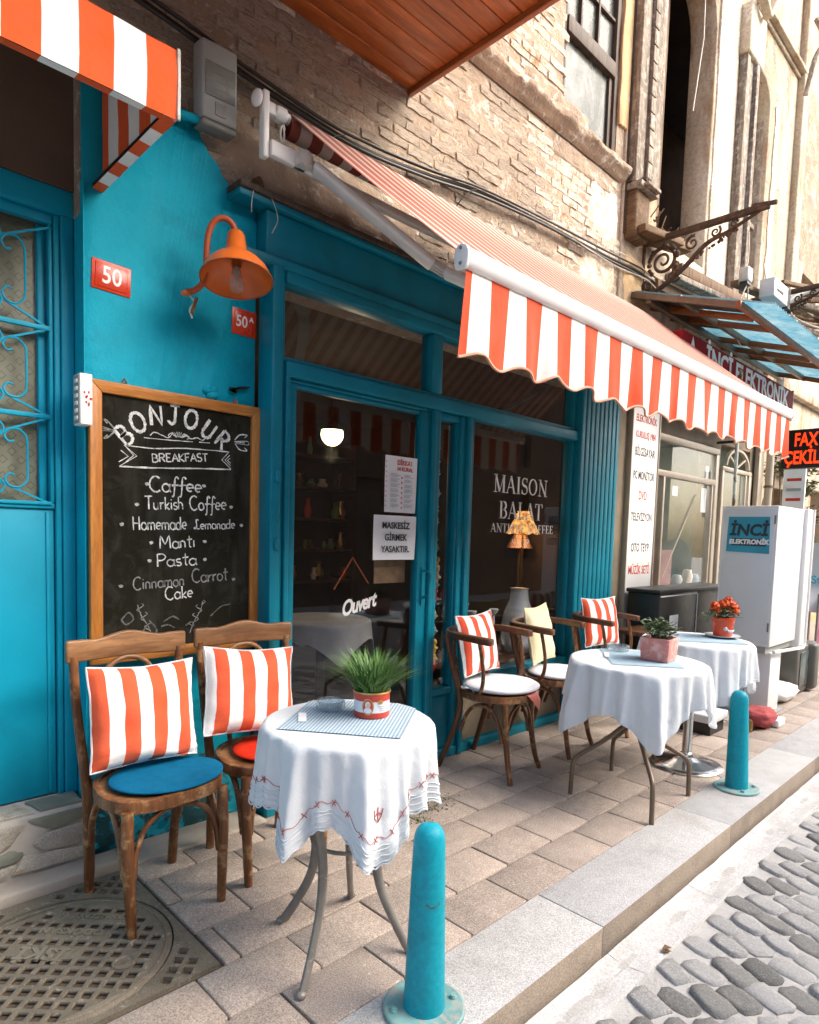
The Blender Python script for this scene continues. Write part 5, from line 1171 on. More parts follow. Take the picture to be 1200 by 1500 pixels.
def arm_chair():
    t = thing('bentwood_armchair', '', 'chair', (0,0,0))
    for s in (-1, 1):
        MB().tube(crom([(s*.185,-.205,0),(s*.168,-.175,.10),(s*.160,-.150,.26),(s*.170,-.140,.45)], 6), [.015,.016,.0185,.0185], 12).build('front_leg', M_chair, t, smooth=True)
        MB().tube(crom([(s*.205,.275,0),(s*.185,.225,.14),(s*.165,.165,.34),(s*.168,.165,.46),(s*.195,.20,.62),(s*.215,.235,.80)], 6), [.0165,.017,.019,.018,.0165,.0155], 12).build('rear_leg', M_chaird, t, smooth=True)
        MB().tube(crom([(s*.156,-.152,.22),(s*.140,-.150,.31),(s*.10,-.150,.385),(s*.04,-.152,.415),(0,-.152,.42)], 7), .0115, 10, sq=.75).build('front_brace', M_chair, t, smooth=True)
        MB().tube(crom([(s*.166,-.130,.22),(s*.168,-.105,.32),(s*.168,-.05,.40),(s*.168,.03,.415),(s*.166,.10,.36),(s*.168,.150,.24)], 7), .0115, 10).build('side_brace', M_chair, t, smooth=True)
        MB().tube(crom([(s*.215,.03,.465),(s*.232,-.02,.52),(s*.240,-.035,.61),(s*.240,-.02,.71),(s*.240,.0,.795)], 7), .0125, 10, sq=.8).build('arm_support', M_chair, t, smooth=True)
    circ = lambda r, n=44: [(r*.232*math.cos(2*PI*i/n), r*.225*math.sin(2*PI*i/n)) for i in range(n)]
    MB().prism(circ(1.0), .040, Matrix.Translation((0,0,.45)), [circ(.88)]).build('seat_rim', M_chair, t, bevel=.009, bseg=3)
    MB().prism(circ(.875), .010, Matrix.Translation((0,0,.472))).build('seat_board', M_chaird, t)
    pts = crom([(-.238,-.085,.800),(-.246,.0,.806),(-.242,.11,.812),(-.192,.220,.816),(-.10,.270,.818),(0,.284,.819),(.10,.270,.818),(.192,.220,.816),(.242,.11,.812),(.246,.0,.806),(.238,-.085,.800)], 7)
    mb = MB(); vs = []; n = len(pts)
    for i, p in enumerate(pts):
        d = pts[min(i+1, n-1)]-pts[max(i-1, 0)]; nn = Vector((d.y, -d.x, 0)).normalized(); wd = .026 if 8 < i < n-9 else .031
        if i in (0, n-1): wd = .022
        for a, b in ((wd, -.017), (wd, .014), (wd*.6, .020), (-wd*.6, .020), (-wd, .014), (-wd, -.017)): vs.append(p+nn*a+Vector((0,0,b)))
    m_ = 6; fs = [(i*m_+k, i*m_+(k+1) % m_, (i+1)*m_+(k+1) % m_, (i+1)*m_+k) for i in range(n-1) for k in range(m_)]+[tuple(range(m_)), tuple((n-1)*m_+k for k in range(m_))]
    mb.add(vs, fs); mb.build('arm_rail', M_chaird, t, bevel=.004)
    MB().tube(crom([(-.11,.185,.47),(-.115,.225,.62),(-.085,.262,.75),(0,.272,.79),(.085,.262,.75),(.115,.225,.62),(.11,.185,.47)], 6), .010, 10).build('back_hoop', M_chair, t, smooth=True)
    return t
ac = arm_chair(); ac2 = copy_tree(ac); ac3 = copy_tree(ac); GA = 'round seated bentwood armchairs along the shopfront'
props(ac, 'bentwood armchair with white pad over a salmon cloth beside the cafe door', 'chair', GA); ac.location = (3.06, 2.345, 0); ac.rotation_euler = (0,0,math.radians(9))
props(ac2, 'bentwood armchair holding the cream pillow in front of the display window', 'chair', GA); ac2.location = (3.70, 2.36, 0); ac2.rotation_euler = (0,0,math.radians(8))
props(ac3, 'bentwood armchair with striped pillow standing behind the middle table near the tall sign', 'chair', GA); ac3.location = (4.42, 2.33, 0); ac3.rotation_euler = (0,0,math.radians(6))
pad('seat_pad', 'thick round white seat pad on the armchair beside the cafe door', 3.07, 2.33, .500, .235, .222, M_whitepad, .034)
pad('seat_pad', 'round white seat pad on the armchair with the cream pillow', 3.71, 2.33, .492, .222, .212, M_whitepad, .030)
pad('seat_pad', 'round white seat pad on the armchair behind the middle table', 4.43, 2.30, .492, .222, .212, M_whitepad, .030)
mb = MB()
def sal(u, v):
    x = 3.02+.30*u; y = 2.06+.36*v; r = math.hypot(x-3.07, y-2.33); z = .476; over = max(0, r-.215)
    return Vector((x+.0, y+over*.5, z-over*.75+.006*mnoise.noise((x*20, y*20, 0))))
c45_ = Matrix.Translation((3.13,2.24,0)) @ Matrix.Rotation(math.radians(40), 4, 'Z') @ Matrix.Translation((-3.17,-2.25,0))
def sal2(u, v):
    p = c45_ @ Vector((3.02+.33*u, 2.08+.33*v, 0)); r = math.hypot(p.x-3.06, p.y-2.345); over = max(0, r-.228)
    k = (.228+over*.35)/r if r > .228 else 1
    return Vector((3.06+(p.x-3.06)*k, 2.345+(p.y-2.345)*k, .4945-over*.85+.004*mnoise.noise((p.x*22, p.y*22, 0))))
mb.grid(sal2, 20, 20); props(mb.build('chair_cloth', M_pinkcloth, None, smooth=True, auto=180), 'salmon cloth peeping out under the white seat pad', 'cloth')
tie = thing('pad_tie', 'white pad ribbon knotted round the back post of the armchair by the door', 'ribbon', (2.86, 2.43, .5))
MB().tube(crom([(2.845,2.44,.505),(2.835,2.405,.512),(2.86,2.385,.512),(2.90,2.39,.508),(2.905,2.43,.505),(2.87,2.46,.505)], 5, closed=True), .006, 6, closed=True).build('loop', M_cloth, tie, smooth=True)
MB().tube(crom([(2.87,2.385,.508),(2.875,2.37,.47),(2.87,2.375,.43)], 6), [.006,.007,.004], 6).build('ribbon_end', M_cloth, tie, smooth=True); MB().tube(crom([(2.87,2.385,.510),(2.93,2.37,.50),(2.98,2.36,.515)], 6), [.006,.006,.004], 6).build('ribbon_end', M_cloth, tie, smooth=True)
pillow('throw_pillow', 'red and white striped pillow on the armchair beside the cafe door', .36, .36, .05, PM(3.00, 2.46, .752, 12, 4, -2), M_pillow3, seed=7)
pillow('throw_pillow', 'plain cream pillow on the armchair before the display window', .35, .38, .05, PM(3.665, 2.475, .750, 12, 10, -2), M_cream, M_cream, seed=9)
pillow('throw_pillow', 'red and white striped pillow on the farthest armchair by the tall sign', .40, .36, .05, PM(4.40, 2.44, .780, 10, -8, 0), stripes('red_stripe_pillow_c', (.80,.79,.77), (.58,.06,.018), 3.8, .48, .02, transl=0), seed=12)

# ---------------------------------------------------------------- tables and cloths
def cloth_surf(c, R, zt, half, rot, amp, seed, rnd_c=.06, flare=.12, lobes=None):
    def L(th):
        if lobes: return R+lobes[0]+sum(h*math.exp(-((math.degrees(th)-a+180) % 360-180)**2/(2*w_*w_)) for a, h, w_ in lobes[1:])+.006*math.sin(th*7+seed)
        a = th-rot; k = max(abs(math.cos(a)), abs(math.sin(a))); l = half/k
        lc = half*math.sqrt(2)-rnd_c; return min(l, lc+(l-lc)*.25 if l > lc else l)
    def f(rho, th):
        # rho: distance along the cloth from the centre
        if rho <= R:
            return Vector((c[0]+rho*math.cos(th), c[1]+rho*math.sin(th), zt))
        d = rho-R; a = th-rot; cor = math.cos(4*(a-PI/4)); t = min(1, d/.30)
        fold = amp*t**.65*((.55*max(0, cor)**2-.15) if not lobes else sum(.9*(h/.12)*math.exp(-((math.degrees(th)-a_+180) % 360-180)**2/(2*(w_*.8)**2)) for a_, h, w_ in lobes[1:] if h > 0)-.2+.34*math.sin(9*th+seed)+.34*math.sin(16*th+seed*2.1)+.26*math.sin(27*th+seed*.7)+.35*mnoise.noise((math.cos(th)*2.1+seed, math.sin(th)*2.1, d*2)))
        rr = .022; q = min(1, d/(rr*PI/2))
        if d < rr*PI/2: r = R+rr*math.sin(d/rr); z = zt-rr*(1-math.cos(d/rr))
        else: d2 = d-rr*PI/2; r = R+rr+d2*flare; z = zt-rr-d2*math.sqrt(1-flare*flare)
        tw = .05*t*math.sin(11*th+seed*1.3)
        r += fold*q+.0045*t*mnoise.fractal((math.cos(th)*9, math.sin(th)*9, d*16+seed), .7, 2, 4)
        return Vector((c[0]+r*math.cos(th+tw*.5), c[1]+r*math.sin(th+tw*.5), z+.004*mnoise.noise((th*6, d*14, seed))*t))
    return f, L
def tablecloth(name, label, c, R, zt, half, rot, amp, seed, m, lace=0.0, nth=360, nr=40, par_offset=0, flare=.12, lobes=None):
    f, L = cloth_surf(c, R, zt, half, rot, amp, seed, flare=flare, lobes=lobes)
    def g(u, v):
        th = 2*PI*u; l = L(th)
        if lace: l -= lace*.5*abs(math.sin(th*34))*1.0
        if v < .25: rho = max(.0001, v/.25)*R
        else: rho = R+(l-R)*((v-.25)/.75)
        return f(rho, th)
    mb = MB().grid(g, nth, nr, closed_u=True)
    root = thing(name, label, 'tablecloth', (c[0], c[1], zt))
    mb.build('linen', m, root, smooth=True, auto=180, recalc=False)
    return root, f, L
def rim_tube(f, L, off, rad, m, par, name, n=400, a0=0, a1=2*PI, outs=.0015, jig=0):
    pts = []
    for i in range(n+1):
        th = a0+(a1-a0)*i/n; l = L(th)-off+jig*math.sin(th*60); p = f(l, th); d = Vector((math.cos(th), math.sin(th), 0)); pts.append(p+d*outs)
    return MB().tube(pts, rad, 5, cap=True).build(name, m, par, smooth=True)

T1 = (1.36, 1.66); Z1T = .765; ROT = math.radians(235-45)
t1 = thing('bistro_table', 'small round cast leg table nearest the camera with lace trimmed cloth', 'table', (*T1, 0), 0)
MB().lathe([(0,.735),(.262,.735),(.265,.745),(.262,.7635),(0,.7635)], (*T1,0), 48).build('tabletop', M_steel, t1, smooth=True)
for fx, fy in ((1.25,1.87),(1.09,1.52),(1.47,1.45),(1.53,1.83)):
    d = Vector((fx-T1[0], fy-T1[1], 0)); n_ = d.normalized(); c0 = Vector((*T1, 0)); r = d.length
    pts = [c0+n_*(r+.005)+Vector((0,0,.012)), c0+n_*(r-.012)+Vector((0,0,.03)), c0+n_*(r-.055)+Vector((0,0,.10)), c0+n_*(r-.105)+Vector((0,0,.20)), c0+n_*(r-.125)+Vector((0,0,.30)), c0+n_*(r-.115)+Vector((0,0,.40)), c0+n_*(r-.075)+Vector((0,0,.52)), c0+n_*(r-.04)+Vector((0,0,.64)), c0+n_*(r-.06)+Vector((0,0,.735))]
    MB().tube(crom(pts, 6), [.013,.016,.015,.016,.0185,.019,.017,.015,.014], 10, sq=.8).build('leg', M_steel, t1, smooth=True)
    MB().ball(c0+n_*(r+.008)+Vector((0,0,.012)), .0165, 12, (1,1,.75)).build('foot', M_steel, t1, smooth=True)
MB().tube([(T1[0]+.115*math.cos(2*PI*i/30), T1[1]+.115*math.sin(2*PI*i/30), .36) for i in range(30)], .007, 8, closed=True).build('leg_ring', M_steel, t1, smooth=True)
tc1, f1, L1 = tablecloth('tablecloth', 'white linen cloth with lace hem and red stitched border on the nearest table', T1, .268, Z1T, .468, ROT, .042, 1.7, M_cloth, lace=.012, flare=.04, lobes=(.235, (247,.125,15), (196,.11,10), (325,.045,16), (20,.08,14), (110,.10,16), (155,.03,9)))
for off in (.012, .030, .050, .062): rim_tube(f1, L1, off, .0017, M_cloth, tc1, 'lace_cord', jig=.003 if off != .050 else 0)
rim_tube(f1, L1, .003, .0024, M_cloth, tc1, 'scalloped_edge', jig=.0045, n=700)
# red stitched border with little crosses
for i in range(44):
    th = 2*PI*i/44+.02; pts = []
    for k in range(7):
        a = th+(2*PI/44)*.86*k/6; l = L1(a)-.088-.006*math.sin(k*PI/3); p = f1(l, a); pts.append(p+Vector((math.cos(a), math.sin(a), 0))*.0022)
    MB().tube(pts, .0009, 4).build('stitched_line', M_embr, tc1)
    a = th; l = L1(a)-.088
    for s in (-1, 1):
        p, q = f1(l-.009, a+s*.018), f1(l+.009, a-s*.018); nn = Vector((math.cos(a), math.sin(a), 0))*.0025
        MB().tube([p+nn, (p+q)/2+nn*1.3, q+nn], .0012, 4).build('stitched_cross', M_embr, tc1)
ca = math.radians(248)
for pl in ([(-.012,.02),(-.010,-.005),(0,-.018),(.010,-.004),(.014,.018)], [(0,.024),(0,.004),(0,-.014)], [(-.008,.002),(0,.010),(.009,.002)]):
    MB().tube([f1(L1(ca)-.155-b, ca+a/.30)+Vector((math.cos(ca), math.sin(ca), 0))*.0025 for a, b in pl], .0014, 5).build('stitched_motif', M_embr, tc1)

def drape_mat(name, label, f, cx, cy, c, wx, wy, rz, m, off=.003, n=30):
    mb = MB(); pat = []; R = Matrix.Rotation(rz, 2)
    def g(u, v):
        q = R @ Vector(((u-.5)*wx, (v-.5)*wy)); x = cx+q.x-c[0]; y = cy+q.y-c[1]; rho = math.hypot(x, y); th = math.atan2(y, x); p = f(rho, th)
        return p+Vector((math.cos(th)*off*(1 if rho > 0.27 else 0), math.sin(th)*off*(1 if rho > .27 else 0), off+.001*mnoise.noise((x*30, y*30, 0))))
    mb.grid(g, n, n); mb.grid(lambda u, v: g(u, v)-Vector((0,0,.0012)), n, n)
    pat = [(i/n*wx/.4, j/n*wy/.4, 0) for j in range(n+1) for i in range(n+1)]*2
    return props(mb.build(name, m, None, smooth=True, pat=pat, recalc=False, auto=180), label, 'placemat')
drape_mat('placemat', 'blue and white gingham placemat hanging over the edge of the nearest table', f1, 1.395, 1.685, T1, .40, .40, math.radians(37), M_ging, n=44)

T2 = (3.34, 1.62); Z2T = .745
t2 = thing('bistro_table', 'middle round table on thin bent brown tube legs', 'table', (*T2, 0))
MB().lathe([(0,.715),(.335,.715),(.338,.73),(.335,.7435),(0,.7435)], (*T2,0), 48).build('tabletop', M_steel, t2, smooth=True)
for fx, fy in ((3.07,1.83),(3.575,1.86),(3.56,1.39),(3.05,1.36)):
    d = Vector((fx-T2[0], fy-T2[1], 0)); r = d.length; n_ = d.normalized(); c0 = Vector((*T2, 0))
    MB().tube(crom([c0+n_*r+Vector((0,0,0)), c0+n_*(r-.004)+Vector((0,0,.12)), c0+n_*(r-.012)+Vector((0,0,.185)), c0+n_*(r-.05)+Vector((0,0,.225)), c0+n_*(r-.18)+Vector((0,0,.30)), c0+n_*.03+Vector((0,0,.40))], 6), .0125, 10).build('leg', M_bronze, t2, smooth=True)
MB().tube([(T2[0],T2[1],.36),(T2[0],T2[1],.72)], .025, 14).build('column', M_bronze, t2, smooth=True)
tc2, f2, L2 = tablecloth('tablecloth', 'plain white cotton cloth with hanging points on the middle table', T2, .340, Z2T, .535, math.radians(238-45), .050, 4.2, M_cloth2, flare=.05, lobes=(.235, (219,.155,13), (150,.165,12), (304,.125,9), (272,-.05,10), (30,.12,14), (90,.06,14)))
rim_tube(f2, L2, .012, .0014, M_cloth2, tc2, 'hem_stitch')
drape_mat('placemat', 'plain dusty blue placemat lying on the middle table', f2, 3.40, 1.64, T2, .48, .36, math.radians(37), M_bluemat)

T3 = (4.10, 1.61); Z3T = .79
t3 = thing('pedestal_table', 'farthest round table on a chrome pedestal with a wide round foot', 'table', (*T3, 0))
MB().lathe([(0,.76),(.298,.76),(.30,.775),(.298,.7885),(0,.7885)], (*T3,0), 48).build('tabletop', M_steel, t3, smooth=True)
B3 = (4.04, 1.605, 0)
MB().lathe([(.212,0),(.214,.010),(.205,.018),(.17,.024),(.10,.040),(.06,.052),(.045,.062),(0,.062)], B3, 56).build('pedestal_foot', M_chrome, t3, smooth=True)
MB().lathe([(.045,.055),(.038,.075),(.0285,.085),(.028,.76)], B3, 24).build('column', M_chrome, t3, smooth=True)
tc3, f3, L3 = tablecloth('tablecloth', 'white cotton cloth covering the farthest table beneath the red flowers', T3, .305, Z3T, .50, math.radians(232-45), .042, 7.9, M_cloth2, flare=.04, lobes=(.235, (225,.12,14), (318,.11,13), (45,.12,14), (135,.12,14)))
rim_tube(f3, L3, .012, .0014, M_cloth2, tc3, 'hem_stitch'); rim_tube(f3, L3, .035, .0014, M_cloth2, tc3, 'hem_stitch')
drape_mat('placemat', 'faded blue placemat under the red flower pot on the farthest table', f3, 4.14, 1.62, T3, .36, .48, math.radians(37), M_bluemat)

# ---------------------------------------------------------------- things on the tables
tin = thing('grass_tin', 'round red tin with a lady portrait, planted with green grass', 'plant pot', (1.455, 1.655, Z1T+.004)); tx, ty, tz = 1.455, 1.655, Z1T+.0045
MB().lathe([(.0,0),(.060,0),(.062,.004),(.062,.020),(.0,.020)], (tx,ty,tz), 40).build('tin_base_band', M_tinr, tin, smooth=True, auto=35)
MB().lathe([(.0615,.0205),(.0615,.058)], (tx,ty,tz), 40, cap=False).build('tin_pale_band', M_tinw, tin, smooth=True)
MB().lathe([(.062,.0585),(.062,.082),(.0625,.084)], (tx,ty,tz), 40, cap=False).build('tin_top_band', M_tinr, tin, smooth=True)
MB().tube([(tx+.062*math.cos(2*PI*i/40), ty+.062*math.sin(2*PI*i/40), tz+.086) for i in range(40)], .0035, 8, closed=True).build('gold_rim', M_gold, tin, smooth=True)
MB().lathe([(0,.075),(.058,.075)], (tx,ty,tz), 24, cap=False).build('potting_soil', M_soil, tin)
def ontin(u, v, off, r=.0625): a = math.radians(228)+u/r; return Vector((tx+(r+off)*math.cos(a), ty+(r+off)*math.sin(a), tz+v))
def oval(cu, cv, ru, rv, off, m, name, n=28):
    mb = MB(); vs = [ontin(cu, cv, off)]+[ontin(cu+ru*math.cos(2*PI*i/n), cv+rv*math.sin(2*PI*i/n), off) for i in range(n)]
    mb.add(vs, [(0, i+1, (i+1) % n+1) for i in range(n)]); return mb.build(name, m, tin)
oval(-.012,.042,.020,.028,.0008,M_gold,'medallion_rim'); oval(-.012,.042,.0165,.0245,.0014,M_tinr,'medallion_field'); oval(-.012,.049,.009,.012,.0024,M_wig,'portrait_hair'); oval(-.010,.046,.0062,.009,.0030,M_skin,'portrait_face'); oval(-.012,.030,.013,.010,.0022,M_tinw,'portrait_dress')
oval(.032,.058,.010,.008,.0012,M_gold,'small_crest')
for k in range(3): 
    mb = MB(); vs = [ontin(.022+.003*k+(.030-.004*k)*i/8, .044-.007*k, .0012) for i in range(9)]+[ontin(.022+.003*k+(.030-.004*k)*i/8, .0415-.007*k, .0012) for i in range(9)]
    mb.add(vs, [(i, i+1, i+10, i+9) for i in range(8)]); mb.build('small_print', M_inkg, tin)
rg = random.Random(4); mb = MB()
for k in range(460):
    a = rg.uniform(0, 2*PI); r0 = .052*math.sqrt(rg.random()); x0, y0 = tx+r0*math.cos(a), ty+r0*math.sin(a)
    sx_ = 1 if rg.random() < .5 else -1
    lean = rg.uniform(.02, .115)+.9*r0; ln = rg.uniform(.085, .165); da = a+rg.uniform(-.7,.7)
    dx, dy = math.cos(da)*lean, math.sin(da)*lean
    dx += .02*sx_*.7; dy += -.02*sx_*.7
    w_ = rg.uniform(.0012,.0026); side = Vector((-dy, dx, 0)).normalized()*w_
    p = [Vector((x0+dx*t**1.6, y0+dy*t**1.6, tz+.075+ln*t*(1-.12*t*lean*9))) for t in (0,.35,.7,1)]
    mb.add([p[0]+side, p[0]-side, p[1]+side, p[1]-side, p[2]+side*.8, p[2]-side*.8, p[3]], [(0,1,3,2),(2,3,5,4),(4,5,6)])
mb.build('grass_blades', M_grass, tin, recalc=False)['kind'] = 'stuff'
def ashtray(c, r, label):
    MB_ = MB().lathe([(0,0),(r*.92,0),(r,.006),(r*1.02,.022),(r*.98,.032),(r*.90,.032),(r*.80,.012),(0,.010)], c, 40)
    for v in MB_.v:
        d = math.hypot(v.x-c[0], v.y-c[1])
        if d > r*.85: a = math.atan2(v.y-c[1], v.x-c[0]); k = 1+.035*math.cos(a*16); v.x = c[0]+(v.x-c[0])*k; v.y = c[1]+(v.y-c[1])*k
    return props(MB_.build('ashtray', M_ash, None, smooth=True), label, 'ashtray')
ashtray((1.385,1.795,Z1T+.005), .050, 'round cut glass ashtray on the gingham placemat'); ashtray((3.50,1.82,Z2T+.005), .062, 'round cut glass ashtray beside the pink planter')
nap = MB().box(1.235,1.262,1.72,1.82,Z1T+.005,Z1T+.007, Matrix.Translation((1.25,1.77,0)) @ Matrix.Rotation(math.radians(-35),4,'Z') @ Matrix.Translation((-1.25,-1.77,0))).build('paper_slip', M_paper, None); props(nap, 'narrow white paper slip on the gingham placemat', 'paper')
nap = MB().box(3.30,3.325,1.72,1.86,Z2T+.005,Z2T+.007, Matrix.Translation((3.31,1.79,0)) @ Matrix.Rotation(math.radians(-60),4,'Z') @ Matrix.Translation((-3.31,-1.79,0))).build('paper_slip', M_paper, None); props(nap, 'narrow white paper slip on the plain blue placemat', 'paper')
# pink square planter
pp = thing('pink_planter', 'square chalky pink pot with a low leafy plant on the middle table', 'plant pot', (3.40,1.52,Z2T)); R45 = Matrix.Translation((3.42,1.54,Z2T+.005)) @ Matrix.Rotation(math.radians(6),4,'Z')
mb = MB(); a, b, hh = .072, .080, .125
o_ = [(-a,-a,0),(a,-a,0),(a,a,0),(-a,a,0),(-b,-b,hh),(b,-b,hh),(b,b,hh),(-b,b,hh),(-b+.01,-b+.01,hh),(b-.01,-b+.01,hh),(b-.01,b-.01,hh),(-b+.01,b-.01,hh),(-b+.012,-b+.012,hh-.02),(b-.012,-b+.012,hh-.02),(b-.012,b-.012,hh-.02),(-b+.012,b-.012,hh-.02)]
mb.add([R45 @ Vector(p) for p in o_], [(3,2,1,0),(0,1,5,4),(1,2,6,5),(2,3,7,6),(3,0,4,7),(4,5,9,8),(5,6,10,9),(6,7,11,10),(7,4,8,11),(8,9,13,12),(9,10,14,13),(10,11,15,14),(11,8,12,15)]); mb.build('pot', M_pinkpot, pp, bevel=.004)
mb = MB(); mb.add([R45 @ Vector(p) for p in o_[12:16]], [(0,1,2,3)]); mb.build('potting_soil', M_soil, pp)
def leafy(par, c, n, rad, hgt, m, seed, ll=.03, name='leaf_clump', lw=.4, stems=True):
    r = random.Random(seed); mb = MB(); c = Vector(c); st = MB()
    for k in range(n):
        a = r.uniform(0, 2*PI); el = r.uniform(.1, 1.0); q = r.random()**.5
        tip = c+Vector((math.cos(a)*rad*el*q, math.sin(a)*rad*el*q, hgt*(1-.55*el*el)*(.35+.65*q)))
        if stems and k % 9 == 0: st.tube([c, (c+tip)/2+Vector((0,0,.01)), tip], .0012, 4)
        d = Vector((math.cos(a+r.uniform(-.8,.8)), math.sin(a+r.uniform(-.8,.8)), r.uniform(-.4,.7))).normalized(); s_ = d.cross(Vector((r.uniform(-.4,.4),r.uniform(-.4,.4),1))).normalized()
        L_ = ll*r.uniform(.6,1.25); up = s_.cross(d)*L_*.15
        mb.add([tip, tip+d*L_*.45+s_*L_*lw+up, tip+d*L_, tip+d*L_*.45-s_*L_*lw+up], [(0,1,2),(0,2,3)])
    if stems: st.build('stems', m, par)
    return mb.build(name, m, par, recalc=False)
for k in range(9):
    a = k*2*PI/9; leafy(pp, (3.42+.035*math.cos(a), 1.54+.035*math.sin(a), Z2T+.11), 46, .085, .085+.02*(k % 3), M_fern, 50+k, .028, lw=.32)
# red pot with orange flowers on a saucer
rpx, rpy = 4.30, 1.53; rp_ = thing('flower_pot', 'glazed red pot of orange red flowers on the farthest table', 'plant pot', (rpx, rpy, Z3T+.01))
MB().lathe([(.0,0),(.052,0),(.056,.01),(.066,.10),(.070,.108),(.068,.118),(.060,.118),(.058,.10),(0,.098)], (rpx,rpy,Z3T+.014), 32).build('pot', M_redpot, rp_, smooth=True)
mb = MB(); mb.ball((rpx-.05, rpy-.035, Z3T+.065), .013, 10); mb.tube(crom([(rpx-.045,rpy-.045,Z3T+.055),(rpx-.02,rpy-.062,Z3T+.05),(rpx+.01,rpy-.066,Z3T+.058)],5), [.007,.008,.003], 8); mb.build('modelled_bird', M_ceram, rp_, smooth=True)
props(MB().lathe([(0,0),(.06,0),(.105,.012),(.106,.016),(.06,.006),(0,.005)], (rpx,rpy,Z3T+.005), 36).build('saucer', M_ceram, None, smooth=True), 'white rimmed saucer under the red flower pot', 'saucer')
leafy(rp_, (rpx, rpy, Z3T+.10), 200, .12, .10, M_fern, 77, .028, 'leaf_clump', .3)
leafy(rp_, (rpx-.09, rpy+.06, Z3T+.10), 50, .07, .06, M_fern, 78, .028, 'leaf_clump', .25)
rf = random.Random(6)
for k, (dx, dy, dz, r) in enumerate(((-.045,.035,.20,.034),(.03,-.03,.205,.040),(.035,.02,.185,.034),(.0,.0,.215,.036),(-.03,.03,.175,.03),(.055,-.045,.175,.032),(.01,-.02,.245,.022))):
    mb = MB(); c = Vector((rpx+dx, rpy+dy, Z3T+dz))
    for j in range(70):
        d = Vector((rf.gauss(0,1), rf.gauss(0,1), rf.gauss(0,1)+.3)).normalized(); p = c+d*r*rf.uniform(.5,1); s_ = d.orthogonal().normalized()*r*.34; t_ = d.cross(s_).normalized()*r*.34
        mb.add([p-s_, p+t_+d*.004, p+s_, p-t_+d*.004], [(0,1,2),(0,2,3)])
    mb.build('flower_head', M_flower, rp_, recalc=False)
    MB().tube([(rpx, rpy, Z3T+.11), c], .002, 5).build('flower_stem', M_fern, rp_)

# ---------------------------------------------------------------- bollards
def bollard(x, y, label, s=1.0):
    b = thing('bollard', label, 'bollard', (0,0,0), 0, 'teal steel bollards on the kerb')
    MB().lathe([(.062,.010),(.0605,.03),(.050,.40),(.0465,.505),(.045,.525),(.040,.543),(.030,.556),(.015,.563),(.0001,.565)], (0,0,0), 40).build('post', M_tqmetal, b, smooth=True, auto=60)
    MB().lathe([(.119,0),(.121,.002),(.120,.010),(.115,.013),(.062,.013)], (0,0,0), 48).build('base_flange', M_flange, b, smooth=True, auto=30)
    for k in range(4):
        a = PI/4+.35+k*PI/2; MB().lathe([(.011,.0132),(.011,.017),(.008,.024),(.0001,.025)], (.093*math.cos(a), .093*math.sin(a), 0), 10).build('bolt', M_flange, b, smooth=True, auto=30)
    b.location = (x, y, .0005); return b
b1 = bollard(1.328, 1.242, 'teal painted steel bollard standing closest to the camera'); b2 = copy_tree(b1); b2.location = (3.882, 1.25, .0005); b2.rotation_euler = (math.radians(-1), math.radians(1.2), 1.1); props(b2, 'teal painted steel bollard by the chrome pedestal table')

# ================================================================ CHALKBOARD
cb = thing('chalkboard', 'tall orange framed chalkboard menu headed BONJOUR on the turquoise wall', 'chalkboard', (1.28, 2.76, .85))
bx0, bx1, bz0, bz1 = .897, 1.664, .825, 1.966; yb = 2.765
MB().box(bx0+.02, bx1-.02, yb-.012, yb, bz0+.02, bz1-.02).build('slate', M_board, cb)
fw = .047
for nm, a in (('frame_stile', (bx0, bx0+fw, bz0, bz1)), ('frame_stile', (bx1-fw, bx1, bz0, bz1))): MB().prism([(a[0], a[2]+(0 if a[0] == bx0 else fw)), (a[1], a[2]+(fw if a[0] == bx0 else 0)), (a[1], a[3]-(fw if a[0] == bx0 else 0)), (a[0], a[3]-(0 if a[0] == bx0 else fw))], .028, at_xz(yb)).build(nm, M_frameo, cb, bevel=.003)
for z0, z1, t in ((bz0, bz0+fw, 0), (bz1-fw, bz1, 1)): MB().prism([(bx0+(.0008 if not t else fw+.0008), z0), (bx1-(.0008 if not t else fw+.0008), z0), (bx1-(fw+.0008 if not t else .0008), z1), (bx0+(fw+.0008 if not t else .0008), z1)], .028, at_xz(yb)).build('frame_rail', M_frameox, cb, bevel=.003)
for x in (1.035, 1.535): MB().prism([(-.012,-.01),(.012,-.01),(.010,.018),(0,.026),(-.010,.018)], .004, at_xz(yb-.01, x, bz1), [[(.004*math.cos(2*PI*i/8), .010+.004*math.sin(2*PI*i/8)) for i in range(8)]]).build('hanger', M_chrome, cb)
CM = at_xz(yb-.0128); random.seed(12)
m1, m2, m3 = MB(), MB(), MB()
for c, x, z, r in (('B',1.064,1.776,42),('O',1.108,1.826,26),('N',1.172,1.860,7),('J',1.243,1.874,-2),('O',1.315,1.866,-13),('U',1.385,1.836,-34),('R',1.452,1.800,-38)):
    hand(m1, c, x, z-.039, .080, CM, .0125, rot=math.radians(r) if c in 'BOUR' else math.radians(r), jit=0, z=.001, jw=.3, sx=.95)
hand(m1, 'BREAKFAST', 1.277, 1.678, .034, CM, .0055, rot=math.radians(6), jit=.03, sx=1.25, z=.001)
def chalkline(mb, pts, wd=.004, n=6, jw=.4):
    q = [(v.x+random.uniform(-.0006,.0006), v.y+random.uniform(-.0006,.0006)) for v in crom([(a, b, 0) for a, b in pts], n)]; ribbon(mb, q, wd, CM, .001, jw)
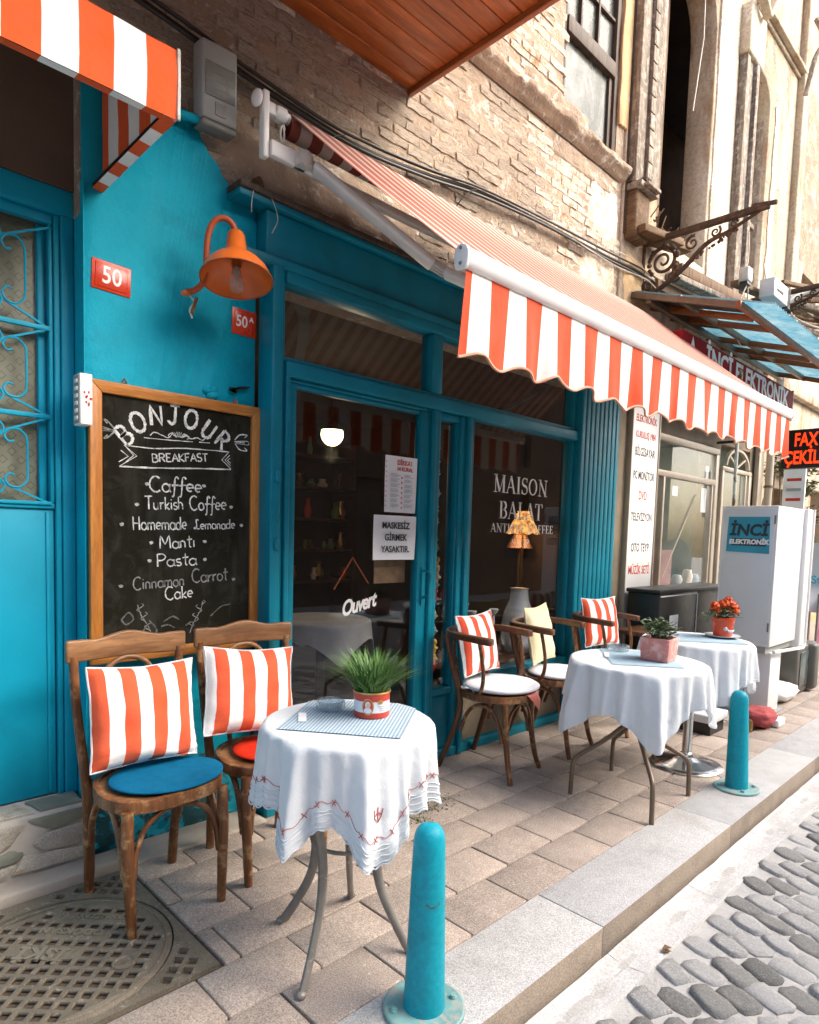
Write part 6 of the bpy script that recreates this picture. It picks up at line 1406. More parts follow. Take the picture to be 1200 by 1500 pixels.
# ribbon banner
chalkline(m1, [(1.033,1.722),(1.16,1.722),(1.30,1.738),(1.506,1.745)], .0045); chalkline(m1, [(1.014,1.634),(1.18,1.642),(1.36,1.656),(1.516,1.666)], .006)
for p in ([(1.033,1.722),(1.085,1.683),(1.016,1.636)], [(1.045,1.712),(1.072,1.684),(1.04,1.655)], [(1.020,1.700),(1.050,1.678),(1.012,1.652)]): ribbon(m1, p, .0035, CM, .001, .3)
for p in ([(1.506,1.745),(1.470,1.705),(1.516,1.668)], [(1.510,1.730),(1.486,1.706),(1.514,1.682)], [(1.512,1.716),(1.498,1.706),(1.514,1.694)]): ribbon(m1, p, .0035, CM, .001, .3)
# flourishes
chalkline(m1, [(1.115,1.762),(1.20,1.764),(1.33,1.770)], .0035); chalkline(m1, [(1.36,1.772),(1.41,1.774)], .0035); chalkline(m1, [(1.14,1.775),(1.16,1.79),(1.19,1.782),(1.22,1.775),(1.24,1.80)], .004); chalkline(m1, [(1.395,1.80),(1.375,1.782),(1.35,1.79),(1.32,1.782),(1.29,1.80)], .004)
for a in range(-3, 4): chalkline(m1, [(1.267+a*.004, 1.782), (1.267+a*.0105, 1.806-.0016*a*a)], .0028, 3)
for s in (-1, 1): chalkline(m1, [(1.267+s*.012,1.780),(1.267+s*.030,1.797),(1.267+s*.048,1.785),(1.267+s*.036,1.778)], .003)
for s, X, Z, mm in ((1, .938, 1.778, m2), (-1, 1.590, 1.795, m1)):
    for k, (a, b) in enumerate(((.0,.0),(.012,.028),(.012,-.028))): chalkline(mm, [(X+s*.055, Z+b*.3), (X+s*.03, Z+b*1.2), (X+s*.005+a, Z+b*1.3), (X+s*.018+a, Z+b*.8)], .005); 
    chalkline(mm, [(X+s*.058, Z),(X-s*.01, Z+.008),(X-s*.012, Z-.008),(X+s*.05, Z-.006)], .003)
def line(mm_, s, xc, z, h, wd, sx, dl=None, dr=None, rot=.045):
    mb = MB()
    hand(mb, s, xc, z, h*1.08, CM, wd*1.25, rot=rot, jit=.03, sx=sx, z=.001, jw=.35)
    for d in (dl, dr):
        if d: chalkline(mb, [(d[0]-.007, d[1]), (d[0]+.003, d[1]+.003), (d[0]+.006, d[1]-.001), (d[0]-.004, d[1]-.003)], .008, 3, .2)
    mb.build('chalk_word', mm_, cb, recalc=False)['kind'] = 'stuff'
line(M_chalk, 'Caffee', 1.257, 1.546, .058, .0052, 1.18, (1.126,1.571), (1.383,1.581)); line(M_chalk, 'Turkish', 1.205, 1.468, .050, .0042, .98, (1.084,1.483), None); line(M_chalk, 'Coffee', 1.407, 1.474, .056, .0048, .92, None, (1.518,1.492))
line(M_chalk, 'Homemade', 1.187, 1.380, .052, .0042, .86, (1.022,1.398), None); line(M_chalk, 'Lemonade', 1.440, 1.389, .040, .0038, 1.02, None, (1.572,1.409)); line(M_chalk, 'Mantı', 1.264, 1.302, .050, .0044, 1.16, (1.145,1.323), (1.388,1.331)); line(M_chalk, 'Pasta', 1.262, 1.224, .050, .0044, 1.34, (1.137,1.246), (1.390,1.250))
line(M_chalk2, 'Cinnamon', 1.183, 1.130, .048, .0042, 1.0, (1.018,1.142), None); line(M_chalk2, 'Carrot', 1.418, 1.150, .054, .0046, 1.0, None, (1.534,1.156)); line(M_chalk, 'Cake', 1.272, 1.078, .050, .0042, 1.05)
# faint plants at the foot
for X, s in ((1.10, 1), (1.37, -1)):
    chalkline(m2, [(X+.05*s,.92),(X+.03*s,.97),(X,1.02),(X-.012*s,1.06)], .0035)
    for k in range(6): z = .95+k*.019; xx = X+.035*s-(k*.008*s); chalkline(m2, [(xx, z), (xx+.018*(1 if k % 2 else -1), z+.012), (xx+.010*(1 if k % 2 else -1), z+.020)], .0035, 3)
for p in ([(1.02,1.0),(1.05,1.03),(1.07,1.0),(1.04,.98),(1.02,1.0)], [(1.10,.93),(1.14,.98),(1.17,.94),(1.13,.92)], [(1.20,.98),(1.24,1.0),(1.27,.985)], [(1.42,.99),(1.47,1.03),(1.52,1.04)], [(1.30,.955),(1.33,.97),(1.34,.95)], [(1.19,.96),(1.22,.965),(1.25,.95)]): chalkline(m3, p, .006)
m1.build('chalk_heading', M_chalk, cb, recalc=False)['kind'] = 'stuff'; m2.build('chalk_drawing', M_chalk2, cb, recalc=False)['kind'] = 'stuff'; m3.build('chalk_smudge', M_chalk3, cb, recalc=False)['kind'] = 'stuff'

# ================================================================ SMALL THINGS ON THE WALL
def plate(x0, x1, z0, z1, y, s, label, rot=0, big=.092):
    t = thing('house_number_plate', label, 'number plate', ((x0+x1)/2, y, z0))
    cx, cz = (x0+x1)/2, (z0+z1)/2; hw, hh = (x1-x0)/2, (z1-z0)/2; Mr = Matrix.Translation((cx, y, cz)) @ Matrix.Rotation(rot, 4, 'Y') @ XZ
    MB().prism([(-hw,-hh),(hw,-hh),(hw,hh),(-hw,hh)], .003, Mr).build('enamel_plate', M_enamel, t, bevel=.001)
    MB().prism([(-hw+.012,-hh+.010),(hw-.012,-hh+.010),(hw-.012,hh-.010),(-hw+.012,hh-.010)], .006, Mr).build('raised_field', M_enamel, t, bevel=.003)
    for sx_ in (-1, 1): MB().lathe([(.004,0),(.004,.002),(0,.002)], (0,0,0), 8, M=(Mr @ Matrix.Translation((sx_*(hw-.010), hh-.009 if sx_ > 0 else 0, .003))).to_3x3()).build('screw', M_black, t).location = (Mr @ Vector((sx_*(hw-.010), .0, .003)))-Vector(t.location)
    text(s, big, Mr @ Matrix.Translation((0 if x1 < 1.5 else -.014, 0, .0065)), M_signwhite, t, 'numeral', bold=.0012, sx=.84, ext=.0008)
    if len(s) == 2 and x1 > 1.5: text('A', .032, Mr @ Matrix.Translation((.036, .020, .0065)), M_signwhite, t, 'letter', bold=.001, ext=.0008)
    return t
plate(.919, 1.071, 2.325, 2.440, 2.7785, '50', 'red enamel plate reading 50 above the chalkboard corner', .035, .094)
plate(1.528, 1.652, 2.290, 2.408, 2.7785, '50', 'red enamel plate reading 50A under the orange lamp', 0.02, .072)
# orange gooseneck lamp
lp = thing('wall_lamp', 'orange enamel gooseneck lamp with bare clear bulb on the turquoise wall', 'lamp', (1.30, 2.66, 2.36))
LX, LY, LZ = 1.395, 2.50, 2.42        # rim centre of the shade
arm = crom([(1.245,2.64,2.365),(1.275,2.635,2.375),(1.305,2.62,2.41),(1.315,2.61,2.47),(1.312,2.60,2.54),(1.318,2.59,2.615),(1.340,2.575,2.662),(1.375,2.56,2.675),(1.402,2.548,2.655),(1.411,2.543,2.630)], 8)
MB().tube(arm, .0125, 12).build('gooseneck', M_orangeD, lp, smooth=True)
MB().lathe([(.018,0),(.018,.012),(.008,.014),(0,.014)], (1.243,2.645,2.352), 12).build('arm_end', M_orange, lp, smooth=True)
MB().tube(crom([(1.285,2.63,2.345),(1.27,2.62,2.31),(1.255,2.61,2.275)],5), .007, 8).build('wing_screw', M_brass, lp, smooth=True); MB().tube(crom([(1.27,2.66,2.36),(1.28,2.64,2.33),(1.265,2.65,2.30),(1.28,2.66,2.27)],5), .004, 6).build('lamp_flex', M_whitedirty, lp, smooth=True)
axis = Vector((-.09, -.20, -1)).normalized(); Rl = Vector((0,0,-1)).rotation_difference(axis).to_matrix()
SH = [(.018,.212),(.030,.208),(.036,.195),(.044,.130),(.050,.108),(.072,.094),(.102,.074),(.128,.044),(.143,.010),(.148,.0)]
c0 = Vector((LX, LY, LZ))
mb = MB().lathe(SH, c0, 44, cap=False, M=Rl @ Matrix.Identity(3)); mb.lathe([(r-.002, z-.0015) for r, z in SH], c0, 44, cap=False, M=Rl)
mb.build('shade', M_orange, lp, smooth=True, auto=60, recalc=False)
mb = MB(); mb.tube([c0+Rl @ Vector((.146*math.cos(2*PI*i/44), .146*math.sin(2*PI*i/44), 0)) for i in range(44)], .003, 6, closed=True); mb.build('shade_rim', M_orangeD, lp, smooth=True)
MB().lathe([(.018,.16),(.020,.15),(.020,.06),(.017,.05),(0,.05)], c0, 20, M=Rl).build('bulb_socket', M_brass, lp, smooth=True)
MB().lathe([(.015,.05),(.022,.02),(.032,-.005),(.033,-.02),(.024,-.045),(.0,-.055)], c0, 20, M=Rl, cap=False).build('bulb', M_bulb, lp, smooth=True)
MB().lathe([(.012,.05),(.014,.03),(.004,.0),(.006,-.02),(0,-.03)], c0, 10, M=Rl).build('filament', M_ceram, lp, smooth=True)
# intercom
ic = thing('intercom_panel', 'narrow grey and white intercom on the door corner by the chalkboard', 'intercom', (.87, 2.72, 1.78))
MB().box(.850, .895, 2.70, 2.775, 1.778, 1.972).build('housing', M_signwhite, ic, bevel=.003); MB().box(.8465, .8499, 2.705, 2.770, 1.784, 1.966).build('button_panel', M_plasticg, ic, bevel=.001)
for k in range(6): MB().box(.841, .8462, 2.712, 2.742, 1.795+k*.028, 1.810+k*.028).build('call_button', M_signwhite, ic, bevel=.0015)
mb = MB(); rq = random.Random(3)
for k in range(9): a = rq.uniform(.862,.888); z = rq.uniform(1.845,1.905); mb.box(a, a+.006, 2.6985, 2.6995, z, z+.009)
o_ = mb.build('red_print', M_inkr, ic)
# grey floodlight box beside the awning
fl = thing('floodlight', 'weathered grey plastic solar floodlight hung beside the awning bracket', 'floodlight', (1.41, 2.74, 3.1))
Mf = Matrix.Translation((1.405, 2.70, 3.265)) @ Matrix.Rotation(math.radians(-3), 4, 'Y') @ Matrix.Rotation(math.radians(5), 4, 'X')
fl_b = MB().box(-.082, .082, -.03, .06, -.142, .155, Mf).build('casing', M_plasticg, fl, bevel=.012); MB().box(-.068, .068, -.034, -.0305, -.055, .075, Mf).build('cell_panel', M_plasticd, fl, bevel=.001)
for k in range(5): MB().box(-.0672, .0672, -.0352, -.0345, -.050+k*.029, -.0488+k*.029, Mf).build('cell_line', M_plasticg, fl)
for k in (-1, 1): MB().box(k*.030-.0007, k*.030+.0007, -.0352, -.0345, -.054, .074, Mf).build('cell_line', M_plasticg, fl)
MB().box(-.022, .024, -.034, -.0305, -.120, -.070, Mf).build('sensor_window', M_plasticd, fl); MB().box(-.08, .08, -.028, .055, -.172, -.143, Mf).build('lower_hood', M_plasticd, fl, bevel=.008)
# cables along the wall
cw = thing('wall_cables', 'thick bundle of black cables slung along the brick wall above the awning', 'cables', (3, 2.76, 3.4)); rc = random.Random(9)
base = [(.0,3.60),(1.096,3.485),(1.6,3.43),(2.0,3.395),(2.3,3.405),(2.75,3.455),(3.22,3.53),(3.9,3.585),(4.7,3.62),(5.3,3.66),(5.75,3.66)]
for k, (off, rad, m_) in enumerate(((0,.0125,M_cable),(-.019,.009,M_cable),(.017,.0075,M_cable),(-.004,.006,M_cable),(.026,.0045,M_cable))):
    pts = [(x, 2.765-.012*(k % 3)-.004, z+off*(1 if x < 4.4 else 1.6)+rc.uniform(-.006,.006)) for x, z in base]; MB().tube(crom(pts, 8), rad, 7).build('cable', m_, cw, smooth=True)
for x, z in ((2.13,3.40),(3.16,3.52)): MB().tube(crom([(x,2.74,z),(x-.06,2.735,z-.03),(x-.13,2.74,z-.10),(x-.15,2.78,z-.15)],6), .003, 5).build('tie_wire', M_cable, cw, smooth=True)
for pts in ([(4.2,2.76,3.60),(4.8,2.70,3.55),(5.3,2.66,3.56),(5.7,2.68,3.50),(6.4,2.7,3.52)], [(4.6,2.76,3.66),(5.1,2.72,3.70),(5.6,2.70,3.60),(6.3,2.72,3.45)]): MB().tube(crom(pts, 7), .0045, 5).build('pale_cable', M_cablew, cw, smooth=True)
# lamp hanging on the balcony bracket and the meter box
hb = thing('hanging_socket', 'small white electric fitting dangling from the balcony bracket', 'fitting', (5.6, 2.1, 3.5))
MB().box(6.44, 6.56, 2.27, 2.36, 3.80, 3.93).build('fitting_body', M_whitedirty, hb, bevel=.015); MB().box(6.45, 6.55, 2.28, 2.35, 3.775, 3.799).build('fitting_base', M_black, hb)
for pts in ([(6.5,2.31,4.25),(6.52,2.31,4.05),(6.5,2.31,3.93)], [(6.5,2.30,3.78),(6.42,2.34,3.55),(6.55,2.38,3.35),(6.8,2.42,3.30)], [(6.53,2.30,3.78),(6.66,2.34,3.5),(6.60,2.4,3.33)]): MB().tube(crom(pts, 6), .006, 5).build('flex', M_cablew, hb, smooth=True)
mbx = thing('meter_box', 'small pale box with a slot fixed beyond the ruined balcony bracket', 'box', (7.1, 2.3, 3.9))
MB().box(7.00, 7.42, 2.22, 2.36, 3.80, 3.98).build('casing', M_cab, mbx, bevel=.008); MB().box(7.08, 7.26, 2.215, 2.219, 3.87, 3.89).build('slot', M_black, mbx); MB().box(7.421, 7.50, 2.22, 2.36, 3.79, 3.99).build('end_block', M_black, mbx)

# ================================================================ NOTICES ON THE GLASS
def paper(x0, x1, z0, z1, y, label, name='paper_notice', tilt=0):
    t = thing(name, label, 'notice', ((x0+x1)/2, y, z0)); nx = 6
    mb = MB().grid(lambda u, v: Vector((x0+(x1-x0)*u, y+.004*math.sin(u*3+v*2)-.003*v, z0+(z1-z0)*v)), nx, nx); mb.build('sheet', M_paper, t, smooth=True, recalc=False); return t
pA = paper(2.414, 2.655, 1.510, 1.823, 2.684, 'printed notice with small red heading, upper sheet on the door glass')
Mp = at_xz(2.678)
text('DİKKAT', .036, Mp @ Matrix.Translation((2.560, 1.787, 0)), M_inkr, pA, 'heading', bold=.001, sx=.9, ext=.0003); text('14 KURAL', .030, Mp @ Matrix.Translation((2.560, 1.752, 0)), M_inkr, pA, 'heading', bold=.001, sx=.95, ext=.0003)
mb = MB(); rq = random.Random(8)
for c in range(2):
    for r in range(7):
        for q_ in range(3):
            x = 2.44+c*.105+.012; z = 1.722-r*.028-q_*.007; mb.box(x, x+rq.uniform(.045,.075), 2.6782, 2.6785, z, z+.0028)
mb.build('printed_lines', M_inkg, pA)['kind'] = 'stuff'
mb = MB()
for r in range(7): mb.box(2.534, 2.542, 2.6782, 2.6785, 1.700-r*.028, 1.711-r*.028)
mb.build('printed_icons', M_inkr, pA)['kind'] = 'stuff'
mb = MB()
for r in range(10): mb.box(2.416, 2.421, 2.6782, 2.6785, 1.54+r*.027, 1.548+r*.027)
mb.build('perforations', M_inkr, pA)['kind'] = 'stuff'
pB = paper(2.338, 2.658, 1.243, 1.492, 2.682, 'white sheet reading MASKESİZ GİRMEK YASAKTIR on the door glass')
for k, s in enumerate(('MASKESİZ', 'GİRMEK', 'YASAKTIR.')): text(s, .050, at_xz(2.6745) @ Matrix.Translation((2.500, 1.434-k*.066, 0)), M_ink, pB, 'lettering', bold=.0012, sx=.92, ext=.0003)
# Ouvert sign on cord
ov = thing('ouvert_sign', 'white script Ouvert sign hanging on cords inside the door glass', 'sign', (2.26, 2.72, .93))
mb = MB(); random.seed(5)
pass
text('Ouvert', .115, at_xz(2.7065) @ Matrix.Translation((2.262, .998, 0)) @ Matrix.Rotation(.20, 4, 'Z'), M_signwhite, ov, 'script_lettering', bold=.0035, sx=.80, ext=.0005, shear=.42, spacing=.88)
for a, b in (((2.24,2.735,1.255),(2.12,2.74,1.085)), ((2.24,2.735,1.255),(2.36,2.74,1.11))): MB().tube([a, b], .0035, 6).build('cord', M_orangeD, ov)
MB().lathe([(.0,0),(.020,.002),(.016,.012),(.006,.018),(0,.018)], (0,0,0), 16, M=XZ).build('suction_cup', M_plasticg, ov, smooth=True).location = Vector((2.24,2.735,1.265))-Vector((2.26,2.72,.93))
# lettering on the display window
wl_ = thing('window_lettering', 'white serif MAISON BALAT lettering on the cafe window', 'lettering', (3.7, 2.70, 1.35)); mb = MB(); WM = at_xz(2.7055)
serif(mb, 'MAISON', 3.712, 1.685, .118, WM, sx=1.16, z=.001); serif(mb, 'BALAT', 3.720, 1.512, .118, WM, sx=1.14, z=.001)
for s, x, z, h, sx_ in (('ANTIQUE COFFEE', 3.750, 1.420, .060, 1.23), ('SHOP', 3.722, 1.318, .060, 1.15)): serif(mb, s, x, z, h, WM, sx=sx_, z=.001, track=.05)
mb.build('lettering', M_letter, wl_, recalc=False)

# ================================================================ INSIDE THE CAFE
for nm, lc, en, cl_ in (('globe_light', (3.20, 4.20, 2.0), 2.6, (1, .78, .5)), ('amber_light', (4.705, 3.4, 1.38), 1.6, (1, .55, .22))):
    pd = bpy.data.lights.new(nm, 'POINT'); pd.energy = en; pd.color = cl_; pd.shadow_soft_size = .06; po = bpy.data.objects.new(nm, pd); COL.objects.link(po); po.location = lc
gl = thing('globe_lamp', 'lit round globe lamp glowing inside behind the door glass', 'lamp', (3.2, 4.2, 2.1))
MB().ball((3.20,4.20,2.16), .090, 20).build('globe', M_lampon, gl, smooth=True); MB().lathe([(.095,2.19),(.10,2.21),(.03,2.25),(.008,2.27),(.008,2.61)], (3.2,4.2,0), 20, cap=False).build('lamp_cap', M_black, gl, smooth=True)
tl = thing('shaded_lamp', 'lit amber petal shaded lamp glowing inside the display window', 'lamp', (4.70, 3.4, 1.0)); mb = MB()
def shade(u, v):
    a = 2*PI*u; r = .055+.085*v**.8+.010*abs(math.sin(a*5))*v; return Vector((4.705+r*math.cos(a), 3.4+r*math.sin(a), 1.575-.145*v-.018*abs(math.sin(a*5))*v))
MB().grid(shade, 60, 8, closed_u=True).build('petal_shade', M_shadeon, tl, smooth=True)
MB().lathe([(.06,1.575),(.068,1.59),(.05,1.60),(.058,1.615)], (4.705,3.4,0), 24, cap=False).build('shade_ruffle', M_shadeon, tl, smooth=True)
MB().lathe([(.09,.75),(.08,.77),(.02,.80),(.014,1.0),(.022,1.1),(.012,1.2),(.010,1.55)], (4.705,3.4,0), 16).build('lamp_stem', M_brass, tl, smooth=True)
t2_ = thing('floral_lamp', 'dim floral shaded lamp behind the amber lamp in the window', 'lamp', (5.0, 3.9, 1.0)); MB().lathe([(.12,1.29),(.06,1.41)], (4.87,3.55,0), 24, cap=False).build('shade', mat('floral_shade', (.34,.20,.13), .9, var=.4, vscale=30, bmp=0), t2_, smooth=True); MB().lathe([(.08,.7),(.02,.75),(.015,1.4)], (4.87,3.55,0), 12).build('lamp_stem', M_brass, t2_, smooth=True)
vs_ = thing('ceramic_jug', 'pale ceramic jug standing inside behind the cream pillow', 'jug', (4.16, 3.0, .55)); MB().lathe([(.0,.50),(.10,.50),(.13,.60),(.135,.70),(.115,.80),(.075,.90),(.066,.98),(.074,.992),(.066,.99),(.05,.9)], (4.14,3.0,0), 36, cap=False).build('jug_body', M_ceram, vs_, smooth=True)
for xx in (3.55, 3.80):
    c = thing('candle_holder', 'small pale candle holder on the ledge, %s' % ('left one behind the striped pillow' if xx < 3.7 else 'right one nearer the ceramic jug'), 'candle holder', (xx, 2.98, .6)); MB().lathe([(.04,.50),(.03,.52),(.008,.55),(.010,.78),(.006,.80),(.03,.835),(.038,.85),(.03,.856),(0,.85)], (xx,2.98,0), 18).build('holder', M_ceram, c, smooth=True)
ws = thing('window_bench', 'dark wooden display bench behind the shop window', 'bench', (3.8, 3.1, 0)); MB().box(3.14, 4.6, 2.82, 3.3, .46, .50).build('bench_top', M_dwood, ws, bevel=.004); MB().box(3.18, 4.56, 2.86, 3.26, .0, .459).build('bench_body', M_dwood, ws)
# string of toys behind the sidelight
ts = thing('toy_garland', 'vertical string of little wooden figures behind the narrow sidelight', 'garland', (3.13, 2.95, .6)); MB().tube([(3.08,2.92,2.07),(3.085,2.925,.55)], .003, 5).build('string', M_cable, ts)
rt = random.Random(14)
for z, m_, r in ((1.94,M_toyr,.022),(1.86,M_toyw,.020),(1.78,M_toyy,.022),(1.66,M_toyb,.035),(1.55,M_toyw,.02),(1.47,M_toyy,.02),(1.36,M_toyg,.028),(1.30,M_toyg,.022),(1.19,M_toyy,.034),(1.12,M_toyw,.042),(1.06,M_toyb,.030),(.98,M_toyr,.036),(.86,M_toyw,.026),(.76,M_toyb,.03),(.64,M_toyy,.040),(.58,M_toyy,.038),(.52,M_toyr,.035)):
    mb = MB(); c = Vector((3.083+rt.uniform(-.012,.012), 2.92, z)); mb.ball(c, r, 12, (.8,.8,1.2)); mb.ball(c+Vector((rt.uniform(-.5,.5)*r, -.2*r, r*1.1)), r*.6, 10)
    for s in (-1, 1): mb.ball(c+Vector((s*r*.9, 0, rt.uniform(-.3,.4)*r)), r*.38, 8, (1.4,1,.8))
    mb.build('wooden_figure', m_, ts, smooth=True, merge=False)
# furniture and shelves in the gloom
it = thing('indoor_table', 'dim round table under a white cloth inside the cafe', 'table', (2.9, 3.9, 0)); MB().lathe([(.04,0),(.03,.7)], (2.9,3.9,0), 12).build('column', M_black, it)
itc, _, _ = tablecloth('tablecloth', 'dim white cloth on the round table inside the cafe', (2.9,3.9), .36, .74, .5, .5, .05, 3.1, mat('dim_cloth', (.40,.41,.42), .9, bmp=.2), nth=140, nr=16)
shf = thing('display_shelf', 'dark dresser with shelves of crockery at the back of the cafe', 'shelf', (3.2, 6.2, 0))
for z in (.8, 1.15, 1.5, 1.85, 2.2): MB().box(1.9, 4.9, 5.95, 6.38, z, z+.03).build('shelf_board', M_dwood, shf)
for x in (1.9, 2.9, 3.9, 4.87): MB().box(x, x+.03, 5.95, 6.38, 0, 2.4).build('upright', M_dwood, shf)
mbs = [MB() for _ in range(5)]
for k in range(110):
    z = rt.choice((.83,1.18,1.53,1.88,2.23)); x = rt.uniform(1.95,4.85); h_ = rt.uniform(.08,.22); r = rt.uniform(.03,.07)
    mbs[k % 5].lathe([(0,0),(r*.7,0),(r,h_*.35),(r*.5,h_*.75),(r*.6,h_),(0,h_)], (x,6.1,z), 12)
for mb, m_ in zip(mbs, (M_brass, M_toyr, M_toyw, M_dwood, M_toyg)): mb.build('crockery', m_, shf, smooth=True)['kind'] = 'stuff'
sp_ = thing('sack_print', 'brown sackcloth print hung inside below the mask notice', 'picture', (2.55, 2.8, 1.1)); MB().box(2.42, 2.66, 2.76, 2.768, 1.105, 1.235).build('sackcloth', mat('sackcloth', (.20,.13,.07), .95, var=.3, vscale=20, bmp=.3), sp_)

# ================================================================ SIGNS OF THE ELECTRONICS SHOP
vsn = thing('vertical_sign', 'tall narrow white signboard listing shop services in black and red', 'sign', (5.4, 2.68, .3))
sx0, sx1 = 5.165, 5.655
MB().box(sx0, sx1, 2.66, 2.70, .30, 2.56).build('board', M_signwhite, vsn, bevel=.004)
for x0, x1 in ((sx0-.012, sx0-.001), (sx1+.001, sx1+.012)): MB().box(x0, x1, 2.65, 2.705, .29, 2.57).build('edge_trim', M_alu, vsn, bevel=.002)
VM = at_xz(2.6595)
for s, z, sz, m_, sx_ in (('ELEKTRONİK',2.425,.085,M_inkr,.80),('KURULUŞ 1984',2.290,.080,M_inkr,.72),('BİLGİSAYAR',2.145,.100,M_ink,.70),('PC MONİTÖR',1.945,.100,M_ink,.66),('DVD',1.775,.108,M_inkr,.72),('TELEVİZYON',1.590,.100,M_ink,.70),('OTO TEYP',1.325,.105,M_ink,.72),('MÜZİK SETİ',1.130,.105,M_inkr,.72),('KAMERA',.945,.100,M_ink,.74),('GÜVENLİK',.840,.100,M_ink,.72),('TAMİR ATÖLYESİ',.545,.090,M_inkr,.55)):
    text(s, sz*.98, VM @ Matrix.Translation((5.41, z, 0)), m_, vsn, 'lettering', bold=.0012, sx=sx_*.95, ext=.0006)
# red shop sign under the blue canopy
rsn = thing('red_shop_sign', 'long dark red sign with white İNCİ ELEKTRONİK letters', 'sign', (6.6, 2.3, 2.8))
MB().box(5.20, 8.10, 2.30, 2.42, 2.775, 3.075).build('sign_box', M_sred, rsn, bevel=.004); MB().box(8.101, 8.112, 2.30, 2.44, 2.76, 3.09).build('end_face', M_bronze, rsn)
RM = at_xz(2.2995); text('İNCİ ELEKTRONİK', .235, RM @ Matrix.Translation((6.80, 2.955, 0)), M_signwhite, rsn, 'lettering', bold=.006, sx=1.10, ext=.003)
MB().prism([(-.10,-.09),(.10,-.09),(0,.13)], .003, RM @ Matrix.Translation((5.40, 2.93, 0)), [[(-.04,-.05),(.04,-.05),(0,.04)]]).build('triangle_emblem', M_signwhite, rsn)
MB().lathe([(.085,0),(.085,.004),(.06,.005),(.06,.002)], (0,0,0), 28, M=XZ).build('round_emblem', M_signwhite, rsn).location = Vector((7.98,2.2995,2.92))-Vector((6.6,2.3,2.8))
MB().box(8.12, 9.6, 1.96, 1.98, 2.70, 2.72).build('stay_rod', M_black, rsn)
# LED sign
ls = thing('led_sign', 'black light sign with glowing orange red FAX letters', 'sign', (7.5, 1.8, 2.2)); MB().box(7.50, 7.62, 1.05, 2.20, 2.175, 2.565).build('sign_case', M_black, ls, bevel=.006)
text('FAX', .185, at_yz(7.499) @ Matrix.Translation((-1.985, 2.455, 0)), M_led, ls, 'lit_letters', bold=.004, sx=.62, ext=.002); text('ÇEKİLİR', .185, at_yz(7.499) @ Matrix.Translation((-1.955, 2.275, 0)), M_led, ls, 'lit_letters', bold=.004, sx=.62, ext=.002)
MB().tube([(7.56,2.2,2.50),(7.56,2.88,2.50)], .015, 8).build('bracket_arm', M_black, ls)
# cabinet sign
cs = thing('cabinet_sign', 'white metal cabinet on a pedestal with the blue İNCİ sticker', 'cabinet', (5.95, 1.85, 0))
MB().box(5.604, 6.28, 1.632, 2.052, .575, 1.695).build('carcass', M_cabw, cs, bevel=.008); MB().box(5.590, 5.603, 1.650, 2.034, .600, 1.672).build('door_panel', M_cab, cs, bevel=.003)
for a in ((5.596,5.6035,1.634,1.649,.578,1.692),(5.596,5.6035,2.035,2.050,.578,1.692),(5.596,5.6035,1.650,2.034,1.673,1.692),(5.596,5.6035,1.650,2.034,.578,.599)): MB().box(*a).build('front_edge', M_cabw, cs)
MB().box(6.281, 6.42, 1.60, 2.05, .52, 1.70).build('back_rim', M_cabw, cs, bevel=.01)
MB().tube([(6.44,1.60,1.70),(6.44,1.60,.53),(6.40,1.60,.50),(5.66,1.615,.535)], .014, 8).build('bumper_rail', M_white, cs, smooth=True)
MB().box(5.60, 6.25, 1.66, 2.03, .52, .574).build('under_frame', M_plasticg, cs)
for z in (1.55, .70): MB().box(5.584, 5.5895, 1.644, 1.656, z, z+.07).build('hinge', M_plasticd, cs)
MB().lathe([(.010,0),(.010,.006),(0,.006)], (0,0,0), 12, M=Matrix(((0,0,-1),(0,1,0),(1,0,0)))).build('lock', M_plasticd, cs).location = Vector((5.589,2.02,1.13))-Vector((5.95,1.85,0))
YM = at_yz(5.5895)
MB().prism([(-2.004,1.325),(-1.678,1.315),(-1.688,1.607),(-1.996,1.607)], .0012, YM).build('blue_sticker', M_sblue, cs); MB().prism([(-1.965,1.375),(-1.705,1.372),(-1.705,1.432),(-1.965,1.435)], .0020, YM).build('dark_band', M_navy, cs)
text('İNCİ', .125, YM @ Matrix.Translation((-1.840, 1.497, .0015)), M_navy, cs, 'lettering', bold=.005, sx=.98, ext=.001, shear=.12); text('ELEKTRONİK', .050, YM @ Matrix.Translation((-1.835, 1.405, .0022)), M_signwhite, cs, 'lettering', bold=.003, sx=.98, ext=.0006, shear=.1)
MB().box(5.70, 5.96, 1.645, 1.83, .02, .52).build('pedestal', M_cabw, cs, bevel=.004); MB().box(5.66, 6.0, 1.84, 2.02, .0, .52).build('pedestal_side', M_cab, cs, bevel=.004); MB().box(5.62, 6.05, 1.62, 2.05, .0, .018).build('base_plate', M_plasticg, cs)
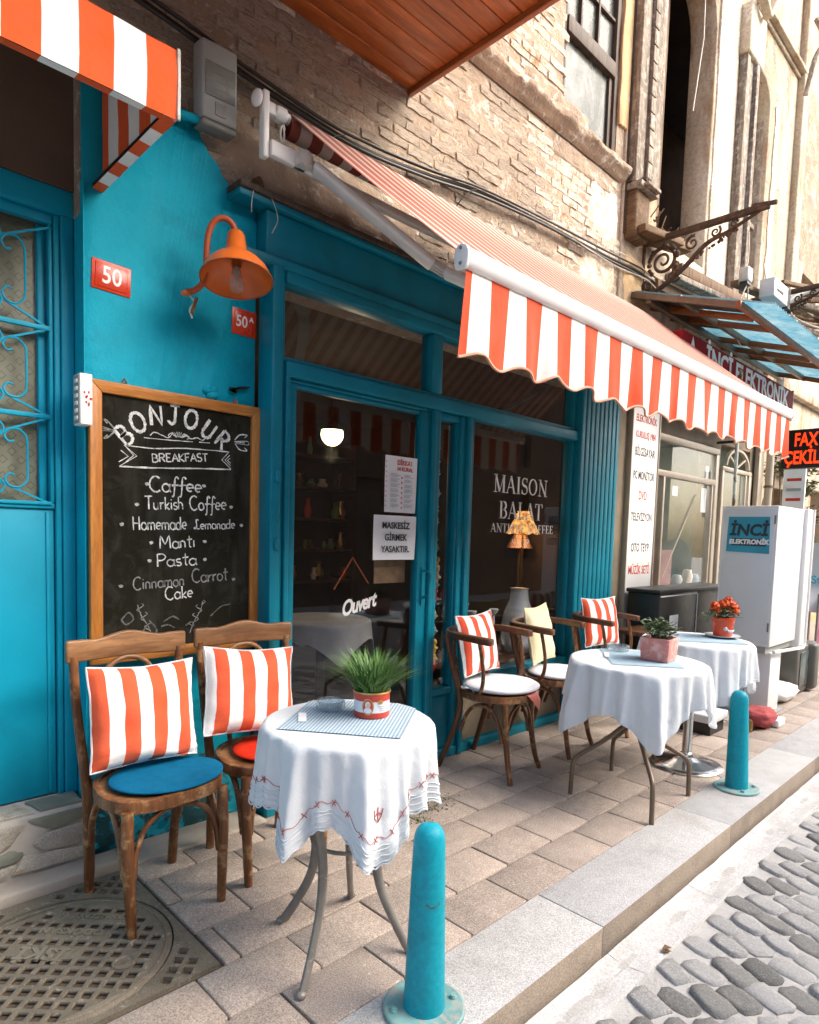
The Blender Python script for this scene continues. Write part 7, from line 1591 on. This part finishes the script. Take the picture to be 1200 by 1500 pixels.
# black hi-fi cabinet
bk = thing('black_cabinet', 'low black cabinet with a pale edge line before the shop window', 'cabinet', (5.7, 2.5, 0))
MB().box(5.16, 5.92, 2.34, 2.62, .04, .955).build('carcass', M_black, bk, bevel=.006); MB().box(5.14, 6.60, 2.33, 2.63, .957, .990).build('lid', M_black, bk, bevel=.008); MB().box(5.925, 6.55, 2.38, 2.62, .04, .956).build('carcass_side', M_black, bk, bevel=.006); MB().box(5.905, 5.917, 2.334, 2.3395, .10, .93).build('edge_trim', M_cab, bk)
MB().box(5.17, 5.90, 2.3345, 2.3395, .93, .94).build('edge_trim', M_cab, bk)
cd = MB().prism([(0,0),(.17,0),(.17,.17),(0,.17)], .003, at_xz(2.332, 5.34, .60)).build('card', M_cab, None); props(cd, 'small pale blue card stuck on the black cabinet behind the pink planter', 'card')
for k, (x, h_) in enumerate(((6.95,.10),(7.22,.15),(7.40,.10))):
    o_ = MB().lathe([(0,0),(.045,0),(.06,h_*.5),(.04,h_),(0,h_)], (x, 2.98, .93), 16).build('shop_window_ornament', (M_dish, M_toyw, M_toyb)[k], None, smooth=True); props(o_, ('small round pale dish standing inside the electronics window', 'cream vase beside the round dish in the electronics window', 'blue grey pot at the right end of the electronics window')[k], 'ornament')
st = thing('wooden_stool', 'dark brown wooden stool between the farthest armchair and the tall sign', 'stool', (4.95, 2.35, 0)); MB().box(4.72, 5.14, 2.12, 2.50, .655, .69).build('seat', M_chaird, st, bevel=.008)
for x, y in ((4.76,2.16),(5.10,2.16),(4.76,2.46),(5.10,2.46)): MB().tube([(x,y,0),(x,y,.655)], .018, 8).build('leg', M_chaird, st)
# loose things on the pavement
tvs = thing('old_television', 'old dark grey tube television standing on the pavement', 'television', (7.2, 1.9, 0)); 
mb = MB(); o_ = [(6.72,2.20),(6.74,1.74),(6.98,1.62),(7.02,2.20)]
MB().prism([(-.26,.0),(.20,.02),(.24,.10),(.24,.40),(.18,.46),(-.26,.44)], .16, Matrix.Translation((7.0,1.9,.02)) @ Matrix(((0,0,1,0),(1,0,0,0),(0,1,0,0),(0,0,0,1)))).build('rear_housing', M_tv, tvs, bevel=.03)
MB().box(6.66, 7.30, 1.70, 2.06, .0, .46).build('front_housing', M_tv, tvs, bevel=.03); MB().box(6.74, 7.22, 1.692, 1.6995, .08, .40).build('screen', M_scr, tvs, bevel=.002)
bn = thing('waste_bin', 'grey green waste bin with rounded lid beside the satellite dish', 'bin', (8.0, 2.2, 0)); MB().box(7.72, 8.25, 2.06, 2.46, .0, .70).build('bin_body', M_dish, bn, bevel=.02); MB().box(7.70, 8.27, 2.04, 2.48, .71, .79).build('lid', M_dish, bn, bevel=.03)
ds = thing('satellite_dish', 'large pale grey satellite dish leaning at the right edge with blue lettering', 'satellite dish', (8.6, 2.3, .4)); n = 30
Md = Matrix.Translation((8.60, 2.06, 1.02)) @ Matrix.Rotation(math.radians(-58), 4, 'Z') @ Matrix.Rotation(math.radians(78), 4, 'X')
MB().lathe([(.0,-.10),(.15,-.09),(.30,-.05),(.40,-.005),(.41,.0),(.41,.008),(.40,.004),(.30,-.04),(.15,-.08),(.0,-.09)], Md.translation, 40, M=Md.to_3x3(), cap=False).build('reflector', M_dish, ds, smooth=True)
text('viStar', .13, Md @ Matrix.Translation((.02,-.02,-.060)), M_sblue, ds, 'lettering', bold=.003, ext=.001)
MB().tube([(8.72,2.14,0),(8.72,2.14,1.0)], .02, 8).build('mast', M_plasticg, ds)
def sack(name, label, c, sx_, sy_, sz_, m, seed, cat):
    mb = MB(); n = 28
    def g(u, v):
        a = 2*PI*u; t = PI*v; p = Vector((math.sin(t)*math.cos(a), math.sin(t)*math.sin(a), math.cos(t))); p = Vector((math.copysign(abs(p.x)**.7, p.x), math.copysign(abs(p.y)**.7, p.y), math.copysign(abs(p.z)**.8, p.z)))
        k = 1+.14*mnoise.fractal(p*2.3+Vector((seed,0,0)), 1, 2, 4); z = c[2]+sz_*(1+p.z*k)/1; return Vector((c[0]+p.x*sx_*k, c[1]+p.y*sy_*k, max(.003, c[2]+sz_*(1+p.z*k))))
    mb.grid(g, n, n, closed_u=True); return props(mb.build(name, m, None, smooth=True, auto=180), label, cat)
sack('white_sack', 'slumped white sack lying on the pavement before the old television', (6.42, 1.80, 0), .27, .16, .075, M_bag, 3, 'sack')
sack('red_cloth_bag', 'crumpled dusty red cloth bag on the pavement behind the farther bollard', (5.36, 1.60, 0), .15, .11, .072, M_redbag, 8, 'bag')
props(MB().box(5.40, 5.56, 1.47, 1.53, .004, .06).build('white_carton', M_signwhite, None, bevel=.008), 'small white carton poking out behind the dusty red cloth bag', 'carton')
props(MB().lathe([(0,0),(.028,0),(.030,.07),(.02,.09),(0,.09)], (5.14, 1.60, 0), 14).build('bottle', M_brass, None, smooth=True), 'small dark bottle standing in front of the dusty red cloth bag', 'bottle')
wbx = thing('white_appliance', 'white plastic appliance on a dark base under the farthest table', 'appliance', (4.9, 1.8, 0)); MB().box(4.75, 5.06, 1.72, 1.98, .09, .15).build('top', M_cab, wbx, bevel=.01); MB().box(4.78, 5.03, 1.74, 1.96, .0, .089).build('base', M_black, wbx)
pkc = thing('pink_cloth', 'strip of pink cloth hanging at the right edge of the pavement', 'cloth', (8.9, 2.2, .1)); mb = MB().grid(lambda u, v: Vector((8.36+.30*u, 1.96+.03*math.sin(u*9), .28+.55*v)), 20, 10); mb.build('cloth_panel', mat('pink_fabric', (.62,.22,.30), .9), pkc, smooth=True); MB().tube([(8.36,1.97,0),(8.36,1.97,.85)], .012, 6).build('stand_leg', M_plasticd, pkc)
# thin pole
pl_ = thing('awning_pole', 'thin worn pale green steel pole beside the cabinet sign', 'pole', (6.05, 2.06, 0)); MB().tube([(6.02,2.09,0),(6.04,2.12,1.2),(6.05,2.14,2.9)], .0145, 10).build('shaft', mat('worn_pole_paint', (.42,.46,.42), .5, var=.2, vscale=9, col2=(.12,.08,.05), p2=(.52,.6), p2scale=9), pl_, smooth=True)
dp = thing('drainpipe', 'grimy beige drainpipe at the corner of the electronics shop', 'pipe', (9.05, 2.8, 0)); MB().tube([(9.05,2.78,0),(9.05,2.78,3.05)], .045, 12).build('pipe', M_alu, dp, smooth=True)
for z in (1.0, 2.1): MB().lathe([(.055,0),(.055,.03)], (9.05,2.78,z), 14).build('pipe_clip', M_bronze, dp)
nt_ = thing('notice_board', 'narrow white notice box with tiny red print beyond the shop door', 'notice', (8.9, 2.6, 1.7)); MB().box(8.86, 8.90, 2.32, 2.56, 1.72, 2.32).build('box', M_signwhite, nt_, bevel=.004)
for k in range(4): MB().box(8.8585, 8.8595, 2.36, 2.52, 1.80+k*.12, 1.835+k*.12).build('printed_line', M_inkr if k % 2 else M_inkg, nt_)
# blue translucent canopy
def _bd(x0, x1, y0, y1):
    mb = MB(); z0, z1 = bz(y0), bz(y1)
    mb.add([(x0,y0,z0+d) for d in (.002,)]+[(x1,y0,z0+.002),(x1,y1,z1+.002),(x0,y1,z1+.002),(x0,y0,z0+.008),(x1,y0,z0+.008),(x1,y1,z1+.008),(x0,y1,z1+.008)], [(3,2,1,0),(4,5,6,7),(0,1,5,4),(1,2,6,5),(2,3,7,6),(3,0,4,7)])
    mb.build('roof_board', M_winwood, bc)
bc = thing('blue_canopy', 'blue corrugated plastic canopy on brown steel frame over the electronics shop', 'canopy', (6.5, 2.4, 3.3))
def bz(y): return 3.20+(y-1.90)*(3.50-3.20)/(2.85-1.90)
for x in (5.24, 6.02, 6.80, 7.60, 8.60): MB().beam((x,2.86,bz(2.86)-.02), (x,1.90,bz(1.90)-.02), .035, .05).build('rafter', M_fascia if x > 5.3 else M_bronze, bc, bevel=.004)
for y in (1.90, 2.36, 2.84): MB().beam((5.22,y,bz(y)-.015), (8.7,y,bz(y)-.015), .035, .05).build('purlin', M_fascia if y < 2 else M_bronze, bc, bevel=.004)
_sheets = []
for a in ((5.26, 6.0), (6.04, 6.78), (6.82, 7.58), (7.62, 8.75)):
    x0, x1 = a[0]-.012, a[1]+.03
    mb = MB().grid(lambda u, v, x0=x0, x1=x1: Vector((x0+(x1-x0)*u, 1.66+(2.92-1.66)*v, bz(1.66+(2.92-1.66)*v)+.020+.011*math.sin((x0+(x1-x0)*u)*2*PI/.062))), 110, 2)
    _sheets.append(mb)
m, n, l, p = nt('blue_translucent_sheet'); p.inputs['Base Color'].default_value = (.16,.42,.52,1); p.inputs['Roughness'].default_value = .35
v = coords(n, l, True); c = ramp(n, l, noise(n, l, v, 5, 8, .7), .35, .7, (.05,.21,.30,1), (.26,.38,.42,1)); l.new(c, p.inputs['Base Color'])
tr = n.new('ShaderNodeBsdfTranslucent'); l.new(c, tr.inputs[0]); mx = n.new('ShaderNodeMixShader'); mx.inputs[0].default_value = .55; l.new(p.outputs[0], mx.inputs[1]); l.new(tr.outputs[0], mx.inputs[2]); l.new(mx.outputs[0], n['Material Output'].inputs[0])
for mb in _sheets: mb.build('corrugated_sheet', m, bc, smooth=True, auto=180)
for a in ((5.27, 6.0, 2.38, 2.84), (5.27, 5.60, 1.95, 2.34), (6.05, 6.38, 2.40, 2.84), (6.83, 7.58, 2.64, 2.84)): _bd(*a)
for x in (5.62, 7.20): MB().beam((x,2.86,bz(2.86)-.03), (x,1.92,bz(1.92)-.03), .04, .05).build('rafter', M_fascia, bc, bevel=.004)
MB().beam((5.24,2.62,bz(2.62)-.05), (8.7,2.62,bz(2.62)-.05), .045, .05).build('purlin', M_bronze, bc, bevel=.004)
# creeper on the far wall
vn = thing('wall_creeper', 'green creeper climbing the pale wall at the right edge', 'creeper', (10.8, 3.0, .3)); rv = random.Random(2)
for k in range(34):
    x = rv.uniform(9.5, 11.8); z = rv.uniform(.9, 2.5)*(1 if x > 10.2 else .9); leafy(vn, (x, 2.98, z), 60, .20, .22, M_leaf, 300+k, .075, 'leaf_clump', .45, stems=False)
for k in range(6): x = 9.7+k*.35; MB().tube(crom([(x,3.05,0),(x+rv.uniform(-.2,.2),3.02,.9),(x+rv.uniform(-.3,.3),3.03,1.7),(x+rv.uniform(-.3,.3),3.02,2.4)], 6), [.02,.008], 6).build('vine_stem', M_woodbrown, vn, smooth=True)
leafy(vn, (9.45, 2.93, 2.1), 80, .14, .4, M_leaf, 500, .06, 'leaf_clump', .45, stems=False)
# moss and a little weed in the paving joints
ms = MB(); rm_ = random.Random(17)
for (x, y, n_, s_) in ((2.35,2.20,150,.07),(2.50,2.22,60,.05),(2.20,2.14,60,.05)):
    for k in range(n_):
        p = Vector((x+rm_.gauss(0, s_), y+rm_.gauss(0, s_*.45), .0)); d = Vector((rm_.uniform(-1,1), rm_.uniform(-1,1), rm_.uniform(.3,1.4))).normalized()*rm_.uniform(.006,.018); q = d.orthogonal().normalized()*.004
        ms.add([p-q, p+q, p+d], [(0,1,2)])
mo = ms.build('moss', M_moss, None, recalc=False); props(mo, 'patch of green moss in the paving joint behind the nearest table', 'moss', kind='stuff')
lv = MB(); rm_ = random.Random(23)
for (x, y, z) in ((2.27,.93,-.092),(2.285,.935,-.089)):
    a = rm_.uniform(0,6); lv.add([Vector((x,y,z))+Matrix.Rotation(a,3,'Z') @ Vector(q) for q in ((-.02,0,.0),(0,.012,.010),(.022,0,.003),(0,-.012,.008))], [(0,1,2),(0,2,3)])
props(lv.build('dry_leaf', M_woodrot, None, recalc=False), 'curled dry leaf lying in the pale gutter', 'leaf')
